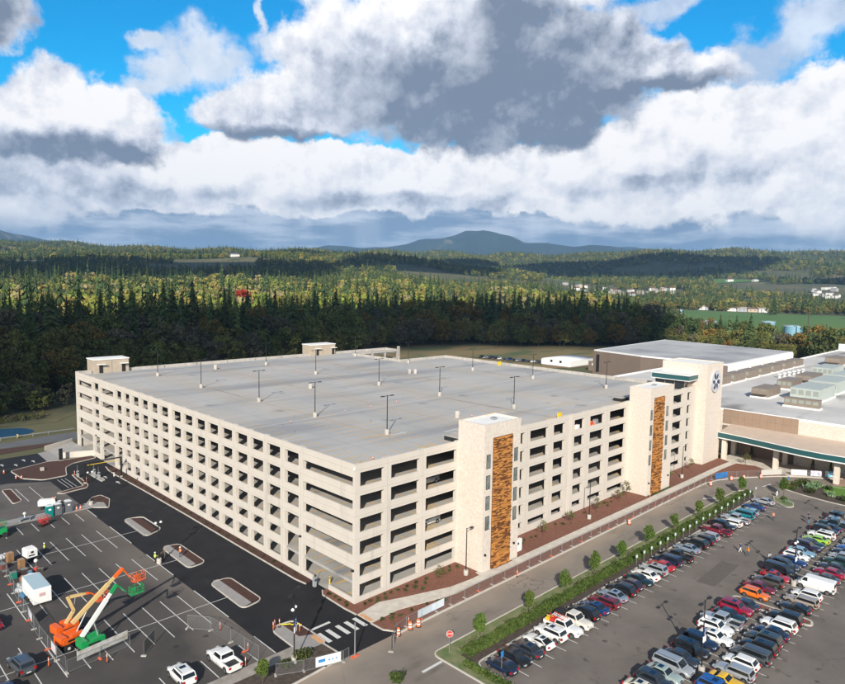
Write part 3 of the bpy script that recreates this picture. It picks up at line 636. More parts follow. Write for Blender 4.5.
# canopy roof: from the wall out to the curved fascia
fx = [(121.6, -2.65), (121.2, -6), (120.3, -11), (119.2, -16), (118.3, -20), (117.6, -24), (117.3, -28), (117.6, -33), (118.6, -39), (120.5, -46), (123, -54)]
b = MB(); V = []; F = []
for i, (x, y) in enumerate(fx): V += [(x, y, 7.35), (130.59, y, 8.2), (x, y, 7.15), (130.59, y, 7.9)]
for i in range(len(fx)-1): a = 4*i; F += [(a, a+4, a+5, a+1), (a+2, a+3, a+7, a+6), (a, a+2, a+6, a+4)]
F += [(0, 1, 3, 2)]; b.add(V, F); cn = cpart(b, 'canopy_roof', mat('canopy_tan', (.56, .45, .36), .85, var=.05, vscale=.4))
def fascia(z0, z1, dx, name, m):
    b = MB(); V = []; F = []
    for (x, y) in fx: V += [(x+dx, y, z0), (x+dx, y, z1), (x+dx+.25, y, z1), (x+dx+.25, y, z0)]
    for i in range(len(fx)-1):
        a = 4*i; F += [(a, a+1, a+5, a+4), (a+1, a+2, a+6, a+5), (a+2, a+3, a+7, a+6), (a+3, a, a+4, a+7)]
    F += [(0, 3, 2, 1)]; b.add(V, [f[::-1] for f in F]); o = b.build(name, m, CB); o.location = (-131, 20, 0)
fascia(5.95, 7.25, -.3, 'fascia', m_teal); fascia(7.25, 7.4, -.36, 'fascia_trim', m_white); fascia(5.7, 5.95, -.36, 'fascia_trim', m_white)
for (x, y) in ((122.4, -4.1), (129.2, -4.0), (122.3, -16.9), (128.9, -17.1), (119.8, -31), (120.5, -44)):
    b = MB(); b.box(x-.55, x+.55, y-.55, y+.55, .1, 5.9 if x < 125 else 6.6); cpart(b, 'column', m_stone)
b = MB(); b.box(130.4, 130.595, -18.6, -.3, .12, 7.6); cpart(b, 'wall_cladding', m_brown)
b = MB(); b.box(130.3, 130.4, -8.6, -6.6, .12, 2.9); b.box(130.28, 130.3, -7.62, -7.58, .2, 2.8); cpart(b, 'door', mat('tan_door', (.24, .18, .13), .6))
# hall
H = empty('event_hall', (250, 60, 0), 0, 'large flat-roofed brown hall behind the garage with white right wall', 'building')
b = MB(); b.prism([(208, 27.5), (283, 27.5), (296, 96), (213, 90), (209, 64)], 0, 15.4); o = b.build('wall', m_brown, H); o.location = (-250, -60, 0)
b = MB(); b.prism([(208, 27.2), (283.4, 27.2), (283.4, 27.5), (208, 27.5)], 0, 15.4); b.prism([(205.5, 27.2), (208, 27.2), (209, 64), (206.5, 64)], 0, 15.4); 
o = b.build('white_wall', [m_roofwhite], H); o.location = (-250, -60, 0)
b = MB(); b.prism([(205.4, 27.4), (206.4, 27.4), (207.4, 64), (213, 90.1), (212, 90.3), (206.4, 64.1)], 0, 15.38); o = b.build('wall', m_brown, H, ); o.location = (-250, -60, 0)
b = MB(); b.prism([(205.6, 27.3), (283.2, 27.4), (295.8, 96), (212.6, 90.3), (206.8, 64)], 15.4, 15.9); o = b.build('roof', m_roofwhite, H); o.location = (-250, -60, 0)
b = MB(); b.prism([(207, 28.6), (282, 28.6), (294.2, 94.6), (214, 89), (208.2, 64)], 15.905, 15.93); o = b.build('roof_membrane', mat('hall_roof', (.40, .41, .42), .8, spec=.25, col2=(.52, .52, .52), vscale=.05, detail=8, second=(.04, (.27, .28, .30), .5, .7)), H); o.location = (-250, -60, 0)
b = MB(); b.box(211.2, 212.1, 86.3, 88.1, 6, 14); o = b.build('door', m_black, H); o.location = (-250, -60, 0)
# rooftop units
def rooftop(name, col, x0, x1, y0, y1, h, lab, cat, hood=True, z=11.76, louv=4):
    t = empty(name, ((x0+x1)/2, (y0+y1)/2, z), 0, lab, cat, 'rooftop air units of the low building')
    hx, hy = (x1-x0)/2, (y1-y0)/2
    b = MB(); b.box(-hx-.3, hx+.3, -hy-.3, hy+.3, 0, .45); b.build('roof_curb', m_roofwhite, t)
    b = MB(); b.box(-hx, hx, -hy, hy, .45, h); b.box(-hx-.05, hx+.05, -hy-.05, hy+.05, h, h+.12); b.build('housing', col, t)
    b = MB()
    for k in range(louv):
        yy = -hy+(k+.5)*2*hy/louv
        b.box(-hx-.04, -hx-.002, yy-.36*2*hy/louv, yy+.36*2*hy/louv, h*.5, h*.88)
    b.build('louvre', m_louv, t)
    b = MB()
    for k in range(1, int(2*hx/2)): b.box(-hx+2*k-.03, -hx+2*k+.03, -hy-.04, -hy-.002, .5, h)
    b.build('panel_joint', m_brown if col is m_unit else m_gl, t)
    if hood:
        b = MB(); b.add([(-hx, -hy+.2, h*.85), (-hx, hy-.2, h*.85), (-hx-1.6, hy-.2, h*.5), (-hx-1.6, -hy+.2, h*.5), (-hx, -hy+.2, h*.4), (-hx, hy-.2, h*.4)], [(0, 3, 2, 1), (0, 4, 3), (1, 2, 5), (3, 4, 5, 2)]); b.build('intake_hood', col, t)
    return t
m_unit = mat('unit_tan', (.25, .205, .165), .6, var=.08, vscale=1); m_green = mat('unit_green', (.44, .485, .455), .5, var=.05, vscale=.5); m_louv = mat('louvre_grey', (.30, .33, .29), .5); m_gl = mat('green_joint', (.33, .40, .36), .6)
U = [('air_handler', m_unit, 159.5, 171, -2.2, 2.6, 2.9, 'tan rooftop air handler with sloped hood nearest the emblem tower', True, 2),
 ('unit_screen', m_unit, 150.5, 153, -18.5, -9.5, 2.6, 'long low tan screen box near the front edge of the low roof', False, 5),
 ('chiller', m_green, 163.5, 180, -15.2, -7.2, 3.9, 'pale green rooftop unit nearest the front edge of the low roof', False, 4),
 ('chiller', m_green, 185, 203, -14.5, -6.2, 4.0, 'pale green rooftop unit second from the front edge', False, 4),
 ('chiller', m_green, 208, 228, -16, -7, 4.0, 'pale green rooftop unit third from the front, at the right picture edge', False, 4),
 ('chiller', m_green, 226, 242, -3, 3.6, 4.0, 'pale green rooftop unit farthest back beside tan units', False, 4),
 ('air_handler', m_unit, 184, 195, -1.6, 3, 3.0, 'tan rooftop unit in front of the green units, second from the emblem', False, 3),
 ('air_handler', m_unit, 204, 217, -2.2, 3.2, 3.0, 'tan hooded rooftop unit behind the second green unit', True, 2),
 ('air_handler', m_unit, 262, 275, -7, -1, 3.2, 'small pale rooftop unit near the far parapet', False, 3),
 ('air_handler', m_unit, 275, 290, 6, 12, 3.4, 'dark tan rooftop unit by the far white parapet', True, 3),
 ('air_handler', m_unit, 262, 275, -22, -15, 3.4, 'tan rooftop unit far back at the right picture edge', False, 3)]
for (nm, col, x0, x1, y0, y1, h, lab, hood, lv) in U: rooftop(nm, col, x0, x1, y0, y1, h, lab, 'rooftop unit', hood, louv=lv)
for k in range(7):
    x = 172+13.6*k
    rooftop('air_handler', m_unit, x, x+10.4, 17.4, 21.4, 3.1, f'tan rooftop unit along the hall wall, {["nearest","second","third","fourth","fifth","sixth","farthest"][k]} of the row of seven', 'rooftop unit', False, louv=3)
for k in range(6):
    t = empty('roof_vent', (214+5*k, 11.5-.2*k, 11.76), 0, 'small white roof vent pipe in the row behind the air units', 'roof vent', 'white vent pipes on the low roof')
    b = MB(); b.lathe((0, 0, 0), [(.5, 0), (.5, 1.0), (.8, 1.05), (.8, 1.5), (.3, 1.6)], 10); b.build('vent_stack', m_white, t)
# parapet block behind & loading shed
t = empty('loading_shed', (300, 135, 0), 0, 'low brown shed with white windows between trailer and hall', 'shed')
b = MB(); b.box(252-300, 256-300, 98-135, 117-135, 0, 5.2); b.build('wall', m_brown, t); b = MB(); b.box(251.7-300, 300-300, 97.7-135, 117.3-135, 5.2, 5.5); b.build('roof', m_lowroof, t)
for y in (102, 107, 113): b = MB(); b.box(251.9-300, 251.998-300, y-135, y+1.8-135, 3.0, 4.2); b.build('window', m_white, t)
b = MB(); b.box(257-300, 300-300, 98-135, 117-135, 0, 5.2); b.build('wall', m_brown, t)
t = empty('office_trailer', (251, 136, 0), 0, 'long white trailer with curved roof behind the back parapet', 'trailer')
V = []; F = []; ys = 2.6
b = MB(); b.box(-1.6, 22, -9.5, 9.5, .9, 3.9); b.build('body', m_white, t)
b = MB(); V = []; 
for x in (-1.7, 22.1):
    for k in range(9): a = math.pi*k/8; V.append((x, -9.6*math.cos(a), 3.9+.9*math.sin(a)))
b.add(V, [(k, k+1, 10+k, 9+k) for k in range(8)]+[tuple(range(9))[::-1], tuple(range(9, 18))], 0, True); b.build('roof', m_roofwhite, t)
b = MB(); b.box(-1.64, -1.602, -4, -2.5, 2.6, 4.0); b.box(-1.64, -1.602, 2, 3.5, 2.6, 4.0); b.build('window', m_glass, t)
b = MB(); b.box(-1.5, 21.8, -9.2, 9.2, .1, .9); b.build('skirt', m_brown, t)
# ================================================================== vehicles
m_trim = mat('car_trim', (.02, .02, .022), .6)
m_cglass = mat('car_glass', (.012, .016, .02), .04, spec=.9)
m_rim = mat('wheel_rim', (.35, .36, .38), .35, metal=.8)
m_head = mat('headlight_lens', (.42, .45, .47), .1, spec=.8)
m_tail = mat('tail_light_lens', (.42, .012, .012), .2)
PAINT = {}
def paint(name, rgb, metal=0.0, rough=.28):
    m = mat('paint_'+name.replace(' ', '_'), rgb, rough, metal=metal, coat=.8); PAINT[name] = m; return m
for n_, c_, me_ in (('black', (.012, .013, .016), 0), ('navy', (.012, .025, .065), .2), ('dark slate', (.04, .05, .07), .3), ('white', (.80, .80, .78), 0), ('silver', (.42, .45, .48), .35), ('silver blue', (.27, .34, .43), .35),
    ('maroon', (.16, .012, .025), .1), ('dark blue', (.012, .045, .16), .2), ('dark teal', (.01, .03, .04), .2), ('red', (.42, .015, .025), 0), ('crimson', (.30, .01, .04), .1), ('teal', (.01, .20, .25), .1),
    ('cream', (.62, .60, .50), 0), ('pale mint', (.38, .47, .45), .2), ('grey', (.09, .10, .11), .3), ('grey green', (.06, .075, .075), .3), ('orange', (.75, .16, .012), 0), ('yellow', (.80, .48, .01), 0), ('bright blue', (.015, .10, .38), .1),
    ('light blue', (.22, .40, .52), .2), ('beige', (.42, .36, .30), .3), ('brown grey', (.10, .085, .075), .3), ('dark purple', (.025, .018, .045), .2), ('lime', (.30, .55, .05), 0), ('pearl', (.70, .66, .58), 0), ('dark green', (.012, .045, .035), .1), ('tan', (.25, .2, .15), .1)): paint(n_, c_, me_)
# x: front is +; belt = glass line; g = (windscreen foot, windscreen head, roof rear, rear glass foot)
KIND = {
 'sedan': dict(L=4.65, W=1.82, H=1.44, belt=.93, hood=.86, trunk=.98, g=(.95, .25, -.95, -1.72), wr=.32),
 'coupe': dict(L=4.5, W=1.82, H=1.36, belt=.90, hood=.84, trunk=.96, g=(.75, .0, -.85, -1.85), wr=.33),
 'hatchback': dict(L=4.25, W=1.78, H=1.5, belt=.94, hood=.90, trunk=.95, g=(1.05, .4, -1.45, -1.98), wr=.32),
 'wagon': dict(L=4.8, W=1.82, H=1.5, belt=.93, hood=.88, trunk=.95, g=(.95, .3, -1.95, -2.3), wr=.32),
 'suv': dict(L=4.7, W=1.9, H=1.72, belt=1.08, hood=1.04, trunk=1.08, g=(.98, .38, -1.8, -2.22), wr=.37, rails=True),
 'minivan': dict(L=5.0, W=1.96, H=1.76, belt=1.05, hood=.96, trunk=1.05, g=(1.55, .75, -2.15, -2.42), wr=.34, rails=True),
 'pickup': dict(L=5.6, W=1.95, H=1.86, belt=1.14, hood=1.1, trunk=.78, g=(1.15, .55, -.72, -.92), wr=.40, bed=True),
 'van': dict(L=5.6, W=2.02, H=2.12, belt=1.2, hood=1.1, trunk=1.2, g=(2.05, 1.45, -2.66, -2.76), wr=.37, blind=True),
 'sports': dict(L=4.4, W=1.86, H=1.26, belt=.84, hood=.80, trunk=.92, g=(.6, -.1, -.8, -1.6), wr=.34),
}
def car_proto(kind):
    k = KIND[kind]; L_, W_, H_ = k['L'], k['W'], k['H']; hx, hw = L_/2, W_/2; belt = k['belt']; g0, g1, g2, g3 = k['g']
    root = bpy.data.objects.new(kind, None); root['_k'] = kind
    st = [(-hx, .80, .62), (-hx+.06, .90, k['trunk']-.22), (-hx+.22, .96, k['trunk']-.05), (-hx+.5, 1, k['trunk']), (g3, 1, max(k['trunk'], belt) if not k.get('bed') else belt), (g2, 1, belt), (0, 1, belt), (g1, 1, belt-.01), (g0, 1, belt-.03 if not k.get('blind') else belt),
          (g0+(hx-g0)*.5, .985, k['hood']+.0), (hx-.4, .95, k['hood']-.07), (hx-.12, .88, k['hood']-.2), (hx, .74, .52)]
    if k.get('bed'): st[4:5] = [(g3-.14, 1, k['trunk']), (g3-.13, 1, belt)]
    V = []; F = []
    for (x, w, zt) in st:
        w *= hw; e = abs(x)/hx; zb = .24+.1*max(0, e-.85)/.15
        for (yy, zz) in ((w*.86, zb), (w*.985, zb+.12), (w, (zb+zt)/2), (w*.985, zt-.13*(zt-zb)), (w*.90, zt-.02), (w*.55, zt+.02)): V.append((x, yy, zz))
        for (yy, zz) in ((w*.55, zt+.02), (w*.90, zt-.02), (w*.985, zt-.13*(zt-zb)), (w, (zb+zt)/2), (w*.985, zb+.12), (w*.86, zb)): V.append((x, -yy, zz))
    n = 12
    MI = []
    for i in range(len(st)-1):
        for j in range(n):
            F.append((i*n+j, i*n+(j+1) % n, (i+1)*n+(j+1) % n, (i+1)*n+j)); MI.append(1 if j in (0, 10, 11) else 0)
    b = MB()
    for f, mi in zip(F, MI): pass
    base = len(b.v); b.v += V
    for f, mi in zip(F, MI): b.f.append(f[::-1]); b.m.append(mi); b.sm.append(True)
    b.f.append(tuple(range(n))); b.m.append(0); b.sm.append(False); b.f.append(tuple(range(len(V)-n, len(V)))[::-1]); b.m.append(0); b.sm.append(False)
    # greenhouse
    bw, rw = hw*.93, hw*.74 if not k.get('blind') else hw*.86; zr = H_
    if kind in ('suv', 'minivan', 'wagon', 'pickup'): rw = hw*.79
    zb = belt-.06
    def ring(x0, x1, w, z): return [(x0, w, z), (x0, -w, z), (x1, -w, z), (x1, w, z)]
    R_ = [ring(g0, g3, bw, zb), ring(g1+.10, g2-.06, rw+.05, zr-.09), ring(g1-.05, g2+.08, rw-.03, zr-.02), ring(g1-.4, g2+.4, rw-.3, zr)]
    P = sum(R_, []); F2 = []
    for i in range(3):
        for j in range(4): F2.append((i*4+j, i*4+(j+1) % 4, (i+1)*4+(j+1) % 4, (i+1)*4+j))
    F2.append((12, 13, 14, 15))
    b.add(P, [f[::-1] for f in F2][:-1]+[(15, 14, 13, 12)], 0, False)
    if k.get('rails'):
        for s in (1, -1): b.tube((g1-.2, s*(rw-.1), zr+.05), (g2+.3, s*(rw-.1), zr+.05), .025, n=4, mi=1)
    if k.get('bed'):
        t = k['trunk']; b.box(-hx+.05, g3-.13, hw*.86, hw*.985, t-.1, belt-.02); b.box(-hx+.05, g3-.13, -hw*.985, -hw*.86, t-.1, belt-.02); b.box(-hx+.05, -hx+.13, -hw*.86, hw*.86, t-.1, belt-.02)
        b.box(-hx+.14, g3-.14, -hw*.85, hw*.85, t+.02, t+.05, 1)
    # arches and bumper trim
    wr = k['wr']; xf, xr = hx-.87, -hx+.92
    for x in (xf, xr):
        for s in (1, -1):
            c = [(x+(wr+.07)*math.cos(a), s*(hw+.004), .02+wr+(wr+.07)*math.sin(a)) for a in np.linspace(-.25, math.pi+.25, 12)]
            b.add(c, [tuple(range(12)) if s < 0 else tuple(range(12))[::-1]], 1)
    b.box(hx-.09, hx+.012, -hw*.5, hw*.5, .34, .50, 1); b.box(hx-.1, hx-.028, -hw*.36, hw*.36, .56, .68, 1); b.box(-hx-.012, -hx+.08, -hw*.7, hw*.7, .26, .42, 1)
    b.box(-hx-.016, -hx+.03, -.26, .26, .50, .62, 2) 
    for s in (1, -1): b.box(g1+.25, g1+.42, s*(hw+.07)-.09, s*(hw+.07)+.09, belt+.0, belt+.14, 0)
    # door seams
    for s in (1, -1):
        for xx in ((g0+g1)/2+.05, (g1+g2)/2, ) : b.box(xx-.008, xx+.008, s*(hw+.001)-.004, s*(hw+.001)+.004, .36, belt-.15, 1)
    def ch(mb, name, mats):
        o = bpy.data.objects.new(name, mb.mesh(name, mats)); o.parent = root; return o
    ch(b, 'body', [PAINT['white'], m_trim, m_white])
    # glass: set 12 mm proud of the greenhouse planes
    def panel(A, B, C, D, ins, name):
        A, B, C, D = map(Vector, (A, B, C, D)); c = (A+B+C+D)/4; nrm = (B-A).cross(D-A).normalized(); 
        def I(p, q, r_): return p+(q-p).normalized()*ins[0]+(r_-p).normalized()*ins[1]
        a, b_, c_, d_ = I(A, B, D), I(B, A, C), I(C, D, B), I(D, C, A); 
        m = MB(); off = nrm*.012; m.add([a+off, b_+off, c_+off, d_+off, a-off, b_-off, c_-off, d_-off], [(0, 1, 2, 3), (0, 4, 5, 1), (1, 5, 6, 2), (2, 6, 7, 3), (3, 7, 4, 0)]); ch(m, name, m_cglass)
    r0, r1 = R_[0], R_[1]
    up = lambda p, q, t: tuple(p[i]+(q[i]-p[i])*t for i in range(3))
    lo_ = .22
    # ring order: 0=(front,+y) 1=(front,-y) 2=(rear,-y) 3=(rear,+y)
    panel(up(r0[1], r1[1], .14), up(r0[0], r1[0], .14), r1[0], r1[1], (.09, .03), 'windscreen')
    if not k.get('blind'):
        panel(up(r0[3], r1[3], .2), up(r0[2], r1[2], .2), r1[2], r1[3], (.1, .04), 'rear_window')
        panel(up(r0[0], r1[0], lo_), up(r0[3], r1[3], lo_), r1[3], r1[0], (.12, .03), 'side_window')
        panel(up(r0[2], r1[2], lo_), up(r0[1], r1[1], lo_), r1[1], r1[2], (.12, .03), 'side_window')
    else:
        for s in (1, -1):
            q0 = up(r0[0], r1[0], lo_); q1 = r1[0]; q2 = (.9, q1[1]*1, q1[2]); q3 = (.9, q0[1], q0[2])
            if s > 0: panel(q0, q3, q2, q1, (.1, .05), 'side_window')
            else:
                f = lambda p: (p[0], -p[1], p[2]); panel(f(q3), f(q0), f(q1), f(q2), (.1, .05), 'side_window')
        m = MB(); 
        for s in (1, -1): m.box(-hx-.0+.0, -hx+.14, s*.45-.3, s*.45+.3, 1.35, 1.8)
        ch(m, 'rear_window', m_cglass)
    for x in (xf, xr):
        for s in (1, -1):
            m = MB(); y0, y1 = s*(hw-.2), s*(hw+.015); c = (x, 0, wr+.0)
            m.tube((x, y0, wr), (x, y1, wr), wr, n=16, mi=0); m.tube((x, y1, wr), (x, y1+s*.012, wr), wr*.64, n=12, mi=1)
            ch(m, 'wheel', [m_rubber, m_rim])
    for s in (1, -1):
        m = MB(); zf = k['hood']-.22; m.box(hx-.17, hx-.03, s*hw*.66-.17, s*hw*.66+.17, zf-.06, zf+.08); ch(m, 'headlight', m_head)
        m = MB(); zt = (k['trunk'] if not k.get('bed') else belt)-.2; m.box(-hx-.008, -hx+.24, s*hw*.79-.15, s*hw*.79+.15, zt-.16 if kind in ('suv', 'van', 'minivan', 'pickup') else zt-.08, zt+.1); ch(m, 'tail_light', m_tail)
    return root
PROTO = {k: car_proto(k) for k in KIND}
def car(kind, colour, x, y, rz, label, group, cat=None, z=.006, scale=.95):
    p = PROTO[kind]; nm = {'suv': 'suv', 'van': 'cargo_van', 'sports': 'sports_car'}.get(kind, kind)
    r = bpy.data.objects.new(nm, None); COL.objects.link(r); r.location = (x, y, z); r.rotation_euler = (0, 0, rz); r.scale = (scale,)*3
    tag(r, label, cat or {'suv': 'SUV', 'van': 'van', 'sports': 'sports car', 'pickup': 'pickup truck', 'wagon': 'car', 'sedan': 'car', 'coupe': 'car', 'hatchback': 'car', 'minivan': 'minivan'}[kind], group)
    for ch in p.children:
        c = ch.copy(); COL.objects.link(c); c.parent = r
        if c.name.split('.')[0] == 'body': c.material_slots[0].link = 'OBJECT'; c.material_slots[0].material = PAINT[colour]
    if kind in ('sedan', 'coupe', 'hatchback', 'suv', 'wagon') and rnd.random() < .45:
        if kind not in ROOFM:
            k = KIND[kind]; m = MB(); m.box(k['g'][1]-.95, k['g'][1]-.35, -.38, .38, k['H']-.002, k['H']+.012); ROOFM[kind] = m.mesh('sunroof', m_cglass)
        o = bpy.data.objects.new('sunroof', ROOFM[kind]); COL.objects.link(o); o.parent = r
    return r
ROOFM = {}
UPY, DNY = math.pi/2, -math.pi/2
def word(kind): return {'suv': 'SUV', 'van': 'cargo van', 'sports': 'sports car'}.get(kind, kind)
def lay_row(cars, group, where, yc):
    n = len(cars)
    for i, c in enumerate(cars):
        kind, colour, x, nose = c[:4]; y = yc if len(c) < 5 or c[4] is None else c[4]
        lab = f'{colour} {word(kind)} {where}'
        a = cars[i-1] if i else None; b_ = cars[i+1] if i < n-1 else None
        if a and b_: lab += f' between {a[1]} {word(a[0])} and {b_[1]} {word(b_[0])}'
        elif b_: lab += f', nearest the viewer, beside {b_[1]} {word(b_[0])}'
        else: lab += f', farthest away, beside {a[1]} {word(a[0])}'
        car(kind, colour, x+rnd.uniform(-.08, .08), y+rnd.uniform(-.15, .15), (UPY if nose > 0 else DNY)+rnd.uniform(-.02, .02), lab, group)
A = [('hatchback','navy',3.0,1),('sedan','black',5.6,-1),('sedan','dark slate',8.2,1),('coupe','white',10.8,1),('suv','white',13.4,1),('pickup','white',15.9,-1),('pickup','pearl',18.6,-1),('suv','black',21.4,1),('sedan','dark blue',23.8,1),('wagon','maroon',26.5,1),
 ('sedan','silver blue',29.1,1),('suv','black',31.6,1),('hatchback','dark purple',34.1,1),('sedan','dark teal',36.7,-1),('sedan','white',39.2,1),('suv','silver',41.8,1),('sedan','red',44.3,1),('minivan','navy',46.9,1),('pickup','black',49.8,1),
 ('sedan','silver blue',54.4,1),('suv','black',57.6,1),('suv','dark slate',60.3,1),('hatchback','silver',62.9,1),('pickup','maroon',66.8,1),('suv','black',70.2,-1),('wagon','white',73,1),('pickup','silver',75.8,1),('minivan','teal',79.6,1),('hatchback','light blue',82.2,1),('sedan','dark blue',86.4,1),('sedan','silver',91.6,1)]
lay_row(A, 'cars parked along the hedge', 'in the hedge row', -24.3)
B = [('sedan','cream',11.0,-1),('suv','dark slate',13.4,-1),('sedan','pale mint',15.8,-1),('minivan','silver',18.2,-1),('sedan','dark slate',20.7,-1),('suv','black',23.2,-1),('suv','navy',25.9,-1),('sedan','white',28.5,-1,-39.4),('suv','white',30.9,-1),('pickup','silver',33.4,1),('sedan','dark teal',35.9,-1),('suv','crimson',38.4,-1),('sedan','dark slate',40.7,1),
 ('hatchback','orange',45.2,-1),('sedan','maroon',48,-1),('suv','brown grey',51,1),('coupe','red',54.2,-1),('minivan','black',56.9,-1),('suv','dark slate',59.4,-1),('sedan','dark blue',62.6,-1),('hatchback','white',65.3,-1),('sedan','light blue',67.8,-1),('suv','dark purple',71,-1),('sedan','dark teal',73.5,-1),('sedan','lime',76.1,1),('suv','white',79,1),('suv','black',82,-1),('sedan','navy',84.5,1),('pickup','dark teal',87,1),('hatchback','silver blue',89.6,-1),('suv','grey',92.4,-1)]
lay_row(B, 'cars in the upper side of the double row', 'in the upper double row', -38.4)
Cc = [('suv','bright blue',17.3,-1),('sports','yellow',19.8,-1),('wagon','silver',22.4,1),('hatchback','white',25,1),('minivan','grey',27.5,1),('suv','black',30.1,1),('suv','grey green',32.6,1),('sedan','navy',35.2,1),('suv','white',37.9,1),('suv','black',40.7,1),
 ('coupe','black',45,1),('wagon','beige',47.9,1),('hatchback','white',50.6,1),('van','white',54.9,1),('sedan','grey',58.9,1),('sedan','crimson',62,1),('sedan','dark slate',64.7,1),('suv','dark green',67.5,1),('hatchback','silver',70.6,1),('sedan','navy',73.4,1),('sedan','bright blue',76,1),('suv','silver',79,1),('sedan','tan',81.8,1)]
lay_row(Cc, 'cars in the lower side of the double row', 'in the lower double row', -44.0)
# left lot
g_ = 'vehicles in the construction side lot'
car('pickup','white',-20.6,-.9, math.radians(92), 'white crew pickup with grey bed cover on the dark lot beside an orange marker', g_, scale=.98)
car('suv','white',-25.6,-.4, UPY, 'white SUV with black roof strips at the bottom edge of the dark lot', g_)
car('suv','grey',-38.4,14.2, math.radians(97), 'dark grey off-road vehicle with roof rack at the lower left', g_)
car('sedan','dark purple',-40.9,9.6, UPY, 'dark purple car cut by the lower left picture edge', g_)
car('sedan','maroon',-38.6,27.6, UPY, 'dark red car at the left picture edge beyond the fence', g_)
# load in the white pickup and bed cover of the other
t = empty('tool_load', (15.9, -22.9, 1.0), 0, 'red and yellow tools heaped in the bed of the white pickup', 'load')
b = MB(); b.box(-.5, .5, -.9, .3, 0, .35, 0); b.box(-.6, -.1, .3, .9, 0, .3, 1); b.tube((-.4, -1.0, .45), (.5, .9, .5), .06, mi=0); b.tube((.4, -1, .45), (-.3, .9, .5), .05, mi=1); b.build('tool_box', [m_red, m_yellow], t)
t = empty('ladder_rack', (15.9, -24.6, 1.78), 0, 'red and white ladder rack on the cab of the white pickup', 'ladder rack')
b = MB()
for s in (-.45, .45): b.box(s-.04, s+.04, -.2, 1.9, .06, .14, 0)
for k in range(7): b.box(-.45, .45, -.1+.3*k, -.04+.3*k, .07, .12, 1)
b.build('ladder', [m_red, m_white], t); b = MB()
for yy in (0, 1.7): b.box(-.75, .75, yy-.03, yy+.03, .0, .06)
b.build('crossbar', m_steel, t)
b = MB(); b.box(-.84, .84, -1.35, 1.2, 0, .1); t = b.build('bed_cover', m_trim); t.location = (18.6, -22.9, 1.12); tag(t, 'black cover over the bed of the pearl white pickup', 'bed cover')
# far lot behind the garage
for i in range(14):
    y = 190-3.1*i; kk = ['suv','sedan','suv','pickup','sedan','hatchback'][i % 6]; cc = ['black','silver','navy','dark slate','white','grey','dark blue'][i % 7]
    car(kk, cc, 250+.55*i+rnd.uniform(-.3, .3), y, 0.1 if i % 2 else math.pi+.1, f'{cc} {word(kk)} behind the back roof parapet, {["first","second","third","fourth","fifth","sixth","seventh","eighth","ninth","tenth","eleventh","twelfth","thirteenth","last"][i]} from the left', 'cars in the far staff lot')
# a car on the third level
car('suv', 'silver', 18.6, 4.4, math.pi, 'silver SUV in an upper garage bay left of the first tower', 'cars inside the garage', z=12.92)
car('suv', 'white', 18.2, 3.6, math.pi, 'white SUV in a lower garage bay left of the first tower', 'cars inside the garage', z=6.33)
# ================================================================== people
def body_mesh(pose):
    """one continuous skinned figure, 1.75 m, facing +x"""
    V = [(0, 0, .96)]; R_ = [.14]; E_ = []
    def add(p, r, par): V.append(p); R_.append(r); E_.append((par, len(V)-1)); return len(V)-1
    ch = add((0, 0, 1.2), .135, 0); up = add((0, 0, 1.40), .14, ch); nk = add((.01, 0, 1.50), .06, up); hd = add((.02, 0, 1.60), .085, nk); h2 = add((.02, 0, 1.68), .095, hd); add((.01, 0, 1.74), .07, h2); add((.125, 0, 1.63), .02, hd)
    st = {'stand': (.03, -.03, 0), 'walk': (.3, -.28, .25), 'work': (.12, -.1, .5)}[pose]
    for s, f in ((1, st[0]), (-1, st[1])):
        hp = add((0, s*.1, .9), .105, 0); kn = add((f*.45+.03, s*.11, .5), .065, hp); an = add((f, s*.11, .09), .042, kn); add((f+.16, s*.12, .045), .04, an)
        sh = add((0, s*.2, 1.42), .06, up); sw = -f*.8 if pose == 'walk' else st[2]
        el = add((sw*.35-.02, s*.26, 1.15), .043, sh); wr = add((sw*.75+.06, s*.24, .93+abs(st[2])*.35), .03, el); pm = add((sw*.85+.08, s*.24, .86+abs(st[2])*.38), .034, wr)
        for k, l in ((-1.5, .075), (-.5, .085), (.5, .08), (1.5, .065)):
            a = add((V[pm][0]+.012, V[pm][1]+0, V[pm][2]-.03), .012, pm) if False else pm
            a = add((V[pm][0]+k*.017, V[pm][1]+s*.004, V[pm][2]-.045), .009, pm); add((V[a][0]+.012, V[a][1]-s*.012, V[a][2]-l*.55), .008, a)
        add((V[pm][0]+.045, V[pm][1]-s*.01, V[pm][2]-.02), .010, pm)
    me = bpy.data.meshes.new('person_cage'); me.from_pydata(V, E_, []); o = bpy.data.objects.new('person_cage', me); COL.objects.link(o)
    md = o.modifiers.new('s', 'SKIN'); sv = me.skin_vertices[0].data
    for i, r in enumerate(R_): sv[i].radius = (r, r*(1.25 if i in (0, 1, 2) else 1)); sv[i].use_root = (i == 0)
    o.modifiers.new('d', 'SUBSURF').levels = 1
    dg = bpy.context.evaluated_depsgraph_get(); m2 = bpy.data.meshes.new_from_object(o.evaluated_get(dg)); bpy.data.objects.remove(o)
    for k in range(5): m2.materials.append(m_skin)
    for p in m2.polygons:
        c = p.center; p.use_smooth = True; arm = abs(c.y) > .185
        if c.z > 1.50: p.material_index = 3 if (c.z > 1.695 or (c.x < -.02 and c.z > 1.56)) else 0
        elif c.z > .93 and (not arm or c.z > 1.12): p.material_index = 1
        elif c.z > .93 and arm: p.material_index = 0
        elif c.z > .10 and not (arm and c.z > .6): p.material_index = 2
        elif c.z <= .10: p.material_index = 4
    return m2
m_skin = mat('skin', (.45, .27, .19), .6)
BM = {p: body_mesh(p) for p in ('stand', 'walk', 'work')}
CL = {}
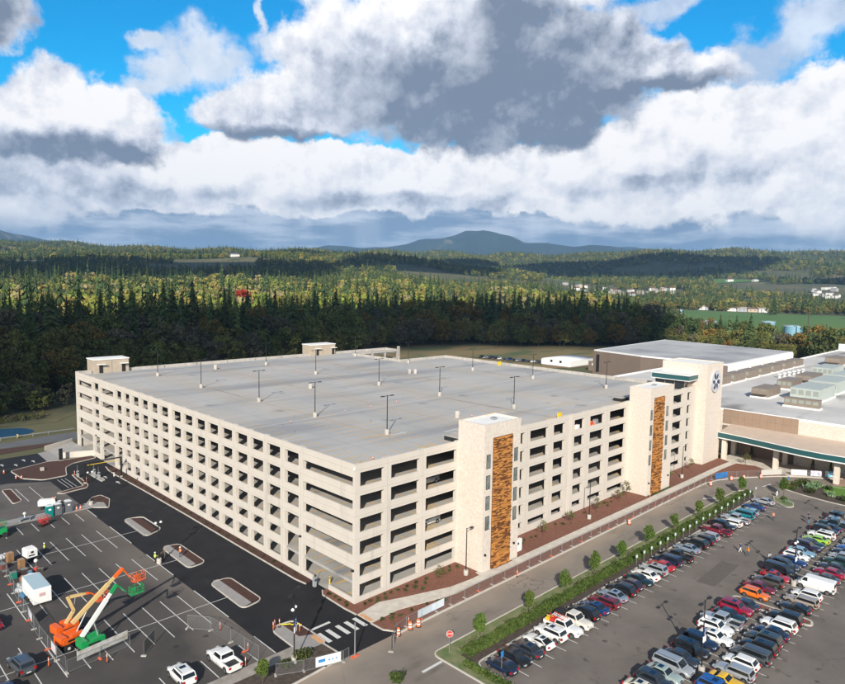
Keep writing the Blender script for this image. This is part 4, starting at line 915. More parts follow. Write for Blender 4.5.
def cloth(c):
    if c not in CL: CL[c] = mat('cloth_%d' % len(CL), c, .85)
    return CL[c]
def person(pose, x, y, rz, shirt, trousers, hair, label, group, hat=None, vest=False, z=.01):
    o = bpy.data.objects.new('person', BM[pose]); COL.objects.link(o); o.location = (x, y, z); o.rotation_euler = (0, 0, rz)
    for i, m in ((1, cloth(shirt)), (2, cloth(trousers)), (3, cloth(hair)), (4, m_rubber)): o.material_slots[i].link = 'OBJECT'; o.material_slots[i].material = m
    tag(o, label, 'person', group)
    if hat:
        b = MB(); b.lathe((.015, 0, 1.70), [(.15, 0), (.125, .02), (.12, .08), (.06, .125), (.01, .13)], 12); b.build('hard_hat', cloth(hat), o)
    if vest:
        b = MB()
        for zz in (1.12, 1.26): b.lathe((0, 0, zz), [(.185, 0), (.185, .04)], 12)
        b.build('reflective_band', cloth((.8, .8, .6)), o)
gp = 'people walking in the customer lot'; blk = (.02, .018, .016); jean = (.03, .05, .11)
person('walk', 61.0, -30.7, 2.3, (.05, .08, .18), (.75, .75, .75), blk, 'person in dark top and white trousers walking beside a person in orange', gp)
person('walk', 60.3, -32.2, 2.3, (.85, .26, .03), (.04, .10, .14), (.2, .15, .1), 'person in orange shirt and dark jeans crossing the lot aisle', gp)
person('stand', 60.4, -35.6, 1.2, (.7, .7, .68), (.3, .3, .32), blk, 'person in white top standing at the noses of the middle row', gp)
person('walk', 82.3, -29.2, 3.5, (.5, .22, .15), (.04, .05, .07), blk, 'person with bare arms behind the dark blue sedan at the far end', gp)
person('stand', 87.7, -34.0, 4.0, (.02, .04, .10), (.03, .035, .06), (.3, .2, .15), 'person in navy top, left of three standing at the far lot end', gp)
person('stand', 85.6, -34.6, .8, (.02, .02, .025), (.12, .22, .36), (.3, .2, .1), 'person in black top and light jeans, nearest of three at the far lot', gp)
person('stand', 87.6, -36.0, 2.4, (.02, .02, .022), (.02, .02, .025), (.2, .13, .1), 'person all in black, right of three at the far lot end', gp)
gw = 'construction workers in the side lot'; hv = (.55, .75, .04); ho = (.85, .2, .03)
person('work', -15.0, 32.7, 0, hv, (.03, .03, .04), blk, 'worker in yellow vest bending at the foot of the light pole', gw, (.8, .8, .8), True)
person('work', -13.2, 33.2, 3.2, (.22, .17, .12), (.12, .1, .08), blk, 'worker in tan clothes beside the light pole and the long island', gw, (.5, .4, .3))
person('stand', -11.2, 31.8, 2, ho, (.05, .09, .15), blk, 'worker in orange vest and jeans standing on the island walk', gw, (.8, .8, .8), True, z=.125)
person('stand', -26.9, 48.6, 3.0, hv, (.03, .03, .035), blk, 'worker in yellow vest beside the white compressor', gw, (.8, .8, .8), True)
person('work', -3.9, 82.2, 0, (.7, .7, .7), (.02, .02, .02), blk, 'worker by the wall opening behind the height bar gantry', gw, (.8, .8, .8))
# ================================================================== cones, barrels, delineators
m_or = mat('cone_orange', (.80, .13, .04), .6)
def cone_proto():
    r = empty('traffic_cone'); b = MB(); b.box(-.19, .19, -.19, .19, 0, .04); b.build('base', m_rubber, r)
    b = MB(); b.lathe((0, 0, .04), [(.15, 0), (.04, .68), (.03, .7)], 12); b.build('cone', m_or, r); b = MB(); b.lathe((0, 0, .04), [(.112, .3), (.082, .46)], 12); b.build('collar', m_refl, r); return r
def barrel_proto():
    r = empty('traffic_barrel'); b = MB(); b.lathe((0, 0, 0), [(.38, 0), (.38, .1), (.3, .1)], 14); b.build('base', m_rubber, r)
    b = MB(); b.lathe((0, 0, .1), [(.3, 0), (.27, .4), (.27, .42), (.24, .8), (.22, .95), (.1, .98)], 14); b.build('drum', m_orange, r)
    for z in (.25, .62): b = MB(); b.lathe((0, 0, .1), [(.295-.03*z/.6, z), (.285-.035*z/.6, z+.17)], 14); b.build('stripe', m_refl, r)
    return r
def post_proto():
    r = empty('delineator_post'); b = MB(); b.lathe((0, 0, 0), [(.2, 0), (.2, .06), (.06, .08)], 10); b.build('base', m_rubber, r)
    b = MB(); b.tube((0, 0, .06), (0, 0, 1.15), .055, n=8); b.build('tube', m_orange, r); b = MB(); b.tube((0, 0, .75), (0, 0, .9), .06, n=8); b.tube((0, 0, .95), (0, 0, 1.05), .06, n=8); b.build('collar', m_refl, r); return r
cp_, bp_, pp_ = cone_proto(), barrel_proto(), post_proto()
used = set()
def place(p, x, y, z, label, cat, group, s=1.0, rz=0):
    if p.name not in used: used.add(p.name); p.location = (x, y, z); p.scale = (s,)*3; tag(p, label, cat, group); return p
    return dup(p, (x, y, z), rz, label, cat, group, s)
for x, y, w_ in ((-.9, -10.3, 'leftmost of three by the crosswalk corner'), (1.3, -10.25, 'middle of three by the crosswalk corner'), (2.6, -10.5, 'rightmost of three by the crosswalk corner'), (58.8, -10.9, 'alone at the road edge between the wood panel towers'),
                 (95.9, -11.4, 'at the road edge below the emblem tower'), (103.9, -13.0, 'beside the blue banner'), (107.2, -14.7, 'in front of the mulch patch, right of the banner'), (111.2, -17.2, 'in front of the mulch patch, nearest the canopy')):
    place(bp_, x, y, .01, 'orange and white traffic barrel '+w_, 'traffic barrel', 'traffic barrels along the road')
for x, y, w_ in ((24.5, -10.2, 'alone at the kerb in front of the first tower'), (-17.2, 6.6, 'by the loose fence panels on the dusty lot edge'), (-17.1, -.4, 'beside the near fence panels above the walk'), (-18.9, -3.0, 'at the tail of the white crew pickup'), (-12.2, 1.7, 'left of three on the near island'), (-11.8, 2.0, 'middle of three on the near island'), (-11.2, 1.8, 'right of three on the near island'),
                 (-35.9, 12.7, 'by the mesh fence left of the boom lifts'), (-30.6, 8.9, 'in front of the long white barrier panel'), (-9.3, 91.8, 'left of the ticket machine'), (-5.9, 89.6, 'on the gate island'), (-8.9, 85.0, 'yellow banded, at the gantry foot'), (76.6, -6.2, 'at the door of the second tower'), (-9.9, -1.0, 'low, beside the light pole on the near island'), (1.9, -9.3, 'behind the barrels near the sidewalk banner')):
    place(pp_, x, y, .12 if y > -5 and -12.5 < x < -9 and y < 3 else .01, 'orange delineator post '+w_, 'delineator post', 'orange delineator posts')
for x, y, w_ in ((-20.8, 104.2, 'at the tip of the big mulch bed'), (-23, 103.2, 'second from the mulch bed tip'), (-19.8, 97.8, 'at the kerb bulge of the mulch bed'), (-18.9, 96.9, 'on the kerb bulge of the mulch bed, right one'), (-5.6, 109.9, 'on the concrete ramp entry'), (-16.4, 66.9, 'left of two near the walkway pole'), (-15.7, 66.9, 'right of two near the walkway pole'), (-24.3, 101, 'farthest left on the blue-black patch')):
    place(cp_, x, y, .02, 'orange traffic cone '+w_, 'traffic cone', 'traffic cones', 1.25)
for i, (x, y) in enumerate(((10.4, 32), (24.4, 33.8), (31.4, 34.2), (39.3, 34.8), (45.9, 34.9), (23.9, 87.3), (34.9, 89.4), (41, 90), (50, 89.6), (72.8, 68.5), (5.7, 2.9), (40.8, 14.2), (23.9, 3.4))):
    w_ = ['nearest the left edge on the front joint line', 'second on the front joint line', 'third on the front joint line', 'fourth on the front joint line', 'fifth, in the roof middle joint line', 'first on the rear joint line', 'second on the rear joint line', 'third on the rear joint line', 'last on the rear joint line', 'alone toward the back right of the roof', 'with white top near the front roof corner', 'near the front light poles', 'beside the first stair tower roof'][i]
    place(cp_, x, y, 19.61, 'small red-orange cone on the garage roof, '+w_, 'traffic cone', 'cones on the garage roof', .6)
# roof clutter
for i, (x, y, w_) in enumerate(((34, 107.5, 'far rear left'), (35.7, 62.2, 'left of the middle pole row'), (37.7, 15.3, 'left of the first tower roof'), (73.9, 65, 'right of the ramp notch'), (72.6, 66, 'tall white one near the ramp notch'))):
    b = MB(); b.lathe((0, 0, 0), [(.5, 0), (.5, 1.3), (.42, 1.36)], 12); o = b.build('concrete_drum', m_conc, None, (x, y, 19.61)); tag(o, 'pale round concrete drum on the roof, '+w_, 'drum', 'drums on the garage roof')
b = MB()
for k in range(3): b.box(-.5+.4*k, -.2+.4*k, -.2, .2, 0, .95)
o = b.build('barrier_panel', m_yellow, None, (53.4, 2.2, 19.61)); tag(o, 'yellow barrier panels at the roof edge left of the middle joint', 'barrier')
b = MB(); b.box(-.7, .7, -.1, .1, 0, 1.2); o = b.build('barrier_panel', m_yellow, None, (108.5, 62.1, 19.61)); tag(o, 'yellow barrier panel at the far back roof parapet', 'barrier')
for (x0, y0, x1, y1, w_) in ((79.2, 2.9, 86.5, 5, 'second'), (22.6, 1.2, 26.4, 4.4, 'first')):
    b = MB(); b.box(x0, x1, y0, y1, 19.61, 20.35); b.box(x0-.1, x1+.1, y0-.1, y1+.1, 20.35, 20.45, 1); o = b.build('stair_hood', [m_black, m_conc]); tag(o, f'dark low stair hood on the roof behind the {w_} wood panel tower', 'stair hood')
# debris in an upper bay
for (x, y, c1, c2, w_) in ((57.3, 1.0, m_yellow, m_white, 'pale'), (63.6, 1.0, m_red, m_orange, 'red')):
    t = empty('material_pile', (x, y, 16.26), 0, f'{w_} building materials heaped in a top floor bay right of the joint', 'material pile')
    for k in range(6):
        b = MB(); b.obox((rnd.uniform(-1.6, 1.6), rnd.uniform(-.2, .5), .35+.12*k), (rnd.uniform(.3, .7), .1, 0), (-.1, .3, 0), (0, 0, .25+.08*k)); b.build('crate', [c1, c2, m_steel][k % 3], t)
# ================================================================== signs
def text_mesh(txt, size, m, parent, loc, rz):
    c = bpy.data.curves.new('lettering', 'FONT'); c.body = txt; c.size = size; c.align_x = 'CENTER'; c.align_y = 'CENTER'; c.extrude = .003
    t_ = bpy.data.objects.new('lettering_curve', c); COL.objects.link(t_)
    me = bpy.data.meshes.new_from_object(t_.evaluated_get(bpy.context.evaluated_depsgraph_get())); bpy.data.objects.remove(t_); bpy.data.curves.remove(c)
    me.materials.clear(); me.materials.append(m); o = bpy.data.objects.new('lettering', me); COL.objects.link(o); o.parent = parent; o.location = loc; o.rotation_euler = (math.pi/2, 0, rz); return o
def stop_sign(x, y, rz, label, z=.12):
    r = empty('stop_sign', (x, y, z), rz, label, 'sign', None); b = MB(); b.tube((0, 0, 0), (0, 0, 2.9), .045); b.build('post', m_steel, r)
    P = [(.42*math.cos(math.radians(22.5+45*k)), .42*math.sin(math.radians(22.5+45*k))) for k in range(8)]
    for rr, yy, mt, nm in ((1.08, -.05, m_white, 'border'), (1, -.062, m_red, 'face')):
        b = MB(); b.add([(px*rr, yy, 2.5+pz*rr) for px, pz in P]+[(px*rr, yy+.012, 2.5+pz*rr) for px, pz in P], [tuple(range(8)), tuple(range(8, 16))[::-1]]+[(k, 8+k, 8+(k+1) % 8, (k+1) % 8) for k in range(8)]); b.build(nm, mt, r)
    text_mesh('STOP', .3, m_white, r, (0, -.068, 2.5), 0)
stop_sign(.9, -17.8, -.7, 'red stop sign on post at the near corner of the hedge median')
stop_sign(97.1, -17.7, -.9, 'red stop sign at the far end of the hedge median')
def small_sign(name, x, y, w, h, zb, m, label, group=None, cat='sign', z=.1, rz=0):
    r = empty(name, (x, y, z), rz, label, cat, group); b = MB(); b.tube((0, 0, 0), (0, 0, zb+h), .035, n=5); b.build('post', m_steel, r); b = MB(); b.box(-w/2, w/2, -.06, -.037, zb, zb+h); b.build('panel', m, r); return r
m_blue = mat('sign_light_blue', (.03, .22, .55), .5)
small_sign('parking_sign', 2.2, -25.0, .5, .75, 2.1, m_blue, 'blue sign on a post beside the nearest car of the hedge row')
small_sign('parking_sign', 106.3, -24.6, .5, .8, 2.3, m_blue, 'blue sign on a post at the tip of the flower bed by the canopy')
small_sign('parking_sign', 98.9, -24.6, .9, 1.0, .2, m_white, 'small white sign at the kerb by the far end island')
HS = [42.2, 44.8, 47.4, 50.6, 53.4, 56.4, 59.7, 62.4, 65.3, 68.3, 71.3, 74.2, 77.2, 80.3, 83.4, 86.4, 89.6, 92.8, 96.2]
o19 = ['nearest', 'second', 'third', 'fourth', 'fifth', 'sixth', 'seventh', 'eighth', 'ninth', 'tenth', 'eleventh', 'twelfth', 'thirteenth', 'fourteenth', 'fifteenth', 'sixteenth', 'seventeenth', 'eighteenth', 'farthest']
for i, x in enumerate(HS): small_sign('parking_sign', x, -21.1, .32, .5, 1.35, mat('sign_face_pale', (.5, .55, .58), .5), f'small white parking sign on a post behind the hedge, {o19[i]} of nineteen', 'white parking signs along the hedge', rz=-.5)
# ================================================================== fences
m_mesh = mat('chain_link', (.26, .27, .28), .6, alpha=.13); m_scrim = mat('dark_scrim', (.03, .033, .035), .85, alpha=.55)
def fence(pts, label, h=1.85, step=3.2, mesh=None, tilt=0, feet=True, rails=True):
    t = empty('mesh_fence', (pts[0][0], pts[0][1], 0), 0, label, 'fence'); O = Vector((pts[0][0], pts[0][1], 0))
    for (a, c) in zip(pts[:-1], pts[1:]):
        A_ = Vector((*a, 0))-O; B_ = Vector((*c, 0))-O; n = max(1, round((B_-A_).length/step))
        for k in range(n):
            p = A_+(B_-A_)*(k/n); q = A_+(B_-A_)*((k+1)/n); e = (q-p).normalized()*.05; p2, q2 = p+e, q-e; up_ = Vector((0, 0, 1))
            b = MB()
            for (u, v) in ((p2+up_*.1, p2+up_*h), (q2+up_*.1, q2+up_*h), (p2+up_*h, q2+up_*h), (p2+up_*.12, q2+up_*.12)): b.tube(u, v, .02, n=5)
            f = b.build('panel_frame', m_steel, t)
            b = MB(); b.add([p2+up_*.14, q2+up_*.14, q2+up_*(h-.03), p2+up_*(h-.03)], [(0, 1, 2, 3)]); b.build('mesh_infill', mesh or m_mesh, f)
            if feet: b = MB(); nn = Vector((-(q-p).y, (q-p).x, 0)).normalized(); b.obox(p+up_*.09, nn*.33, e.normalized()*.13, up_*.06); b.build('foot', m_or if (k % 3 == 1) else m_conc, f)
    return t
def banner(name, p, q, z0, z1, m, label, off=(0, 0), extra=None, kind='banner'):
    P = Vector((*p, 0)); Q = Vector((*q, 0)); d = (Q-P); n = Vector((d.y, -d.x, 0)).normalized()
    b = MB(); a = P+n*.07; c = Q+n*.07
    V = []
    for o_ in (0, .012):
        V += [a+n*o_+Vector((0, 0, z0)), c+n*o_+Vector((0, 0, z0)), c+n*o_+Vector((0, 0, z1)), a+n*o_+Vector((0, 0, z1))]
    b.add(V, [(0, 3, 2, 1), (4, 5, 6, 7), (0, 1, 5, 4), (1, 2, 6, 5), (2, 3, 7, 6), (3, 0, 4, 7)])
    o = b.build(name, m); tag(o, label, kind)
    return o, a+n*.016, d, n
fence([(-1.3, -10.3), (1.2, -9.6), (13, -9.4), (60, -9.45), (100.5, -9.7), (105, -11.3), (112.5, -16.2), (118.6, -20.3), (123.5, -27.0), (126.5, -31)], 'long low chain link fence along the sidewalk kerb in front of the garage', 1.55)
fence([(-4.2, -12.6), (-1.3, -10.5)], 'dark screened fence section at the crosswalk corner', 2.0, mesh=m_scrim)
fence([(-34.2, 50), (-33.6, 43), (-34.2, 36), (-34.6, 29), (-35, 20), (-34.8, 9.9)], 'chain link fence left of the boom lifts and debris', 1.9)
fence([(-34.8, 9.7), (-27.2, 10.7)], 'chain link fence panels in front of the green lift', 1.6)
fence([(-26.9, 7.2), (-24.6, 9.4)], 'lone leaning chain link panel on the empty stalls', 1.9, mesh=m_scrim)
fence([(-20.2, 9.8), (-18.2, 7.2), (-17.7, 2.8), (-17.2, -3.2)], 'chain link panels along the dusty lot edge above the white pickup', 1.9)
fence([(-17.4, -7.2), (-14.5, -8.7), (-12.0, -9.6), (-9.9, -10.3), (-8.9, -10.2)], 'green railed fence around the corner planting bed', 1.5)
o, a, d, n = banner('closure_sign', (-4.1, -12.75), (-2.9, -11.7), .75, 1.95, m_white, 'white closure sign with red lettering on the crosswalk corner fence', kind='sign')
def letters(txt, p, d, n, size, z, m, parent):
    text_mesh(txt, size, m, parent, (p.x, p.y, z), math.atan2(d.y, d.x))
letters('ROAD', a+d*.5, d, n, .5, 1.58, m_red, o); letters('CLOSED', a+d*.5, d, n, .36, 1.12, m_red, o)
o, a, d, n = banner('banner', (3.4, -9.45), (8.6, -9.42), .5, 1.6, mat('banner_white', (.68, .74, .78), .6, col2=(.55, .66, .74), vscale=.6), 'long pale blue-white banner on the sidewalk fence right of the barrels')
o, a, d, n = banner('banner', (-13.2, -9.25), (-10.2, -10.2), .3, 1.5, m_white, 'white banner with blue mark on the planting bed fence', )
b = MB(); 
for k, w_ in ((.1, .28), (.5, .07), (.64, .07), (.78, .07)):
    b.add([a+d*k+Vector((0, 0, .75)), a+d*(k+w_)+Vector((0, 0, .75)), a+d*(k+w_)+Vector((0, 0, 1.15 if w_ > .1 else .95)), a+d*k+Vector((0, 0, 1.15 if w_ > .1 else .95))], [(0, 1, 2, 3)])
b.build('printed_mark', m_blue, o)
b = MB(); 
for (p, q, m_, w_) in (((101.2, -10.25), (105, -11.6), mat('banner_blue', (.02, .13, .35), .5, col2=(.05, .2, .45), vscale=.8), 'blue banner on the fence at the road bend'), ((112.9, -16.6), (117.6, -19.8), mat('banner_grey', (.5, .48, .44), .6), 'long grey white banner on the fence before the canopy'),
    ((119.2, -21.4), (121.3, -24.3), m_white, 'white banner on the fence in front of the canopy, left one'), ((121.8, -25.0), (123.2, -27), mat('banner_purple', (.35, .36, .5), .6, col2=(.75, .75, .78), vscale=1.6), 'white and purple banner, middle one in front of the canopy'), ((123.8, -27.6), (125.8, -30.2), mat('banner_cyan', (.75, .78, .8), .6, col2=(.05, .45, .7), vscale=1.2, lo=.5, hi=.55), 'white banner with cyan marks, right one in front of the canopy')):
    banner('banner', p, q, .3, 1.65, m_, w_)
o, a, d, n = banner('banner', (-33.6, 10.1), (-27.4, 11.1), .9, 2.0, mat('barrier_white', (.60, .64, .68), .6, col2=(.40, .36, .28), vscale=1.2), 'long white barrier panel in front of the green boom lift')
for (p, q, w_) in (((-34.75, 26.5), (-34.95, 23.8), 'pale blue upper sign on the fence left of the lifts'), ((-35.0, 15.2), (-35.0, 13.4), 'white and pink lower sign on the fence left of the lifts')): banner('fence_sign', q, p, .7, 1.8, mat('sign_pale', (.6, .68, .75), .6, col2=(.75, .6, .6), vscale=1.5), w_, kind='sign')
# ================================================================== construction lot
m_bo = mat('lift_orange', (.80, .13, .015), .4); m_bt = mat('boom_tan', (.62, .45, .20), .5); m_bg = mat('lift_green', (.01, .30, .08), .4); m_bw = mat('boom_white', (.72, .74, .72), .45)
def boom(name, base, rz, piv, tip, jib, basket, mb_, mboom, mtip, label, art=None, w=.3):
    """base xy; all other points in world coordinates relative to base"""
    r = empty(name, (base[0], base[1], .01), 0, label, 'boom lift', 'boom lifts in the side lot')
    c, s = math.cos(rz), math.sin(rz); ax = Vector((c, s, 0)); ay = Vector((-s, c, 0)); az = Vector((0, 0, 1))
    b = MB(); b.obox(az*.72, ax*1.45, ay*.7, az*.2); b.build('chassis', m_black, r)
    for sx in (1.1, -1.1):
        for sy in (.9, -.9):
            b = MB(); p = ax*sx+ay*sy+az*.48; b.tube(p-ay*.2, p+ay*.2, .48, n=18, mi=0); b.tube(p-ay*.22, p+ay*.22, .2, n=10, mi=1); b.build('wheel', [m_rubber, m_refl], r)
    b = MB(); b.obox(az*1.3-ax*.45, ax*1.25, ay*.95, az*.33); b.obox(az*1.45-ax*1.55, ax*.35, ay*.85, az*.48); b.obox(az*1.42+ax*.15+ay*.72, ax*.75, ay*.24, az*.4); b.obox(az*1.42+ax*.15-ay*.72, ax*.75, ay*.24, az*.4)
    tt = b.build('turntable', mb_, r); b = MB(); b.obox(az*1.3-ax*.4-ay*.965, ax*.7, ay*.012, az*.13); b.build('decal', m_black, tt)
    P, T_ = Vector(piv), Vector(tip); D = (T_-P).normalized(); side = D.cross(az).normalized(); upv = side.cross(D)
    L_ = (T_-P).length
    if art:
        pts = [Vector(p) for p in art]
        for u, v in zip(pts[:-1], pts[1:]):
            dd = (v-u); b = MB(); sd = dd.cross(az); sd = sd.normalized() if sd.length > .01 else ay; b.obox((u+v)/2, dd/2, sd*.16, dd.cross(sd).normalized()*.18); b.build('boom_section', mboom, r)
    b = MB(); b.obox(P+D*L_*.36, D*L_*.36, side*w*.62, upv*w*.8); bo = b.build('boom', mboom, r)
    b = MB(); b.obox(P+D*L_*.6, D*L_*.3, side*w*.45, upv*w*.6); b.build('boom_section', mboom, r)
    b = MB(); b.obox(P+D*L_*.93, D*L_*.09, side*w*.5, upv*w*.65); b.build('boom_tip', mtip, r)
    b = MB(); b.obox(P+D*L_*.32-side*(w*.63+.006), D*L_*.14, side*.005, upv*w*.28); b.build('decal', m_black, bo)
    b = MB(); b.tube(ax*.5+az*1.5, P+D*L_*.3-upv*.2, .09); b.build('lift_cylinder', m_steel, r)
    b = MB(); J = Vector(jib); b.tube(T_, (T_+J)/2+az*.1, .11, n=5); b.tube((T_+J)/2+az*.1, J, .10, n=5); b.build('jib', mtip, r)
    # basket of rails
    bc = Vector(basket); b = MB(); bx, by, bz = .8, .4, 1.0
    cs = [(-bx, -by), (bx, -by), (bx, by), (-bx, by)]
    for k in range(4):
        a_, c_ = cs[k], cs[(k+1) % 4]
        for zz in (.02, .5, bz): b.tube(bc+ax*a_[0]+ay*a_[1]+az*zz, bc+ax*c_[0]+ay*c_[1]+az*zz, .024, n=5)
        b.tube(bc+ax*a_[0]+ay*a_[1], bc+ax*a_[0]+ay*a_[1]+az*bz, .035, n=5)
        m_ = ((a_[0]+c_[0])/2, (a_[1]+c_[1])/2); b.tube(bc+ax*m_[0]+ay*m_[1], bc+ax*m_[0]+ay*m_[1]+az*bz, .03, n=5)
    b.obox(bc, ax*bx, ay*by, az*.03); b.obox(bc+az*.8-ax*.5-ay*.3, ax*.25, ay*.12, az*.2); b.build('basket', mtip, r)
    return r
boom('boom_lift', (-32.4, 15.6), .25, (.1, .4, 2.7), (6.3, .4, 7.9), (7.3, .4, 6.4), (8.4, .4, 5.75), m_bo, m_bt, m_bo, 'orange boom lift with long tan boom raised to the right, front one')
boom('boom_lift', (-32.0, 18.6), .2, (.2, -.3, 5.15), (2.4, -.3, 4.95), (3.2, -.3, 4.4), (4.1, -.3, 3.5), m_bo, m_bt, m_bo, 'orange boom lift with folded upright tan boom, behind the long orange one', art=[(-.4, -.3, 1.8), (.6, -.3, 3.2), (-.1, -.3, 5.2)], w=.22)
boom('boom_lift', (-30.7, 12.9), .12, (-1.3, .5, 1.9), (2.9, .5, 7.15), (4.1, .5, 5.9), (5.4, .5, 5.3), m_bg, m_bw, m_bg, 'green boom lift with white boom and green tip beside the orange lift')
# enclosed trailer
t = empty('cargo_trailer', (-32.2, 32.2, .01), 0, 'white enclosed cargo trailer with pale blue roof beside the debris', 'trailer')
b = MB(); b.box(-1.15, 1.15, -2.9, 2.9, .42, 2.55); b.add([(-1.15, 2.9, .42), (1.15, 2.9, .42), (0, 3.5, .42), (-1.15, 2.9, 2.55), (1.15, 2.9, 2.55), (0, 3.5, 2.55)], [(0, 2, 5, 3), (2, 1, 4, 5), (3, 5, 4)]); b.build('body', m_white, t)
b = MB(); b.box(-1.05, 1.05, -2.8, 2.8, 2.55, 2.6); b.build('roof', mat('trailer_roof', (.42, .55, .62), .5), t)
b = MB(); b.box(-1.12, 1.12, -2.93, -2.902, .5, 2.45); b.box(-.4, .4, -2.94, -2.931, 1.4, 1.9, 1); b.build('rear_door', [m_white, mat('pink_mark', (.6, .4, .4), .6)], t)
for sy in (-.5, .5):
    for sx in (1, -1): b = MB(); b.tube((sx*1.0, sy*.9-.3, .35), (sx*1.2, sy*.9-.3, .35), .34, n=14); b.build('wheel', m_rubber, t)
b = MB(); b.tube((0, 3.4, .5), (0, 4.6, .5), .06); b.build('tow_bar', m_black, t)
# tracked compressor
t = empty('tracked_generator', (-29.3, 47.6, .01), .15, 'boxy white generator on black tracks beside a worker', 'generator')
b = MB(); b.box(-1.15, 1.15, -1.3, 1.3, .75, 2.3); b.box(-1.0, 1.0, -1.15, 1.15, 2.3, 2.45); b.build('body', m_white, t); b = MB(); b.box(-.3, .3, -1.34, -1.302, 1.6, 2.0); b.box(-.8, .5, -1.33, -1.302, 1.05, 1.3); b.build('vent', m_black, t)
for s in (1, -1): b = MB(); b.box(s*.95-.3, s*.95+.3, -1.5, 1.5, .12, .6); b.tube((s*.95-.3, 1.5, .36), (s*.95+.3, 1.5, .36), .24, n=10); b.tube((s*.95-.3, -1.5, .36), (s*.95+.3, -1.5, .36), .24, n=10); b.build('track', m_rubber, t)
b = MB(); b.box(-1.2, 1.2, -1.4, 1.4, .6, .75); b.build('chassis', m_black, t)
bpy.data.objects['tracked_generator'].scale = (.68, .72, .8)
t = empty('light_mast_ball', (-30.1, 40.8, .01), 0, 'short mast with round white lamp above the trailer', 'lamp'); b = MB(); b.tube((0, 0, 0), (0, 0, 1.9), .04); b.lathe((0, 0, 0), [(.4, 0), (.1, .15)], 10); b.build('mast', m_steel, t); b = MB(); b.lathe((0, 0, 1.9), [(.05, 0), (.25, .12), (.3, .3), (.25, .48), (.05, .6)], 12); b.build('globe', m_refl, t)
# portable toilets
def toilet(x, y, m, label):
    t = empty('portable_toilet', (x, y, .12), 0, label, 'portable toilet', 'portable toilets by the walkway')
    b = MB(); b.box(-.58, .58, -.58, .58, 0, 2.15); b.build('cabin', m, t); b = MB(); b.add([(-.62, -.62, 2.15), (.62, -.62, 2.15), (.62, .62, 2.15), (-.62, .62, 2.15), (-.3, -.3, 2.4), (.3, -.3, 2.4), (.3, .3, 2.4), (-.3, .3, 2.4)], [(0, 1, 5, 4), (1, 2, 6, 5), (2, 3, 7, 6), (3, 0, 4, 7), (4, 5, 6, 7)]); b.build('roof', mat('toilet_roof', (.5, .55, .56), .6), t)
    b = MB(); b.box(-.42, .42, -.61, -.582, .12, 1.95); b.build('door', m, t); b = MB(); b.box(-.25, .2, -.63, -.612, 1.35, 1.65); b.build('door_label', m_white, t)
toilet(-21.4, 66.4, mat('toilet_teal', (.0, .22, .22), .5), 'teal portable toilet, leftmost by the walkway'); toilet(-19.9, 66.6, mat('toilet_grey', (.13, .14, .155), .6), 'grey portable toilet next to the teal one'); toilet(-17.9, 67.0, mat('toilet_grey', (.13, .14, .155)), 'grey portable toilet, rightmost by the walkway')
# service truck
t = empty('service_truck', (-18.9, 71.2, .01), -.5, 'white service truck with lights on the cab behind the portable toilets', 'truck')
b = MB(); b.box(-1.1, 1.1, -1.0, 1.0, .7, 1.5); b.add([(-1.1, -1.0, 1.5), (.2, -1.0, 1.5), (.2, 1.0, 1.5), (-1.1, 1.0, 1.5), (-1.05, -.9, 2.4), (-.15, -.9, 2.4), (-.15, .9, 2.4), (-1.05, .9, 2.4)], [(0, 1, 5, 4), (1, 2, 6, 5), (2, 3, 7, 6), (3, 0, 4, 7), (4, 5, 6, 7)]); b.build('cab', m_white, t)
b = MB(); b.add([(.20, -.85, 1.6), (.20, .85, 1.6), (-.10, .8, 2.3), (-.10, -.8, 2.3)], [(0, 1, 2, 3)]); w_ = b.build('windscreen', m_cglass, t); w_.location = (.02, 0, .01)
b = MB(); b.box(-4.2, -1.2, -1.1, 1.1, .9, 2.1); b.box(-4.1, -1.3, -.9, .9, 2.1, 2.15); b.build('service_body', m_white, t); b = MB(); b.box(-.8, -.5, -.6, .6, 2.42, 2.55); b.build('light_bar', m_orange, t)
for x in (.5, -3.3):
    for s in (1, -1): b = MB(); b.tube((x, s*.8, .42), (x, s*1.05, .42), .42, n=14); b.build('wheel', m_rubber, t)
t.scale = (.72, .72, .85)
# red scissor lift, green dumpster lift
t = empty('scissor_lift', (-23.4, 62.2, .01), .4, 'red scissor lift platform folded low near the walkway', 'scissor lift')
t.scale = (.8, .8, .68)
b = MB(); b.box(-1.2, 1.2, -.5, .5, .3, .6); b.build('chassis', m_black, t)
for x in (.9, -.9):
    for s in (1, -1): b = MB(); b.tube((x, s*.4, .25), (x, s*.6, .25), .25, n=12); b.build('wheel', m_rubber, t)
b = MB()
for k in range(4):
    z0, z1 = .6+.25*k, .85+.25*k
    for s in (.4, -.4): b.tube((-.9, s, z0), (.9, s, z1), .04, n=4); b.tube((.9, s, z0), (-.9, s, z1), .04, n=4)
b.build('scissor_arms', m_red, t)
b = MB(); b.box(-1.2, 1.2, -.6, .6, 1.6, 1.7)
for x in (-1.2, -.4, .4, 1.2):
    for s in (.6, -.6): b.tube((x, s, 1.7), (x, s, 2.7), .04, n=4)
for s in (.6, -.6): b.tube((-1.2, s, 2.7), (1.2, s, 2.7), .04, n=4); b.tube((-1.2, s, 2.2), (1.2, s, 2.2), .04, n=4)
for x in (-1.2, 1.2): b.tube((x, -.6, 2.7), (x, .6, 2.7), .04, n=4); b.tube((x, -.6, 2.2), (x, .6, 2.2), .04, n=4)
b.build('platform', m_red, t)
t = empty('telehandler', (-30.7, 61.6, .01), 0, 'green machine with railings at the left picture edge by the walkway', 'machine')
b = MB(); b.box(-1.2, 1.1, -.8, .8, .6, 1.5); b.box(-1.0, -.2, -.6, .6, 1.5, 2.6); b.build('body', m_bg, t)
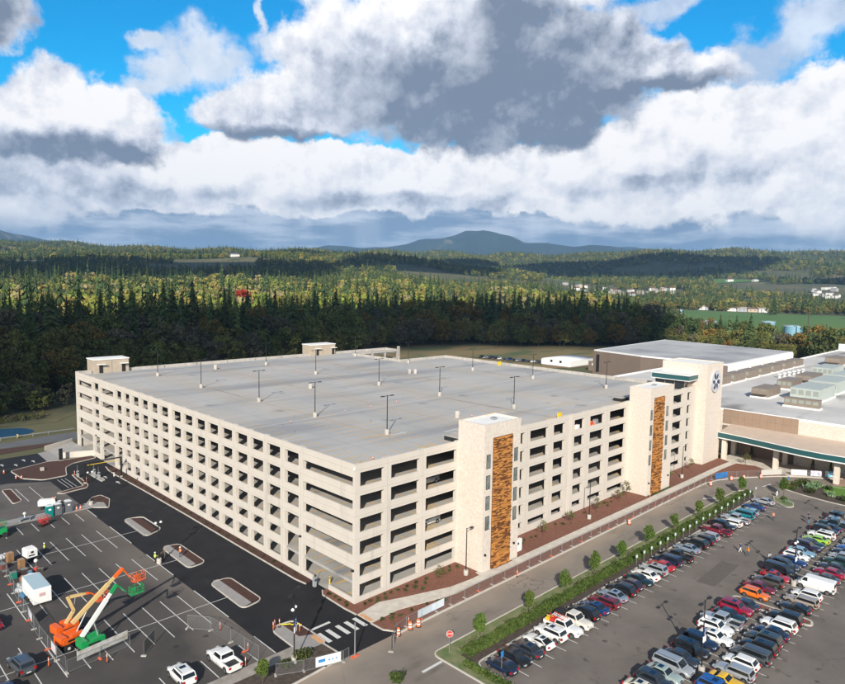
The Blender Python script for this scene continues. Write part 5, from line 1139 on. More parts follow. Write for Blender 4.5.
for x in (.7, -.8):
    for s in (1, -1): b = MB(); b.tube((x, s*.75, .45), (x, s*1.05, .45), .45, n=14); b.build('wheel', m_rubber, t)
b = MB()
for x in (-.1, 1.1):
    for s in (.7, -.7): b.tube((x, s, 1.5), (x, s, 2.7), .04, n=4)
for z in (2.1, 2.7):
    for s in (.7, -.7): b.tube((-.1, s, z), (1.1, s, z), .04, n=4)
b.build('railing', m_bg, t)
# walkway trestle with materials
t = empty('survey_stand', (-25.4, 67.0, .12), 0, 'grey utility table with white dome on the walkway', 'stand'); b = MB(); b.box(-.9, .9, -.5, .5, .6, .7); 
for x in (-.8, .8): b.box(x-.05, x+.05, -.4, .4, 0, .6)
b.build('table', m_steel, t); b = MB(); b.lathe((0, 0, .7), [(.1, 0), (.1, .5), (.3, .6), (.25, .85), (.05, .95)], 10); b.build('dome', m_refl, t)
b = MB()
for k in range(4): b.box(-1.6+.1*k, 1.5, -.25+.12*k, -.18+.12*k, .05+.04*k, .12+.04*k)
o = b.build('pipe_stack', m_steel, None, (-28.2, 66.6, .12)); tag(o, 'long grey pipes lying on the walkway by the left edge', 'pipes')
# debris heap: each crate a thing
cb = mat('cardboard', (.30, .17, .08), .9, var=.15, vscale=2); db = mat('dark_junk', (.05, .035, .03), .9, var=.3, vscale=3); bb = mat('blue_tarp', (.04, .16, .30), .7); wb = mat('pale_tarp', (.50, .53, .55), .8, var=.15, vscale=3); gb = mat('green_bin', (.01, .18, .12), .6); rb = mat('rust_red', (.16, .03, .02), .8)
items = [('crate', -31.9, 48.7, .9, .8, 1.5, cb, 'tall brown cardboard crate, topmost of the debris by the fence'), ('crate', -31.2, 44.7, .8, .8, 1.5, cb, 'brown cardboard crate left of the compressor, second in the debris'), ('crate', -31.4, 42.2, 1.0, .9, .8, db, 'low dark brown box between the crates and the trailer'), ('bin', -33.0, 41.8, 1.0, .9, .9, gb, 'dark green bin against the fence in the debris'),
  ('crate', -31.9, 39.2, 1.5, .9, .8, cb, 'wide tan cardboard tray in front of the trailer'), ('bin', -30.8, 41.3, .6, .6, .6, bb, 'small blue bin beside the low dark box'), ('tarp_bundle', -32.4, 51.2, 1.2, 1.3, .7, wb, 'pale wrapped bundle at the upper end of the debris'), ('tarp_bundle', -33.8, 50.4, .9, .8, .8, wb, 'grey white bundle at the left edge of the debris'),
  ('crate', -33.4, 46.6, .9, 1.4, .8, rb, 'dark red crate by the fence at the left picture edge'), ('tarp_bundle', -33.2, 36.4, 1.3, 1.0, .6, wb, 'crumpled pale sheet left of the trailer'), ('tarp_bundle', -33.3, 34.2, 1.1, 1.4, .5, bb, 'blue tarp heap along the left side of the trailer'), ('crate', -29.8, 42.0, .5, .5, .7, m_red, 'small red box beside the dark machine parts'), ('crate', -29.3, 41.5, .9, .5, .5, db, 'black machine part near the round lamp'),
  ('crate', -33.6, 44.1, .8, .8, .5, db, 'dark timber pieces against the fence'), ('crate', -32.9, 38.0, .7, .6, .5, wb, 'white carton behind the tan tray'), ('crate', -29.3, 66.9, 1.6, .7, .35, cb, 'brown boards piled on the walkway near the green machine')]
for nm, x, y, sx, sy, h, m_, lb in items:
    t = empty(nm, (x, y, .01 if y < 60 else .12), rnd.uniform(-.5, .5), lb, {'tarp_bundle': 'bundle'}.get(nm, nm), 'debris beside the trailer')
    b = MB()
    if nm == 'tarp_bundle':
        for k in range(7): cx, cy = rnd.uniform(-sx/3, sx/3), rnd.uniform(-sy/3, sy/3); b.lathe((cx, cy, 0), [(sx*.3, 0), (sx*.32, h*.3), (sx*.2, h*rnd.uniform(.6, .9)), (.03, h*rnd.uniform(.9, 1.05))], 7, 0, False)
        b.build('sheet', m_, t); b = MB(); b.tube((-sx/3, 0, h*.5), (sx/3, .1, h*.6), .03, n=4); b.build('strap', m_rubber, t)
    else:
        b.box(-sx/2, sx/2, -sy/2, sy/2, 0, h); b.build('box', m_, t); b = MB(); b.box(-sx/2+.05, sx/2-.05, -sy/2+.05, sy/2-.05, h+.002, h+.05); b.box(-sx/2-.01, sx/2+.01, -.05, .05, h*.4, h*.5); b.build('lid', mat('lid_'+m_.name, tuple(min(1, c*1.5) for c in (.25, .17, .12)) if m_ is cb else (.2, .22, .22), .8), t)
# height bar gantry
t = empty('height_gantry', (-9.5, 83.8, 0), 0, 'black height clearance gantry across the garage entry lanes', 'gantry')
for x in (0, 7.8): b = MB(); b.box(x-.16, x+.16, -.16, .16, .1, 4.75); b.build('post', m_black, t); b = MB(); b.lathe((x, 0, 0), [(.35, 0), (.35, .35)], 12); b.build('footing', m_conc, t)
b = MB(); b.box(-.16, 7.96, -.12, .12, 4.55, 4.8); b.build('beam', m_black, t); b = MB(); b.tube((.5, 0, 4.1), (7.3, 0, 4.1), .07); b.tube((1, 0, 4.1), (1, 0, 4.55), .02); b.tube((6.8, 0, 4.1), (6.8, 0, 4.55), .02); b.build('clearance_bar', m_yellow, t)
t = empty('bollard_pylon', (-7.8, 107.3, .1), 0, 'black rectangular pylon in the mulch by the ramp entry', 'pylon'); b = MB(); b.box(-.4, .4, -.18, .18, .15, 3.0); b.build('panel', m_black, t); b = MB(); b.box(-.5, .5, -.3, .3, 0, .15); b.build('base', m_conc, t)
for (x, y, lb) in ((-9.15, 90.0, 'grey ticket machine on the left gate island'), (-5.95, 88.9, 'grey ticket machine, far one on the middle gate island'), (-5.95, 85.8, 'grey ticket machine, near one on the middle gate island'), (-1.0+0, 8.3, 'ticket machine with yellow bollard inside the corner garage entry')):
    t = empty('ticket_machine', (x, y, .13), 0, lb, 'ticket machine', 'ticket machines'); b = MB(); b.box(-.2, .2, -.25, .25, 0, 1.3); b.box(-.22, .22, -.27, .27, 1.3, 1.36); b.build('cabinet', mat('machine_grey', (.33, .36, .38), .5), t)
    b = MB(); b.box(-.16, .16, -.27, -.252, .9, 1.2); b.build('screen', m_glass, t)
    b = MB(); b.tube((.05, .45, .0), (.05, .45, 2.6), .035); b.build('camera_post', m_steel, t)
t = empty('bollard', (1.3, 7.6, .06), 0, 'yellow bollard beside the corner entry of the garage', 'bollard'); b = MB(); b.tube((0, 0, 0), (0, 0, 1.15), .12, n=10); b.build('post', m_yellow, t); b = MB(); b.tube((0, 0, .85), (0, 0, 1.0), .125, n=10); b.build('band', m_black, t)
b = MB(); b.box(-.35, .35, -.35, .35, 0, .7); o = b.build('concrete_block', m_conc, None, (-13.7, 100.8, .1)); tag(o, 'pale concrete block in the big mulch bed', 'block')
b = MB(); b.box(-1.0, 1.0, -.25, .25, 0, 2.1); b.box(-.2, .2, -.27, -.25, 1.2, 1.6, 1); o = b.build('utility_cabinet', [m_white, m_black], None, (32.3, -4.2, .1)); tag(o, 'white utility cabinet at the right foot of the first tower', 'cabinet')
# caution tape on near island
b = MB()
for k in range(5): p = Vector((-11.2+.45*k, 1.6-.35*k, .55-.08*(k % 2))); q = Vector((-11.2+.45*(k+1), 1.6-.35*(k+1), .55-.08*((k+1) % 2)-.05*k)); b.add([p, q, q+Vector((0, 0, .12)), p+Vector((0, 0, .12))], [(0, 1, 2, 3)])
o = b.build('caution_tape', mat('tape_yellow', (.75, .68, .02), .5)); tag(o, 'yellow caution tape trailing over the mulch of the near island', 'tape')
# galvanised pole by crosswalk
t = empty('steel_pole', (-8.1, -10.3, 0), 0, 'bare galvanised pole at the crosswalk kerb', 'pole'); b = MB(); b.tube((0, 0, .1), (0, 0, 4.4), .09, .07, 8); b.build('shaft', m_steel, t); b = MB(); b.box(-.5, .5, -.2, .2, 0, .1); b.build('foot', m_or, t)
# guard rail along the highway
t = empty('guard_rail', (-40, 139.8, 0), 0, 'pale guard rail along the highway above the pond', 'guard rail'); b = MB(); b.box(-80, 45, -.04, .04, .62, .86); b.build('rail', m_steel, t)
for k in range(30): b = MB(); b.box(-78+4*k, -77.8+4*k, 0.05, .2, 0, .95); b.build('post', m_steel, t)
b = MB(); b.lathe((0, 0, 0), [(.25, 0), (.25, .9), (.05, 1.0)], 8); o = b.build('marker_post', m_yellow, None, (-9.5, 140.9, 0)); tag(o, 'small yellow marker post by the guard rail at the pond', 'marker')
# ================================================================== plants near
def foliage_mat(name, c1, c2, scale=.5, randv=.6, trans=.15):
    m = mat(name, c1, .85, col2=c2, vscale=scale, detail=4, randv=randv, spec=.2)
    return m
lf_maple = foliage_mat('leaf_maple', (.055, .10, .018), (.12, .17, .035), 1.2, .3)
lf_young = foliage_mat('leaf_olive', (.06, .085, .022), (.15, .13, .045), 1.5)
lf_hedge = foliage_mat('leaf_hedge', (.04, .07, .014), (.09, .13, .03), .9, 0)
lf_shrub = foliage_mat('leaf_shrub', (.035, .05, .015), (.07, .09, .025), 2)
lf_sage = foliage_mat('leaf_sage', (.13, .22, .11), (.2, .3, .16), 2)
m_bark = mat('bark', (.10, .075, .055), .95, var=.2, vscale=3)
def leaves(mb, c, rad, n, size, r, squash=1.0, mi=0):
    """n leaf-sized faces spread through a ball"""
    for _ in range(n):
        while True:
            p = Vector((r.uniform(-1, 1), r.uniform(-1, 1), r.uniform(-1, 1)))
            if p.length <= 1: break
        p = p*(p.length**-.35 if p.length > .05 else 1); p = Vector((p.x*rad, p.y*rad, p.z*rad*squash))+Vector(c)
        u = Vector((r.gauss(0, 1), r.gauss(0, 1), r.gauss(0, .7))).normalized(); v = u.orthogonal().normalized(); v.rotate(Matrix.Rotation(r.uniform(0, 6.3), 3, u)); w2 = u.cross(v); s_ = size*r.uniform(.6, 1.3)
        mb.add([p-v*s_-w2*s_*.6, p+v*s_-w2*s_*.5, p+v*s_*.8+w2*s_*.6, p-v*s_*.7+w2*s_*.6], [(0, 1, 2, 3)], mi)
def small_tree(name, h, cr, leaf, seed, n=22, per=26, sz=.13, trunk_r=.07, base=.38, squash=1.1):
    r = random.Random(seed); root = empty(name)
    b = MB(); b.tube((0, 0, 0), (.03, .02, h*base), trunk_r, trunk_r*.75); b.tube((.03, .02, h*base), (0, .05, h*.85), trunk_r*.75, .02)
    cr_ = MB()
    for k in range(n):
        a = r.uniform(0, 6.28); t = r.random(); z = h*(base+.1)+(h*(1-base)-.35)*t; rr = cr*math.sin(math.pi*min(1, .18+.75*t))*r.uniform(.3, 1); c = (rr*math.cos(a), rr*math.sin(a), z)
        b.tube((.02, .03, max(h*base, z-.5)), c, .022, .008, n=4); leaves(cr_, c, cr*.38, per, sz, r, squash)
    b.build('trunk', m_bark, root); cr_.build('crown', leaf, root); return root
tp = [small_tree('maple_tree', 3.9, 1.2, lf_maple, 11, 30, 44), small_tree('maple_tree', 3.7, 1.1, lf_maple, 12, 30, 44), small_tree('maple_tree', 4.1, 1.25, lf_maple, 13, 30, 44)]
yp = [small_tree('young_tree', 2.9, 1.05, lf_young, 21, n=14, per=16, sz=.10, trunk_r=.045), small_tree('young_tree', 3.1, 1.1, lf_young, 22, n=14, per=16, sz=.1, trunk_r=.045)]
def putp(protos, i, x, y, z, label, cat, group, s=1.0):
    p = protos[i % len(protos)]
    if i < len(protos): p.location = (x, y, z); p.scale = s if isinstance(s, tuple) else (s,)*3; tag(p, label, cat, group); return p
    return dup(p, (x, y, z), rnd.uniform(0, 6), label, cat, group, s)
for i, (x, w_) in enumerate(((5.6, 'nearest, by the stop sign'), (16, 'second from the near end'), (24.9, 'third from the near end'), (33.2, 'fourth from the near end'), (41.5, 'fifth from the near end'), (51, 'sixth from the near end'), (61.2, 'seventh from the near end'), (71.9, 'eighth from the near end'), (82.3, 'ninth from the near end'), (94.0, 'farthest, by the far stop sign'))):
    putp(tp, i, x, -18.8, .12, 'small green maple in the hedge median, '+w_, 'tree', 'young maples in the hedge median', (lambda q: (q*.82, q*.82, q))(rnd.uniform(.82, 1.0)))
for i, (x, y, w_) in enumerate(((14, -3.1, 'left of the first tower'), (41.1, -3.4, 'first right of the first tower'), (50.2, -3.4, 'left of the middle lamp post'), (59.7, -3.3, 'right of the middle lamp post'), (69.1, -3.1, 'near the second tower, thin crown'), (73.2, -2.4, 'closest to the second tower'), (91.5, -3.2, 'just right of the second tower'), (104.5, -2.9, 'left of the emblem tower foot'), (120.8, -10.2, 'thin, in the mulch before the canopy'))):
    putp(yp, i, x, y, .1, 'young olive-green tree in facade mulch '+w_, 'tree', 'young trees in the facade mulch', rnd.uniform(.9, 1.1))
dup(tp[0], (100.3, -25.6, .12), 1, 'maple on the small island beside the last silver car', 'tree', 'young maples', .95)
dup(tp[1], (-19.3, -7.6, .1), 2, 'small green tree at the bottom edge in the corner planting bed', 'tree', 'young maples', .72)
# cypresses by the canopy wall
def shrub_proto(name, n, rad, h, leaf, seed, per=14, sz=.07):
    r = random.Random(seed); root = empty(name); b = MB(); c = MB()
    for k in range(n):
        p = (r.uniform(-rad, rad)*.6, r.uniform(-rad, rad)*.6, r.uniform(.25, .8)*h); b.tube((0, 0, 0), p, .015, .008, n=4); leaves(c, p, rad*.55, per, sz, r, .8)
    b.build('stem', m_bark, root); c.build('foliage', leaf, root); return root
sp = [shrub_proto('shrub', 6, .3, .42, lf_shrub, 31)]
sh = [(1.0,-1.2),(2.1,-1.0),(2.8,-1.8),(3.5,-1.1),(5,-.9),(4.3,-1.9),(6,-1.1),(7.3,-1.2),(8.1,-2),(9.1,-1.3),(9.8,-2.3),(11,-1.3),(10.3,-3.4),(11.9,-2.4),(13.1,-1.4),(17.8,-1.8),(18.9,-.9),(19.9,-1.7)]
for i, (x, y) in enumerate(sh): putp(sp, i, x, y, .1, 'tiny dark green shrub in the mulch between the garage corner and first tower', 'shrub', 'tiny shrubs left of the first tower', rnd.uniform(.8, 1.15))
for (x, y) in ((34.2,-2.2),(35.4,-2.9),(36.9,-2.3),(38.8,-2.4),(39.9,-2.6),(47.8,-1.5),(48.9,-2.5),(57.4,-1.8),(65.7,-1.5),(66.6,-1.8),(65,-2.7),(67.8,-1.9),(69.9,-.7)): dup(sp[0], (x, y, .1), rnd.uniform(0, 6), 'tiny dark green shrub in the mulch between the two wood panel towers', 'shrub', 'tiny shrubs between the towers', rnd.uniform(.8, 1.2))
for (x, y) in ((-.1,-6.1),(1.8,-6.1),(1.1,-6.8),(2.5,-7),(4.7,-7),(7.5,-7.2),(9.2,-7.6),(10.3,-8.2)): dup(sp[0], (x, y, .1), rnd.uniform(0, 6), 'tiny shrub in the mulch strip between sidewalk and fence by the crosswalk', 'shrub', 'tiny shrubs by the crosswalk strip', rnd.uniform(.8, 1.15))
for (x, y) in ((-.9, 4.6), (-.8, 3.4), (-1, 2.2), (-.7, 1.0), (-1.2, .2)): dup(sp[0], (x, y, .1), rnd.uniform(0, 6), 'tiny shrub in the mulch between the corner entry and the crosswalk', 'shrub', 'tiny shrubs at the corner entry', .9)
for k in range(26): dup(sp[0], (-.9+rnd.uniform(-.3, .3), 14+3*k, .1), rnd.uniform(0, 6), 'tiny shrub in the dark mulch strip along the long left facade', 'shrub', 'tiny shrubs along the left facade', .75)
# flower bed and corner bed
bushp = [shrub_proto('bush', 12, .9, 1.1, lf_shrub, 41, 26, .11), shrub_proto('bush', 12, .9, .8, lf_sage, 42, 26, .11), shrub_proto('bush', 12, .9, .9, lf_hedge, 43, 26, .11)]
BL = [(107, -25.4, 2, 1.0, 'bright green bush at the tip of the flower bed'), (109.5, -25.0, 0, 1.1, 'dark bush beside the blue sign in the flower bed'), (111.8, -25.3, 0, 1.3, 'dark tall bush in the flower bed near the road'), (114, -26, 0, 1.2, 'dark bush nearest the canopy road in the flower bed'), (110.5, -28, 1, 1.5, 'pale sage bush left in the flower bed'), (113.5, -28.3, 1, 1.6, 'pale sage bush right in the flower bed'), (107.2, -29.0, 0, 1.2, 'dark bush at the kerb of the flower bed'), (108, -33, 1, 1.2, 'pale sage bush beside the lawn'), (106.5, -36, 0, 1.3, 'dark bush below the lawn at the right edge'), (113, -31.2, 0, 1.0, 'dark bush beside the lawn corner'),
      (97.6, -26.6, 2, .8, 'low green bush on the small end island'), (96.0, -27.6, 1, .7, 'low pale bush at the tip of the end island'), (-13.6, -6.6, 0, 1.1, 'dark bush right of the near light pole foot'), (-12.6, -6.3, 0, .9, 'dark low bush in the corner bed near the fence'), (-15.6, -6.7, 0, .9, 'dark bush left of the near light pole foot'), (-8.0, -17.4, 2, .9, 'green bush at the bottom edge of the road corner'), (-7.2, -17.6, 0, .8, 'dark bush at the bottom edge of the road corner')]
for i, (x, y, k, s, lb) in enumerate(BL):
    p = bushp[k]
    if p.name not in used: used.add(p.name); p.location = (x, y, .1); p.scale = (s,)*3; tag(p, lb, 'bush')
    else: dup(p, (x, y, .1), rnd.uniform(0, 6), lb, 'bush', None, s)
b = MB(); 
for k in range(5): leaves(b, (108.4+.5*k, -24.5-.1*k, .35), .35, 26, .07, rnd, .5)
o = b.build('flower_patch', mat('red_flowers', (.55, .03, .02), .8, col2=(.12, .16, .03), vscale=3)); tag(o, 'low red flowers beside the blue sign in the flower bed', 'flowers')
for (x, y, w_) in ((129.4, -8.6, 'left, by the door under the canopy'), (129.0, -23.5, 'middle, against the stone wall under the canopy'), (129.0, -27.5, 'right, against the stone wall under the canopy')):
    r_ = random.Random(int(-y)); t = empty('cypress', (x, y, .12), 0, 'slim dark cypress in a pot, '+w_, 'tree', 'potted cypresses under the canopy')
    b = MB(); b.lathe((0, 0, 0), [(.35, 0), (.5, .7), (.45, .7)], 12); b.build('pot', m_brown, t); b = MB()
    for k in range(12): leaves(b, (0, 0, .8+.19*k), .48*(1-.065*k), 30, .09, r_, 1)
    b.build('crown', lf_shrub, t)
# the hedge: a dense body of leaves with a ragged top
r_ = random.Random(5); b = MB(); 
b.box(2.2, 96.4, -20.1, -19.1, .1, .55, 1)
for k in range(30000):
    x = r_.uniform(1.8, 96.9); f = r_.random(); hh = .80+.12*math.sin(x*.7)+.09*math.sin(x*2.3)
    y = -19.6+r_.uniform(-.7, .7) if f < .6 else -19.6+r_.choice((-.66, .66))*r_.uniform(.7, 1.1); z = hh*r_.uniform(.82, 1.12) if f < .6 else r_.uniform(.12, hh)
    u = Vector((r_.gauss(0, 1), r_.gauss(0, 1), r_.gauss(.4, .7))).normalized(); v = u.orthogonal().normalized(); w2 = u.cross(v); s_ = r_.uniform(.07, .15); p = Vector((x, y, z))
    b.add([p-v*s_-w2*s_*.6, p+v*s_-w2*s_*.5, p+v*s_*.8+w2*s_*.6, p-v*s_*.7+w2*s_*.6], [(0, 1, 2, 3)], 0)
o = b.build('hedge', [lf_hedge, lf_hedge]); tag(o, 'long clipped green hedge between the road and the row of cars', 'hedge')
b = MB()
for k in range(2600):
    x = r_.uniform(.1, 1.2); y = r_.uniform(-40, -20.6); p = Vector((x, y, .12+r_.uniform(0, .45))); u = Vector((r_.gauss(0, 1), r_.gauss(0, 1), .6)).normalized(); v = u.orthogonal().normalized(); w2 = u.cross(v); s_ = r_.uniform(.06, .12)
    b.add([p-v*s_-w2*s_, p+v*s_-w2*s_, p+v*s_+w2*s_, p-v*s_+w2*s_], [(0, 1, 2, 3)])
o = b.build('hedge', lf_hedge); tag(o, 'low hedge running to the bottom edge beside the nearest car', 'hedge')
b = MB()
for k in range(3500):
    x = r_.uniform(2, 95); y = r_.uniform(-18.6, -17.4)*1.0; p = Vector((x, y, .12+abs(r_.gauss(0, .12)))); u = Vector((r_.gauss(0, 1), r_.gauss(0, 1), .6)).normalized(); v = u.orthogonal().normalized(); w2 = u.cross(v); s_ = r_.uniform(.05, .11)
    if math.sin(x*.45)+math.sin(x*1.1+1) > .1: b.add([p-v*s_-w2*s_, p+v*s_-w2*s_, p+v*s_+w2*s_, p-v*s_+w2*s_], [(0, 1, 2, 3)])
o = b.build('ground_cover', foliage_mat('leaf_cover', (.09, .11, .05), (.17, .17, .09), .8, 0)); tag(o, 'olive ground cover beside the hedge in the median', 'plants', None, 'stuff')
# ================================================================== terrain
CX, CYY = float(CAM[0]), float(CAM[1])
def sstep(a, b_, x): t = np.clip((x-a)/(b_-a), 0, 1); return t*t*(3-2*t)
def nz(x, y):
    return (np.sin(x*.0021+1.3)*np.cos(y*.0017-.4)+.5*np.sin(x*.0047+y*.0031+2)+.3*np.sin(x*.011-y*.009)+.15*np.sin(x*.023+y*.019))/1.6
def terr(x, y):
    dx, dy = x-CX, y-CYY; r = np.hypot(dx, dy); az = np.degrees(np.arctan2(dx, dy)); s = np.clip((az-44.5)/32.5, -1.3, 1.3)
    zl = np.interp(r, [0, 850, 1100, 1500, 1900, 2250, 2700, 3400, 4200, 5000, 7000, 9000], [0, 0, 8, 36, 76, 108, 98, 150, 215, 190, 120, 110])
    zr = np.interp(r, [0, 1300, 1700, 2000, 2400, 3000, 3700, 4600, 5400, 7000, 9000], [0, 0, 10, 24, 42, 70, 140, 232, 200, 120, 110])
    t = sstep(-.25, .55, s); z = zl*(1-t)+zr*t
    # a wooded dark spur on the right middle distance
    z = z+62*np.exp(-((s-.62)/.22)**2-((r-3400)/500)**2)
    z = z+nz(x, y)*np.interp(r, [0, 900, 2000, 4000, 9000], [0, 0, 16, 44, 44])
    return z
rs = np.concatenate([np.linspace(0, 900, 10), np.linspace(960, 5600, 78), np.linspace(5800, 13500, 20)]); azs = np.radians(np.arange(-60, 150.1, 1.0))
V = []; 
for r in rs:
    x = CX+r*np.sin(azs); y = CYY+r*np.cos(azs); z = terr(x, y)-.06
    V += list(zip(x.tolist(), y.tolist(), z.tolist()))
na = len(azs); F = [(i*na+j, i*na+j+1, (i+1)*na+j+1, (i+1)*na+j) for i in range(len(rs)-1) for j in range(na-1)]
V2 = [(-4000, -3000, -.06), (4000, -3000, -.06), (4000, -90, -.06), (-4000, -90, -.06)]
b = MB(); b.add(V, F, 0, True)
m_terr = mat('meadow_ground', (.075, .085, .035), .95, col2=(.14, .125, .06), vscale=.006, detail=10, second=(.02, (.05, .07, .022), .52, .7))
o = struct('ground', b, m_terr)
b = MB(); b.sheet([(-3000, -2500), (3000, -2500), (3000, 200), (-3000, 200)], -.12); struct('ground', b, m_dirt)
# fields
m_field = mat('autumn_field', (.17, .14, .06), .95, col2=(.24, .165, .07), vscale=.02, detail=9, second=(.05, (.075, .10, .035), .5, .62, (.5, 1, 1)))
m_green = mat('green_field', (.065, .16, .028), .95, col2=(.09, .185, .038), vscale=.01, second=(.02, (.11, .14, .05), .6, .75))
def field(poly, m, lift=.12, div=8):
    """a sheet draped on the terrain"""
    P = np.array(poly, float); (a, b_, c, d_) = P; b = MB(); V = []; n = div
    for i in range(n+1):
        for j in range(n+1):
            u, v = i/n, j/n; p = (a*(1-u)+b_*u)*(1-v)+(d_*(1-u)+c*u)*v; V.append((p[0], p[1], float(terr(p[0], p[1]))+lift))
    b.add(V, [(i*(n+1)+j, (i+1)*(n+1)+j, (i+1)*(n+1)+j+1, i*(n+1)+j+1) for i in range(n) for j in range(n)], 0, True); return struct('field', b, m)
def pol(az, r): a = math.radians(az); return (CX+r*math.sin(a), CYY+r*math.cos(a))
field([(150, 172), (330, 100), (395, 165), (180, 370)], m_field, .0+.02)
field([(-160, 165), (5, 157), (60, 215), (-120, 270)], mat('rough_grass', (.06, .075, .03), .95, col2=(.15, .13, .06), vscale=.08, detail=8), .02)
field([pol(61, 830), pol(84, 700), pol(84, 1330), pol(60.5, 1330)], m_green, .3, 14)
for (a0, a1, r0, r1, m_) in ((68, 76, 2650, 2800, m_green), (58.5, 62, 1750, 1850, m_green), (70, 84, 1750, 1900, m_green), (12, 16, 3350, 3600, m_field), (16.5, 27, 3500, 3700, m_field), (64.5, 68, 3500, 3640, m_green), (66, 74, 1560, 1650, mat('straw_field', (.30, .25, .11), .95, var=.2, vscale=.01)), (46, 50, 2500, 2600, m_field), (28, 29.5, 2250, 2300, m_field), (9, 13, 2900, 3150, m_green), (30, 34, 2850, 3050, m_field), (36, 39, 3600, 3800, m_field), (41, 44, 2950, 3050, m_green), (51, 55, 3300, 3500, m_field), (55, 58, 2350, 2480, m_green), (62, 66, 2450, 2600, m_field), (76, 84, 2900, 3100, m_field), (66, 71, 2180, 2280, m_green), (58, 63, 3900, 4150, m_field), (74, 80, 3600, 3850, m_green)):
    field([pol(a0, r0), pol(a1, r0), pol(a1, r1), pol(a0, r1)], m_, 1.5, 12)
# mountains
def ridge(name, r0, prof, m, seed, depth=2200, a0=-15, a1=105):
    rr = np.random.RandomState(seed); az = np.arange(a0, a1, .25); h = np.interp(az, [p[0] for p in prof], [p[1] for p in prof])
    ph = rr.uniform(0, 6, 8); n_ = sum(np.sin(az*f+ph[i])*a for i, (f, a) in enumerate(((.35, .06), (.8, .03), (1.7, .012), (3.1, .006))))
    h = h*(1+n_); b = MB(); V = []; K = 10
    for k in range(K+1):
        t = k/K; rad = r0-depth/2+depth*t; e = math.sin(math.pi*t)**.8 if 0 < t < 1 else 0
        for i, a in enumerate(az): 
            hh = h[i]*e*(1+.10*(math.sin(a*1.3+t*5+ph[3])+.6*math.sin(a*3.1-t*9+ph[4])+.4*math.sin(a*7.7+t*13))*(1-e**3)); x, y = pol(a, rad+160*math.sin(a*.9+t*4)); V.append((x, y, hh-5))
    n = len(az); b.add(V, [(i*n+j, i*n+j+1, (i+1)*n+j+1, (i+1)*n+j) for i in range(K) for j in range(n-1)], 0, True); return struct(name, b, m)
m_mt = mat('hazed_mountain_forest', (.016, .036, .045), .95, col2=(.03, .055, .055), vscale=.0015, detail=8, second=(.0022, (.13, .125, .09), .62, .67))  # blue of the haze is put into this forest colour; pale patches are clearings
ridge('mountains', 9600, [(-15, 420), (8, 520), (12, 540), (15, 470), (18, 440), (22, 380), (28, 330), (33, 420), (36, 520), (39, 560), (43, 590), (46, 650), (48, 755), (49.5, 765), (51, 680), (53, 610), (55, 660), (57, 620), (59, 590), (61, 570), (63, 520), (66, 430), (70, 350), (73, 420), (76, 520), (79, 540), (83, 500), (105, 400)], m_mt, 3)
ridge('mountains', 12600, [(-15, 400), (30, 420), (55, 560), (62, 700), (66, 660), (69, 640), (73, 560), (105, 500)], m_mt, 9, 1800)
# ================================================================== forest
cf_dark = foliage_mat('fir_needles', (.052, .074, .027), (.11, .145, .045), .12, .8)
cf_mid = foliage_mat('fir_needles_mid', (.04, .07, .03), (.07, .105, .038), .12, .5)
bl_olive = foliage_mat('leaf_forest_olive', (.10, .115, .032), (.21, .20, .055), .12, .45)
bl_rust = foliage_mat('leaf_forest_rust', (.15, .10, .03), (.25, .16, .035), .12, .25)
bl_bare = foliage_mat('leaf_forest_bare', (.11, .095, .06), (.18, .155, .10), .15, .3)
bl_gold = foliage_mat('leaf_gold', (.27, .23, .055), (.40, .33, .09), .05, .3)
bl_lime = foliage_mat('leaf_lime', (.16, .20, .04), (.27, .30, .06), .05, .35)
bl_tan = foliage_mat('leaf_tan', (.24, .20, .09), (.33, .28, .14), .05, .25)
bl_limed = foliage_mat('leaf_green_hill', (.10, .14, .035), (.20, .22, .05), .02, .5)
bl_red = foliage_mat('leaf_red', (.28, .02, .015), (.34, .035, .025), .1, 0)
def fir_mesh(h, w, seed, levels, per, mats):
    r = random.Random(seed); b = MB(); 
    for k in range(levels):
        t = (k+.5)/levels; z = h*(.08+.92*t); rad = w*(1-t)**.8*r.uniform(.8, 1.12)+.25; n = max(4, int(per*(1-t*.55)))
        for j in range(n):
            a = 6.283*j/n+r.uniform(-.35, .35); L = rad*r.uniform(.65, 1.15); dr = L*r.uniform(.25, .5); hw_ = L*r.uniform(.22, .36)
            c, s = math.cos(a), math.sin(a); z2 = z+r.uniform(-.5, .5)*h/levels
            tip = (L*c, L*s, z2-dr); m1 = (L*.55*c-hw_*s, L*.55*s+hw_*c, z2-dr*.55); m2 = (L*.55*c+hw_*s, L*.55*s-hw_*c, z2-dr*.55); top = (0, 0, z2+h/levels*.9); 
            b.add([top, m1, tip, m2, (L*.5*c, L*.5*s, z2-dr*.15)], [(0, 1, 4), (1, 2, 4), (2, 3, 4), (3, 0, 4)])
    b.tube((0, 0, h*.9), (0, 0, h*1.0), .12, .02, n=4); return b.mesh('fir_crown', mats)
def broad_mesh(h, w, seed, nclump, per, sz, mats, zb=.25):
    r = random.Random(seed); b = MB()
    for k in range(nclump):
        t = r.random(); a = r.uniform(0, 6.283); prof = math.sin(math.pi*min(1, .12+.8*t))**.7; rr = w*prof*math.sqrt(r.uniform(.15, 1)); z = h*(zb+(1-zb)*.93*t)
        leaves(b, (rr*math.cos(a), rr*math.sin(a), z), w*r.uniform(.2, .36), per, sz, r, .8)
    return b.mesh('broad_crown', mats)
def trunk_mesh(h, r0, seed, br=6):
    r = random.Random(seed); b = MB(); b.tube((0, 0, -.5), (.2, .1, h*.8), r0, r0*.25, n=6)
    for k in range(br): a = r.uniform(0, 6.28); z = h*r.uniform(.25, .6); b.tube((0, 0, z), (math.cos(a)*h*.2, math.sin(a)*h*.2, z+h*.2), r0*.35, .05, n=4)
    return b.mesh('trunk', m_bark)
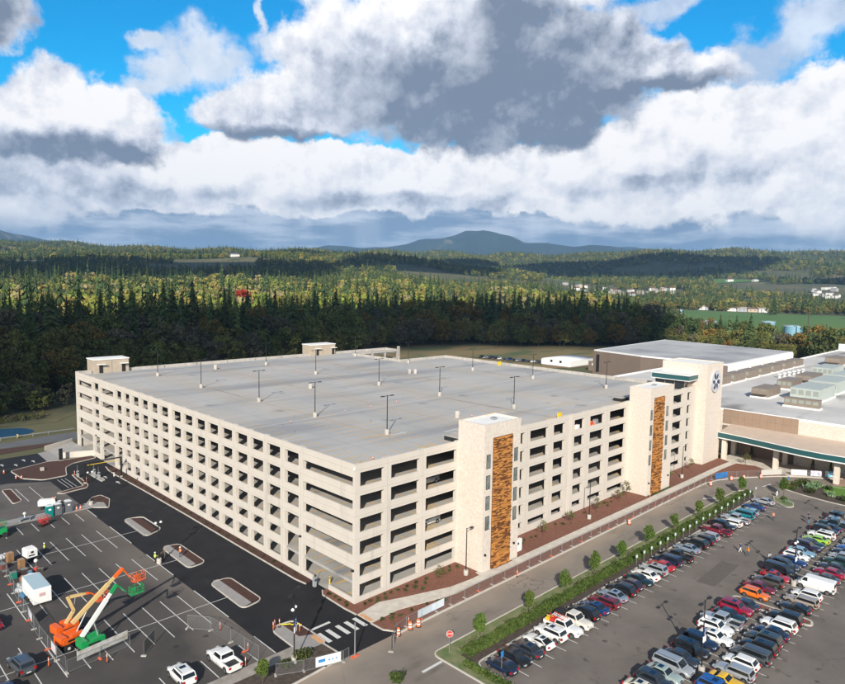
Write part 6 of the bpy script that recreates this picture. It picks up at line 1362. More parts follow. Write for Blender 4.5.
firM = [fir_mesh(34, 5.6+.7*i, 100+i, 26, 13, cf_dark) for i in range(5)]; firT = [trunk_mesh(34, .5, i, 0) for i in range(1)]
brM = {k: [broad_mesh(20, 7.2, 200+i+hash_, 60, 30, .48, m) for i in range(3)] for k, m, hash_ in (('olive', bl_olive, 0), ('rust', bl_rust, 10), ('bare', bl_bare, 20))}; brM['evergreen'] = [broad_mesh(20, 7.4, 600+i, 60, 30, .5, cf_dark, .06) for i in range(2)]; brT = [trunk_mesh(20, .4, i) for i in range(2)]
def forest_tree(kind, x, y, s, label, group, name):
    z = float(terr(x, y)); root = bpy.data.objects.new(name, None); COL.objects.link(root); root.location = (x, y, z); root.rotation_euler = (0, 0, rnd.uniform(0, 6.28)); q = rnd.uniform(.75, 1.35); root.scale = (s*q*rnd.uniform(.92, 1.08), s*q*rnd.uniform(.92, 1.08), s)
    tag(root, label, 'tree', group)
    cm = rnd.choice(firM) if kind == 'fir' else rnd.choice(brM[kind]); tm = rnd.choice(firT if kind == 'fir' else brT)
    for nm, me in (('crown', cm), ('trunk', tm)): o = bpy.data.objects.new(nm, me); COL.objects.link(o); o.parent = root
    return root
# front edge of the wood as seen from the garage (azimuth, distance)
edge_az = [-5, 8, 12, 14, 17, 22, 30, 38, 43, 46, 52, 58, 62, 66, 70, 74, 78, 84]
edge_r = [245, 268, 285, 288, 300, 315, 350, 420, 470, 482, 490, 500, 520, 520, 480, 470, 470, 470]
def er(az): return float(np.interp(az, edge_az, edge_r))
cnt_f = cnt_b = 0
fr = random.Random(77)
def rnd_label(kind, az):
    side = 'left of the garage' if az < 17 else 'behind the garage roof' if az < 46 else 'behind the far field' if az < 60 else 'behind the hall and low roofs'
    nm = {'fir': 'tall dark fir', 'olive': 'dull olive broadleaf tree', 'rust': 'rust-brown autumn tree', 'bare': 'greyish half-bare tree', 'evergreen': 'rounded dark evergreen tree'}[kind]
    return f'{nm} at the front of the wood {side}', f'{nm}s in the wood {side}'
N_F = 0; N_B = 0
for az in np.arange(9, 81, .53):      # broadleaf fringe at the edge
    az_ = az+fr.uniform(-.2, .2); r0 = er(az_)
    for dr, pr in ((0, .9), (15, .6), (45, .45), (80, .3)):
        if fr.random() < pr and N_B < 298:
            k = fr.choices(('olive', 'rust', 'bare'), (.72 if az_ < 42 else .5, .05 if az_ < 42 else .3, .2))[0]
            if az_ > 63: k = fr.choices(('olive', 'rust', 'evergreen', 'bare'), (.4, .12, .38, .1))[0]
            s = fr.uniform(.62, 1.0) if dr == 0 else fr.uniform(.95, 1.3) if dr < 20 else fr.uniform(1.2, 1.6)
            if 65 < az_ < 84: s *= .68
            x, y = pol(az_, r0+dr+fr.uniform(-6, 6)); lb, gr = rnd_label(k, az_); forest_tree(k, x, y, s, lb, gr, 'broadleaf_tree'); N_B += 1
def fir_h(az): return float(np.interp(az, [8, 20, 35, 45, 55, 62, 65, 67.5, 72.3, 73, 84], [1.22, 1.18, 1.14, 1.08, 1.12, 1.0, .86, .76, .74, .5, .5]))
for az in np.arange(9, 81, .55):
    r0 = er(az)
    for row, dr in enumerate((26, 52, 84)):
        if N_F >= 295: break
        if az > 67 and row == 2 and fr.random() < .7: continue
        if fr.random() < (.62 if az < 45 else .5):
            az_ = az+fr.uniform(-.3, .3); x, y = pol(az_, r0+dr+fr.uniform(-12, 12)); lb, gr = rnd_label('fir', az_); forest_tree('fir', x, y, fir_h(az_)*fr.choice((.55, .7, .85, .95, 1.05))*fr.uniform(.92, 1.08), lb, gr, 'fir_tree'); N_F += 1
# a few singled-out trees on the right
for (px, r, s, k, lb) in ((76.0, 450, 1.15, 'evergreen', 'large dark rounded evergreen right of the pale blue tanks'), (75.3, 462, .95, 'evergreen', 'dark evergreen touching the large rounded one by the tanks'), (72.4, 1200, 1.1, 'fir', 'lone dark conifer standing in front of the green field buildings')):
    x, y = pol(px, r); forest_tree(k, x, y, s, lb, 'single evergreens on the right', 'fir_tree')
x, y = pol(29.1, 620); ME_ = broad_mesh(20, 7.5, 555, 46, 26, .55, bl_red); t = bpy.data.objects.new('maple_tree', None); COL.objects.link(t); t.location = (x, y, float(terr(x, y))); t.scale = (1.3, 1.3, 1.8); tag(t, 'bright red maple standing out above the dark wood behind the garage', 'tree')
for nm, me in (('crown', ME_), ('trunk', brT[0])): o = bpy.data.objects.new(nm, me); COL.objects.link(o); o.parent = t
# ---- the far woods: one mass each, instanced by geometry nodes from low detail trees
lib = bpy.data.collections.new('tree_library')
def libtree(me, nm): o = bpy.data.objects.new(nm, me); return o
def far_coll(name, meshes):
    c = bpy.data.collections.new(name)
    for i, me in enumerate(meshes): c.objects.link(bpy.data.objects.new(f'{name}_kind', me))
    return c
lowfir = [fir_mesh(30, 5.2, 300+i, 12, 8, cf_mid) for i in range(3)]+[fir_mesh(32, 5.4, 310+i, 12, 8, cf_dark) for i in range(2)]
def lowb(m, s): return broad_mesh(18, 7, s, 22, 14, 1.0, m)
CO = {'near': far_coll('wood_near', [fir_mesh(33, 6.4+.8*i, 320+i, 18, 10, cf_dark) for i in range(2)]+[lowb(bl_olive, 331), lowb(bl_rust, 332), lowb(bl_olive, 333), lowb(bl_limed, 336)]),
      'scrub': far_coll('wood_scrub', [lowb(bl_olive, 334), lowb(bl_bare, 335)]),
      'gold': far_coll('wood_gold', [lowb(bl_gold, 341), lowb(bl_lime, 342), lowb(bl_tan, 343), lowb(bl_lime, 344), lowfir[0], lowb(bl_olive, 345)]),
      'mix': far_coll('wood_mixed', lowfir[1:4]+[lowb(cf_mid, 355), lowb(bl_gold, 356), lowb(bl_limed, 351), lowb(bl_olive, 352), lowb(bl_olive, 353), lowb(bl_limed, 354)]),
      'fir': far_coll('wood_firs', lowfir)}
def scatter(name, pts, coll, label, smin, smax, seed=1):
    me = bpy.data.meshes.new(name); P = np.array(pts, 'f'); me.vertices.add(len(P)); me.vertices.foreach_set('co', P.ravel()); me.update()
    o = bpy.data.objects.new(name, me); COL.objects.link(o); tag(o, label, 'trees', None, 'stuff')
    ng = bpy.data.node_groups.new(name, 'GeometryNodeTree'); ng.interface.new_socket('Geometry', in_out='INPUT', socket_type='NodeSocketGeometry'); ng.interface.new_socket('Geometry', in_out='OUTPUT', socket_type='NodeSocketGeometry')
    N = ng.nodes; L = ng.links; gi = N.new('NodeGroupInput'); go = N.new('NodeGroupOutput'); m2p = N.new('GeometryNodeMeshToPoints'); L.new(gi.outputs[0], m2p.inputs[0])
    ci = N.new('GeometryNodeCollectionInfo'); ci.inputs[0].default_value = coll; ci.inputs[1].default_value = True; ci.inputs[2].default_value = True
    iop = N.new('GeometryNodeInstanceOnPoints'); iop.inputs['Pick Instance'].default_value = True; L.new(m2p.outputs[0], iop.inputs['Points']); L.new(ci.outputs[0], iop.inputs['Instance'])
    rv = N.new('FunctionNodeRandomValue'); rv.data_type = 'FLOAT'; rv.inputs[2].default_value = smin; rv.inputs[3].default_value = smax; rv.inputs['Seed'].default_value = seed; L.new(rv.outputs[1], iop.inputs['Scale'])
    rr = N.new('FunctionNodeRandomValue'); rr.data_type = 'FLOAT_VECTOR'; rr.inputs[0].default_value = (0, 0, 0); rr.inputs[1].default_value = (0, 0, 6.28); rr.inputs['Seed'].default_value = seed+5; L.new(rr.outputs[0], iop.inputs['Rotation'])
    L.new(iop.outputs[0], go.inputs[0]); md = o.modifiers.new('instances', 'NODES'); md.node_group = ng; return o
RS = np.random.RandomState(4)
def gen(n, az0, az1, r0f, r1f, mask=None):
    az = RS.uniform(az0, az1, n); u = RS.uniform(0, 1, n); r0 = r0f(az); r1 = r1f(az); r = np.sqrt(r0**2+(r1**2-r0**2)*u); a = np.radians(az); x = CX+r*np.sin(a); y = CYY+r*np.cos(a); k = np.ones(n, bool) if mask is None else mask(az, r, x, y); x, y = x[k], y[k]
    return np.column_stack([x, y, terr(x, y)-.3])
ER = lambda az: np.interp(az, edge_az, edge_r)
cl = lambda x, y, f, ph: np.sin(x*f+ph)*np.cos(y*f*1.2+ph*2)+.6*np.sin(x*f*2.3-y*f*1.7+ph)+.3*np.sin(x*f*5+y*f*4)
# wood depth behind the front rows (shaded belt)
depth = lambda az: ER(az)+np.interp(az, [5, 40, 55, 62, 66, 72, 84], [135, 150, 140, 110, 30, 5, 5])
scatter('forest', gen(1500, 5, 63, lambda a: ER(a)+95, lambda a: depth(a)+60), CO['near'], 'dense dark wood filling the shaded belt behind the front rows of trees', .5, 1.22, 2)
scatter('forest', gen(420, 63, 86, lambda a: ER(a)+70, lambda a: ER(a)+190), CO['near'], 'low dark wood in front of the green field on the right', .3, .52, 12)
def m1(az, r, x, y): return (cl(x, y, .006, 1) > -.55) & ~(az > 60)
scatter('autumn_woods', gen(3500, 4, 61, lambda a: depth(a)+60, lambda a: 1230+90*np.sin(a*.5), m1), CO['gold'], 'sunlit yellow and lime autumn woods beyond the dark wood', .95, 1.85, 3)
fld = [(68, 76, 2650, 2800), (58.5, 62, 1750, 1850), (70, 84, 1750, 1900), (12, 16, 3350, 3600), (16.5, 27, 3500, 3700), (64.5, 68, 3500, 3640), (66, 74, 1560, 1650), (46, 50, 2500, 2600), (28, 29.5, 2250, 2300), (56, 66, 1930, 2120), (74, 90, 2050, 2300), (9, 13, 2900, 3150), (30, 34, 2850, 3050), (36, 39, 3600, 3800), (41, 44, 2950, 3050), (51, 55, 3300, 3500), (55, 58, 2350, 2480), (62, 66, 2450, 2600), (76, 84, 2900, 3100), (66, 71, 2180, 2280), (58, 63, 3900, 4150), (74, 80, 3600, 3850)]
def nofield(az, r):
    k = np.ones(len(az), bool)
    for a0, a1, r0, r1 in fld: k &= ~((az > a0) & (az < a1) & (r > r0) & (r < r1))
    return k
def m2(az, r, x, y): return (cl(x, y, .004, 2) > np.where(az > 55, -.1, np.where(r < 1750, -.9, -.45))) & nofield(az, r)
scatter('hill_woods', gen(26000, 2, 90, lambda a: np.where(a < 59, 1200, 1380)+0*a, lambda a: 3300+0*a, m2), CO['mix'], 'mixed green and autumn woods over the middle hills', .7, 1.15, 4)
def m3(az, r, x, y): return (cl(x, y, .003, 3) > -.9) & nofield(az, r)
scatter('ridge_woods', gen(34000, 2, 90, lambda a: 3200+0*a, lambda a: 5200+0*a, m3), CO['mix'], 'forest covering the long far ridge under the mountains', .8, 1.25, 5)
# tree line at the green field
pts = []
for az in np.arange(60.5, 70, .07): x, y = pol(az, 1370+20*math.sin(az*3)); pts.append((x, y, float(terr(x, y))))
for az in np.arange(72, 90, .09): x, y = pol(az, 1345+25*math.sin(az*2)); pts.append((x, y, float(terr(x, y))))
scatter('tree_line', pts, CO['near'], 'dark line of trees along the far side of the green field', .5, .85, 8)
# bushes along the left edge and pond
def m4(az, r, x, y): return cl(x, y, .05, 1) > .1
scatter('scrub', gen(110, 4, 16, lambda a: ER(a)-34, lambda a: ER(a)-4, m4), CO['scrub'], 'low scrub along the foot of the left wood', .2, .5, 9)
scatter('reeds', np.column_stack([RS.uniform(-100, 4, 400), RS.uniform(163, 172, 400), np.zeros(400)]), CO['scrub'], 'dark reeds and brush along the pond bank', .05, .12, 10)
# ================================================================== far buildings
def house(x, y, wx, wy, h, rz, wallm, roofm, label, group, name='house'):
    t = empty(name, (x, y, float(terr(x, y))-.5), rz, label, 'house' if name == 'house' else 'building', group)
    b = MB(); b.box(-wx/2, wx/2, -wy/2, wy/2, 0, h); b.build('wall', wallm, t)
    b = MB(); q = h*.45; b.add([(-wx/2-.4, -wy/2-.4, h), (wx/2+.4, -wy/2-.4, h), (wx/2+.4, wy/2+.4, h), (-wx/2-.4, wy/2+.4, h), (-wx/2-.4, 0, h+q), (wx/2+.4, 0, h+q)], [(0, 1, 5, 4), (2, 3, 4, 5), (1, 2, 5), (3, 0, 4), (0, 3, 2, 1)]); b.build('roof', roofm, t)
    b = MB()
    for k in (-.3, 0, .3): b.box(wx*k-.6, wx*k+.6, -wy/2-.05, -wy/2-.002, h*.4, h*.75)
    b.build('window', m_glass, t); return t
rf = [mat('roof_grey', (.14, .145, .15), .8), mat('roof_brown', (.15, .09, .065), .8), mat('roof_light', (.35, .34, .33), .8)]
wl = [mat('house_white', (.72, .72, .70), .8), mat('house_tan', (.5, .42, .33), .8), mat('house_grey', (.38, .4, .42), .8)]
hr = random.Random(9)
for i in range(60):
    az = hr.uniform(74.2, 82.5); r = hr.uniform(2080, 2290); x, y = pol(az, r); house(x, y, 16, 12, 7.5, hr.uniform(0, 3), wl[i % 3 if i % 2 else 0], rf[i % 3], 'pale house in the housing estate at the right beyond the fields', 'houses of the estate on the right')
for i in range(34):
    az = hr.uniform(56.5, 65.2); r = hr.uniform(1950, 2110); x, y = pol(az, r); house(x, y, 17, 13, 8, hr.uniform(0, 3), wl[(i+1) % 3], rf[1 if i % 3 else 2], 'pale brown-roofed house in the new estate above the dark wood', 'houses of the new estate in the middle distance')
for i, (az, r, s, lb) in enumerate(((67.0, 2700, 1.4, 'white farmhouse left on the bright hillside meadow'), (69.2, 2740, 1.5, 'white farmhouse, middle one on the bright hillside meadow'), (71.0, 2720, 1.3, 'white farmhouse, right one on the bright hillside meadow'), (28.6, 2265, 1.7, 'white barn in a clearing on the left hillside'), (22.5, 3560, 1.8, 'white farmhouse on the far left upland'), (20.3, 3540, 1.3, 'small pale farmhouse left on the far upland'), (48.5, 3000, 1.5, 'small white house among trees on the middle slope'), (44.8, 2600, 1.3, 'small tan house in the trees above the middle wood'), (53.0, 1720, 1.0, 'small white house at the edge of the yellow woods'), (57.0, 2750, 1.5, 'tan house on the slope left of the new estate'), (62.5, 2900, 1.4, 'pale shed below the right dark spur'), (40.2, 2500, 1.2, 'white cottage on the central wooded slope'))):
    x, y = pol(az, r); house(x, y, 16*s, 10*s, 6*s, hr.uniform(-.5, .5)-.7, wl[0 if 'white' in lb else 1], rf[i % 3], lb, None)
for i in range(7):
    az = 67.3+.75*i; x, y = pol(az, 1385); house(x, y, 24, 14, 6.5, -1.0, wl[(i*2) % 3], rf[2-i % 2], f'farm building behind the green field, {["first","second","third","fourth","fifth","sixth","last"][i]} from the left', 'farm buildings behind the green field', 'farm_building')
# blue tanks
m_tank = mat('tank_blue', (.20, .40, .50), .6, var=.06, vscale=.1)
def tank(az, r, rad, h, lb):
    x, y = pol(az, r); t = empty('storage_tank', (x, y, 0), 0, lb, 'tank', 'pale blue storage tanks'); b = MB(); b.lathe((0, 0, 0), [(rad, 0), (rad, h)], 32); b.build('shell', m_tank, t); b = MB(); b.lathe((0, 0, h), [(rad+.15, 0), (rad+.15, .3), (rad*.5, .9), (.3, 1.1)], 32); b.build('roof', mat('tank_roof', (.3, .45, .52), .6), t)
    b = MB()
    for k in range(24): a = 2*math.pi*k/24; b.tube((rad*math.cos(a), rad*math.sin(a), h), (rad*math.cos(a), rad*math.sin(a), h+1.3), .06, n=4)
    b.build('railing', m_steel, t)
tank(73.8, 520, 6.0, 19.0, 'pale blue storage tank, largest and rightmost'); tank(72.1, 560, 4.6, 19.5, 'pale blue storage tank left of the largest one'); tank(65.6, 640, 4.2, 23.5, 'pale blue storage tank, leftmost behind the dark firs'); tank(67.8, 690, 8.0, 12.0, 'pale blue low tank half hidden among firs')
t = empty('utility_pole', (*pol(74.75, 500), 0), 0, 'tall dark wooden utility pole between the tank and big evergreen', 'pole'); b = MB(); b.tube((0, 0, 0), (0, 0, 31), .45, .3, n=8); b.build('shaft', m_bark, t); b = MB(); b.box(-1.8, 1.8, -.12, .12, 28.5, 28.9); b.build('crossarm', m_bark, t)
# ================================================================== unseen clouds added to shade the woods and hills (sunward, high above)
m_cloud = mat('shade_cloud_body', (.85, .86, .88), 1.0)
def cloud(poly, alt, th, seed):
    """poly: the ground outline to shade; the cloud stands where the sun's rays to it pass"""
    el = math.radians(28); sh_ = alt/math.tan(el); off = Vector((-.755, -.655)).normalized()*sh_
    c = Vector((sum(p[0] for p in poly)/len(poly), sum(p[1] for p in poly)/len(poly))); r = random.Random(seed); b = MB()
    O = rounded(poly, 140, 5); ring = []
    for i, p in enumerate(O):
        q = Vector(p); q = c+(q-c)*(1+.04*math.sin(i*1.9)+.03*math.sin(i*3.7)); ring.append(q)
    n = len(ring); V = []; lv = [(.97, 0), (1.0, .3), (.96, .7), (.8, 1.0), (.4, 1.25)]
    for s_, z in lv:
        for i, q in enumerate(ring): w_ = c+(q-c)*s_; V.append((w_.x+off.x, w_.y+off.y, alt+th*(z+.12*math.sin(i*2.3+z*4))))
    F = [(j*n+i, j*n+(i+1) % n, (j+1)*n+(i+1) % n, (j+1)*n+i) for j in range(len(lv)-1) for i in range(n)]+[tuple(range(n))[::-1], tuple(range((len(lv)-1)*n, len(lv)*n))]
    b.add(V, F, 0, True); o = b.build('cloud', m_cloud); o['kind'] = 'structure'; return o  # never in view; its outline is drawn from the shade wanted below
band = [pol(-8, 255), pol(9, 262), pol(14, 275), pol(20, 300), pol(30, 335), pol(38, 395), pol(44, 455), pol(52, 475), pol(60, 485), pol(68, 455), pol(86, 460), pol(86, 760), pol(70, 690), pol(60, 880), pol(50, 800), pol(35, 760), pol(20, 700), pol(-8, 640)]
CLOUDS = True
if CLOUDS:
    # split the belt in convex pieces so that each cloud keeps its outline
    cloud([pol(-12, 232), pol(13, 236), pol(19, 285), pol(23, 302), pol(34, 350), pol(36, 560), pol(20, 490), pol(-12, 440)], 1250, 45, 1)
    cloud([pol(31, 345), pol(40, 425), pol(50, 470), pol(52, 680), pol(42, 630), pol(30, 540)], 1250, 45, 2)
    cloud([pol(46, 470), pol(60, 480), pol(64.5, 500), pol(65, 620), pol(60, 700), pol(46, 670)], 1250, 45, 3)
    cloud([pol(2, 1480), pol(24, 1500), pol(37, 1600), pol(38, 2200), pol(20, 2300), pol(2, 2300)], 1250, 60, 4)
    cloud([pol(48, 2900), pol(58, 2800), pol(68, 3000), pol(72, 3900), pol(56, 4300), pol(46, 3600)], 1250, 60, 5)
    cloud([pol(36, 2000), pol(44, 2100), pol(52, 2300), pol(50, 2700), pol(40, 2500)], 1250, 60, 7)
    cloud([pol(70, 2950), pol(78, 2400), pol(88, 2500), pol(88, 2900), pol(80, 3300)], 1250, 60, 8)
    cloud([pol(24, 2700), pol(32, 3150), pol(42, 3300), pol(40, 3900), pol(28, 3700), pol(18, 3000)], 1250, 60, 9)
# ================================================================== haze
b = MB(); b.box(-9000, 14500, -3000, 14500, -6, 790)
m = bpy.data.materials.new('haze_air'); m.use_nodes = True; nt = m.node_tree; nt.nodes.remove(nt.nodes['Principled BSDF'])
pv = nt.nodes.new('ShaderNodeVolumePrincipled'); pv.inputs['Color'].default_value = (.36, .64, 1, 1); pv.inputs['Density'].default_value = 6.0e-5; pv.inputs['Anisotropy'].default_value = .0
nt.links.new(pv.outputs[0], nt.nodes['Material Output'].inputs['Volume'])
o = b.build('haze', m); o['kind'] = 'stuff'; o['label'] = 'thin blue haze over the distant hills'
# ================================================================== light and world
SC.view_settings.view_transform = 'Standard'; SC.view_settings.look = 'None'; SC.view_settings.gamma = 1; SC.view_settings.use_curve_mapping = False; SC.view_settings.exposure = .36
SUN_AZ = math.atan2(.755, .655); SUN_EL = math.radians(28)
d = Vector((math.sin(SUN_AZ)*math.cos(SUN_EL), math.cos(SUN_AZ)*math.cos(SUN_EL), -math.sin(SUN_EL)))
ld = bpy.data.lights.new('sun', 'SUN'); ld.energy = 4.9; ld.angle = math.radians(.5); ld.color = (1, .92, .80)
lo = bpy.data.objects.new('sun', ld); COL.objects.link(lo); lo.rotation_euler = d.to_track_quat('-Z', 'Y').to_euler()
w = bpy.data.worlds.new('World'); SC.world = w; w.use_nodes = True
nt = w.node_tree; N = nt.nodes; Lk = nt.links
for n in list(N): N.remove(n)
out = N.new('ShaderNodeOutputWorld'); bg = N.new('ShaderNodeBackground'); Lk.new(bg.outputs[0], out.inputs[0]); bg.inputs[1].default_value = .1
sky = N.new('ShaderNodeTexSky'); sky.sky_type = 'NISHITA'; sky.sun_disc = False; sky.sun_elevation = SUN_EL; sky.sun_rotation = SUN_AZ+math.pi; sky.altitude = 100; sky.ozone_density = 3; sky.dust_density = .2
def val(x): return x
def math_(op, a, b=None, c=None, clamp=False):
    n = N.new('ShaderNodeMath'); n.operation = op; n.use_clamp = clamp
    for i, v in enumerate((a, b, c)):
        if v is None: continue
        if isinstance(v, (int, float)): n.inputs[i].default_value = v
        else: Lk.new(v, n.inputs[i])
    return n.outputs[0]
def mixc(f, a, b):
    n = N.new('ShaderNodeMix'); n.data_type = 'RGBA'
    for i, v in ((0, f), (6, a), (7, b)):
        if isinstance(v, (int, float)): n.inputs[i].default_value = v
        elif isinstance(v, tuple): n.inputs[i].default_value = (*v, 1)
        else: Lk.new(v, n.inputs[i])
    return n.outputs[2]
def ramp(x, a, b, c=0., d=1., smooth=True):
    n = N.new('ShaderNodeMapRange'); n.interpolation_type = 'SMOOTHSTEP' if smooth else 'LINEAR'; Lk.new(x, n.inputs[0])
    for i, v in enumerate((a, b, c, d)): n.inputs[i+1].default_value = v
    return n.outputs[0]
tc = N.new('ShaderNodeTexCoord'); sep = N.new('ShaderNodeSeparateXYZ'); Lk.new(tc.outputs['Generated'], sep.inputs[0])
vx, vy, vz = sep.outputs
# bearing from the garage's diagonal (degrees/100) and elevation: U to the right, Vv up
az = math_('ARCTAN2', vx, vy); U = math_('SUBTRACT', az, CY); el = math_('ARCSINE', vz)
comb = N.new('ShaderNodeCombineXYZ'); Lk.new(U, comb.inputs[0]); Lk.new(math_('MULTIPLY', el, 1.0), comb.inputs[1])
def noise(scale, detail, rough, vec, dist=0, sx=1, sy=1, off=(0, 0, 0)):
    mp = N.new('ShaderNodeMapping'); mp.inputs['Scale'].default_value = (sx, sy, 1); mp.inputs['Location'].default_value = off; Lk.new(vec, mp.inputs['Vector'])
    n = N.new('ShaderNodeTexNoise'); n.noise_dimensions = '3D'; n.inputs['Scale'].default_value = scale; n.inputs['Detail'].default_value = detail; n.inputs['Roughness'].default_value = rough; n.inputs['Distortion'].default_value = dist; Lk.new(mp.outputs[0], n.inputs['Vector']); return n.outputs['Fac']
# warp the lookup with noise so that cloud edges billow
wn = N.new('ShaderNodeTexNoise'); wn.inputs['Scale'].default_value = 9; wn.inputs['Detail'].default_value = 10; wn.inputs['Roughness'].default_value = .6; Lk.new(comb.outputs[0], wn.inputs['Vector'])
ws = N.new('ShaderNodeVectorMath'); ws.operation = 'SUBTRACT'; Lk.new(wn.outputs['Color'], ws.inputs[0]); ws.inputs[1].default_value = (.5, .5, .5)
wm = N.new('ShaderNodeVectorMath'); wm.operation = 'MULTIPLY'; Lk.new(ws.outputs[0], wm.inputs[0]); wm.inputs[1].default_value = (.13, .09, 0)
wa = N.new('ShaderNodeVectorMath'); wa.operation = 'ADD'; Lk.new(comb.outputs[0], wa.inputs[0]); Lk.new(wm.outputs[0], wa.inputs[1])
s2 = N.new('ShaderNodeSeparateXYZ'); Lk.new(wa.outputs[0], s2.inputs[0]); Uw, Ew = s2.outputs[0], s2.outputs[1]
K = 1/845.
def uv(px, py): return (math.atan((px-422)/660.6), math.atan((279.5+(px-422)*.016-py)/math.hypot(660.6, px-422)))
def ell(px, py, rx, ry, tilt=0, warp=True):
    """1 at the centre of an ellipse of cloud, 0 at its rim, negative outside; sizes in degrees-like units"""
    u, v = uv(px, py); a, e = (Uw, Ew) if warp else (U, el)
    dx = math_('SUBTRACT', a, u); dy = math_('SUBTRACT', e, v)
    if tilt: dy = math_('SUBTRACT', dy, math_('MULTIPLY', dx, tilt))
    X = math_('DIVIDE', dx, rx/660.); Y = math_('DIVIDE', dy, ry/660.)
    return math_('SUBTRACT', 1, math_('SQRT', math_('ADD', math_('MULTIPLY', X, X), math_('MULTIPLY', Y, Y))))
def union(L):
    o = L[0]
    for x in L[1:]: o = math_('SMOOTH_MAX', o, x, .12)
    return o
fine = noise(16, 8, .62, comb.outputs[0])
# --- middle layer: the long white bank low over the hills
bank = union([ell(130, 172, 210, 32), ell(60, 158, 80, 20), ell(330, 180, 260, 36), ell(560, 178, 240, 38), ell(760, 150, 220, 62, .12), ell(860, 120, 120, 45, .2), ell(680, 178, 150, 40), ell(-150, 165, 200, 50), ell(1050, 150, 250, 80)])
bank_c = ramp(math_('ADD', bank, math_('MULTIPLY', math_('SUBTRACT', fine, .5), .5)), -.02, .10)
# --- upper cumulus
upper_l = [ell(62, 125, 108, 38), ell(62, 98, 50, 30), ell(22, 118, 48, 34), ell(120, 118, 45, 24), ell(-8, 5, 42, 28)]
puff_l = [ell(205, 62, 52, 26), ell(175, 72, 36, 16), ell(152, 88, 30, 12, .3), ell(272, 44, 26, 24), ell(149, 51, 20, 7), ell(262, 20, 8, 20), ell(330, 8, 30, 10)]
big_l = [ell(300, 105, 100, 38, .12), ell(345, 65, 80, 52), ell(440, 50, 130, 70), ell(480, 105, 170, 52), ell(235, 115, 45, 24), ell(555, 70, 80, 56), ell(600, 80, 70, 34, .1), ell(520, 0, 80, 26), ell(655, 82, 60, 22), ell(420, 10, 60, 30)]
streak_l = [ell(800, 35, 110, 26, .35), ell(720, 75, 90, 24, .3), ell(830, 8, 90, 24, .3), ell(650, 12, 50, 12, .1), ell(690, 105, 80, 15, .2)]
up = union(upper_l); big = union(big_l); st = union(streak_l)
puff = union(puff_l); puff_c = ramp(math_('ADD', puff, math_('MULTIPLY', math_('SUBTRACT', fine, .5), 2.2)), -.15, .65, 0, .88)
cum = math_('MAXIMUM', up, big)
edge = math_('MULTIPLY', math_('SUBTRACT', fine, .5), 1.0)
cum_c = ramp(math_('ADD', cum, edge), -.05, .24); st_c = ramp(math_('ADD', st, math_('MULTIPLY', edge, 2.4)), -.15, .6, 0, .8)
# scattered clouds for the rest of the sky, outside the modelled bearings
far_n = noise(2.2, 7, .55, comb.outputs[0], 0, 1, 2.2, (3, 1, 0)); outside = ramp(math_('ABSOLUTE', U), .72, 1.0); hi = ramp(el, .44, .6)
rest = math_('MULTIPLY', ramp(far_n, .44, .60), math_('MAXIMUM', outside, hi)); rest = math_('MULTIPLY', rest, .7)
# --- shading of the bodies: billows by noise difference between two nearby looks (lit from behind the viewer, upper left)
n1 = noise(9, 7, .6, comb.outputs[0]); n2 = noise(9, 7, .6, comb.outputs[0], off=(.012, -.020, 0))
bil = math_('MULTIPLY', math_('SUBTRACT', n1, n2), 2.6)
WHITE = (8.7, 8.6, 8.7); GREY = (2.2, 2.7, 3.7); LGREY = (5.0, 5.5, 6.6); RAIN = (1.9, 2.8, 4.2); PALE = (5.4, 6.1, 7.2)
dark = union([ell(490, 120, 125, 36), ell(530, 82, 70, 44), ell(440, 98, 80, 36), ell(640, 100, 70, 10), ell(90, 150, 110, 8), ell(20, 148, 60, 8), ell(510, 30, 40, 24), ell(-5, 8, 30, 20), ell(290, 140, 60, 8)])
dk = ramp(math_('ADD', dark, math_('MULTIPLY', math_('SUBTRACT', n1, .5), .8)), -1.5, .75, 0, 1.0)
shade = math_('ADD', math_('ADD', dk, math_('MULTIPLY', math_('MULTIPLY', bil, -1.25), ramp(dk, .2, 1, 1, .55))), .05, clamp=True)
MID = (5.6, 6.0, 6.9); DK = (1.75, 2.2, 3.05)
def tri(s_): return mixc(ramp(s_, .45, 1.0, 0, 1, False), mixc(ramp(s_, 0, .5, 0, 1, False), WHITE, MID), DK)
cumcol = tri(shade)
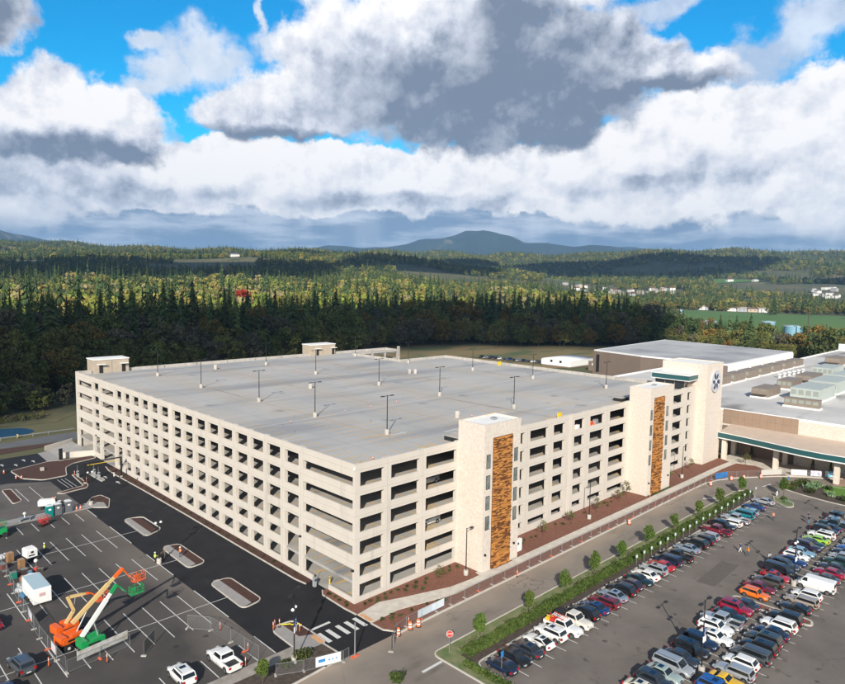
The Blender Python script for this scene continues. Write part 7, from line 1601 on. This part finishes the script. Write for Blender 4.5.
bshade = math_('ADD', math_('MULTIPLY', bil, -1.2), ramp(math_('ADD', union([ell(30, 178, 60, 22), ell(95, 190, 70, 20), ell(170, 196, 80, 12), ell(720, 172, 90, 18, .25), ell(620, 188, 80, 12), ell(400, 205, 160, 10)]), math_('MULTIPLY', math_('SUBTRACT', n1, .5), 1.2)), -.3, .6, .04, .62), clamp=True)
bankcol = tri(math_('MULTIPLY', bshade, .85))
# --- the low rain-grey layer down to the horizon
low = ramp(math_('ADD', el, math_('MULTIPLY', math_('SUBTRACT', noise(5, 6, .6, comb.outputs[0], 0, 1, 4), .5), .08)), .11, .17, 1, 0)
rainn = noise(6, 6, .6, comb.outputs[0], 0, 1, 5, (1, 4, 0)); shaft = noise(10, 4, .5, comb.outputs[0], 0, 1.6, .25, (2, 0, 0))
raincol = mixc(math_('ADD', ramp(rainn, .42, .66, 0, .9), math_('MULTIPLY', ramp(shaft, .5, .72), .35), clamp=True), RAIN, PALE)
skc = N.new('ShaderNodeHueSaturation'); skc.inputs['Saturation'].default_value = 1.35; skc.inputs['Value'].default_value = 1.0; Lk.new(sky.outputs[0], skc.inputs['Color'])
tint = N.new('ShaderNodeMix'); tint.data_type = 'RGBA'; tint.blend_type = 'MULTIPLY'; tint.inputs[0].default_value = 1; Lk.new(skc.outputs[0], tint.inputs[6]); tint.inputs[7].default_value = (.18, 1.4, 1.4, 1)
front = ramp(math_('ABSOLUTE', U), .85, 1.15, 1, 0)
c = mixc(rest, mixc(math_('MULTIPLY', front, ramp(el, .55, .8, 1, 0)), sky.outputs[0], tint.outputs[2]), (3.2, 3.3, 3.6))
F_ = lambda x: math_('MULTIPLY', x, front)
c = mixc(F_(puff_c), c, mixc(ramp(n1, .35, .7), (5.6, 6.2, 7.2), (8.6, 8.6, 8.8)))
c = mixc(F_(st_c), c, mixc(ramp(n1, .4, .65), (4.6, 5.2, 6.4), (7.6, 7.9, 8.4)))
c = mixc(F_(low), c, raincol)
c = mixc(F_(math_('MULTIPLY', bank_c, ramp(el, .04, .10))), c, bankcol)
c = mixc(F_(cum_c), c, cumcol)
Lk.new(c, bg.inputs[0])
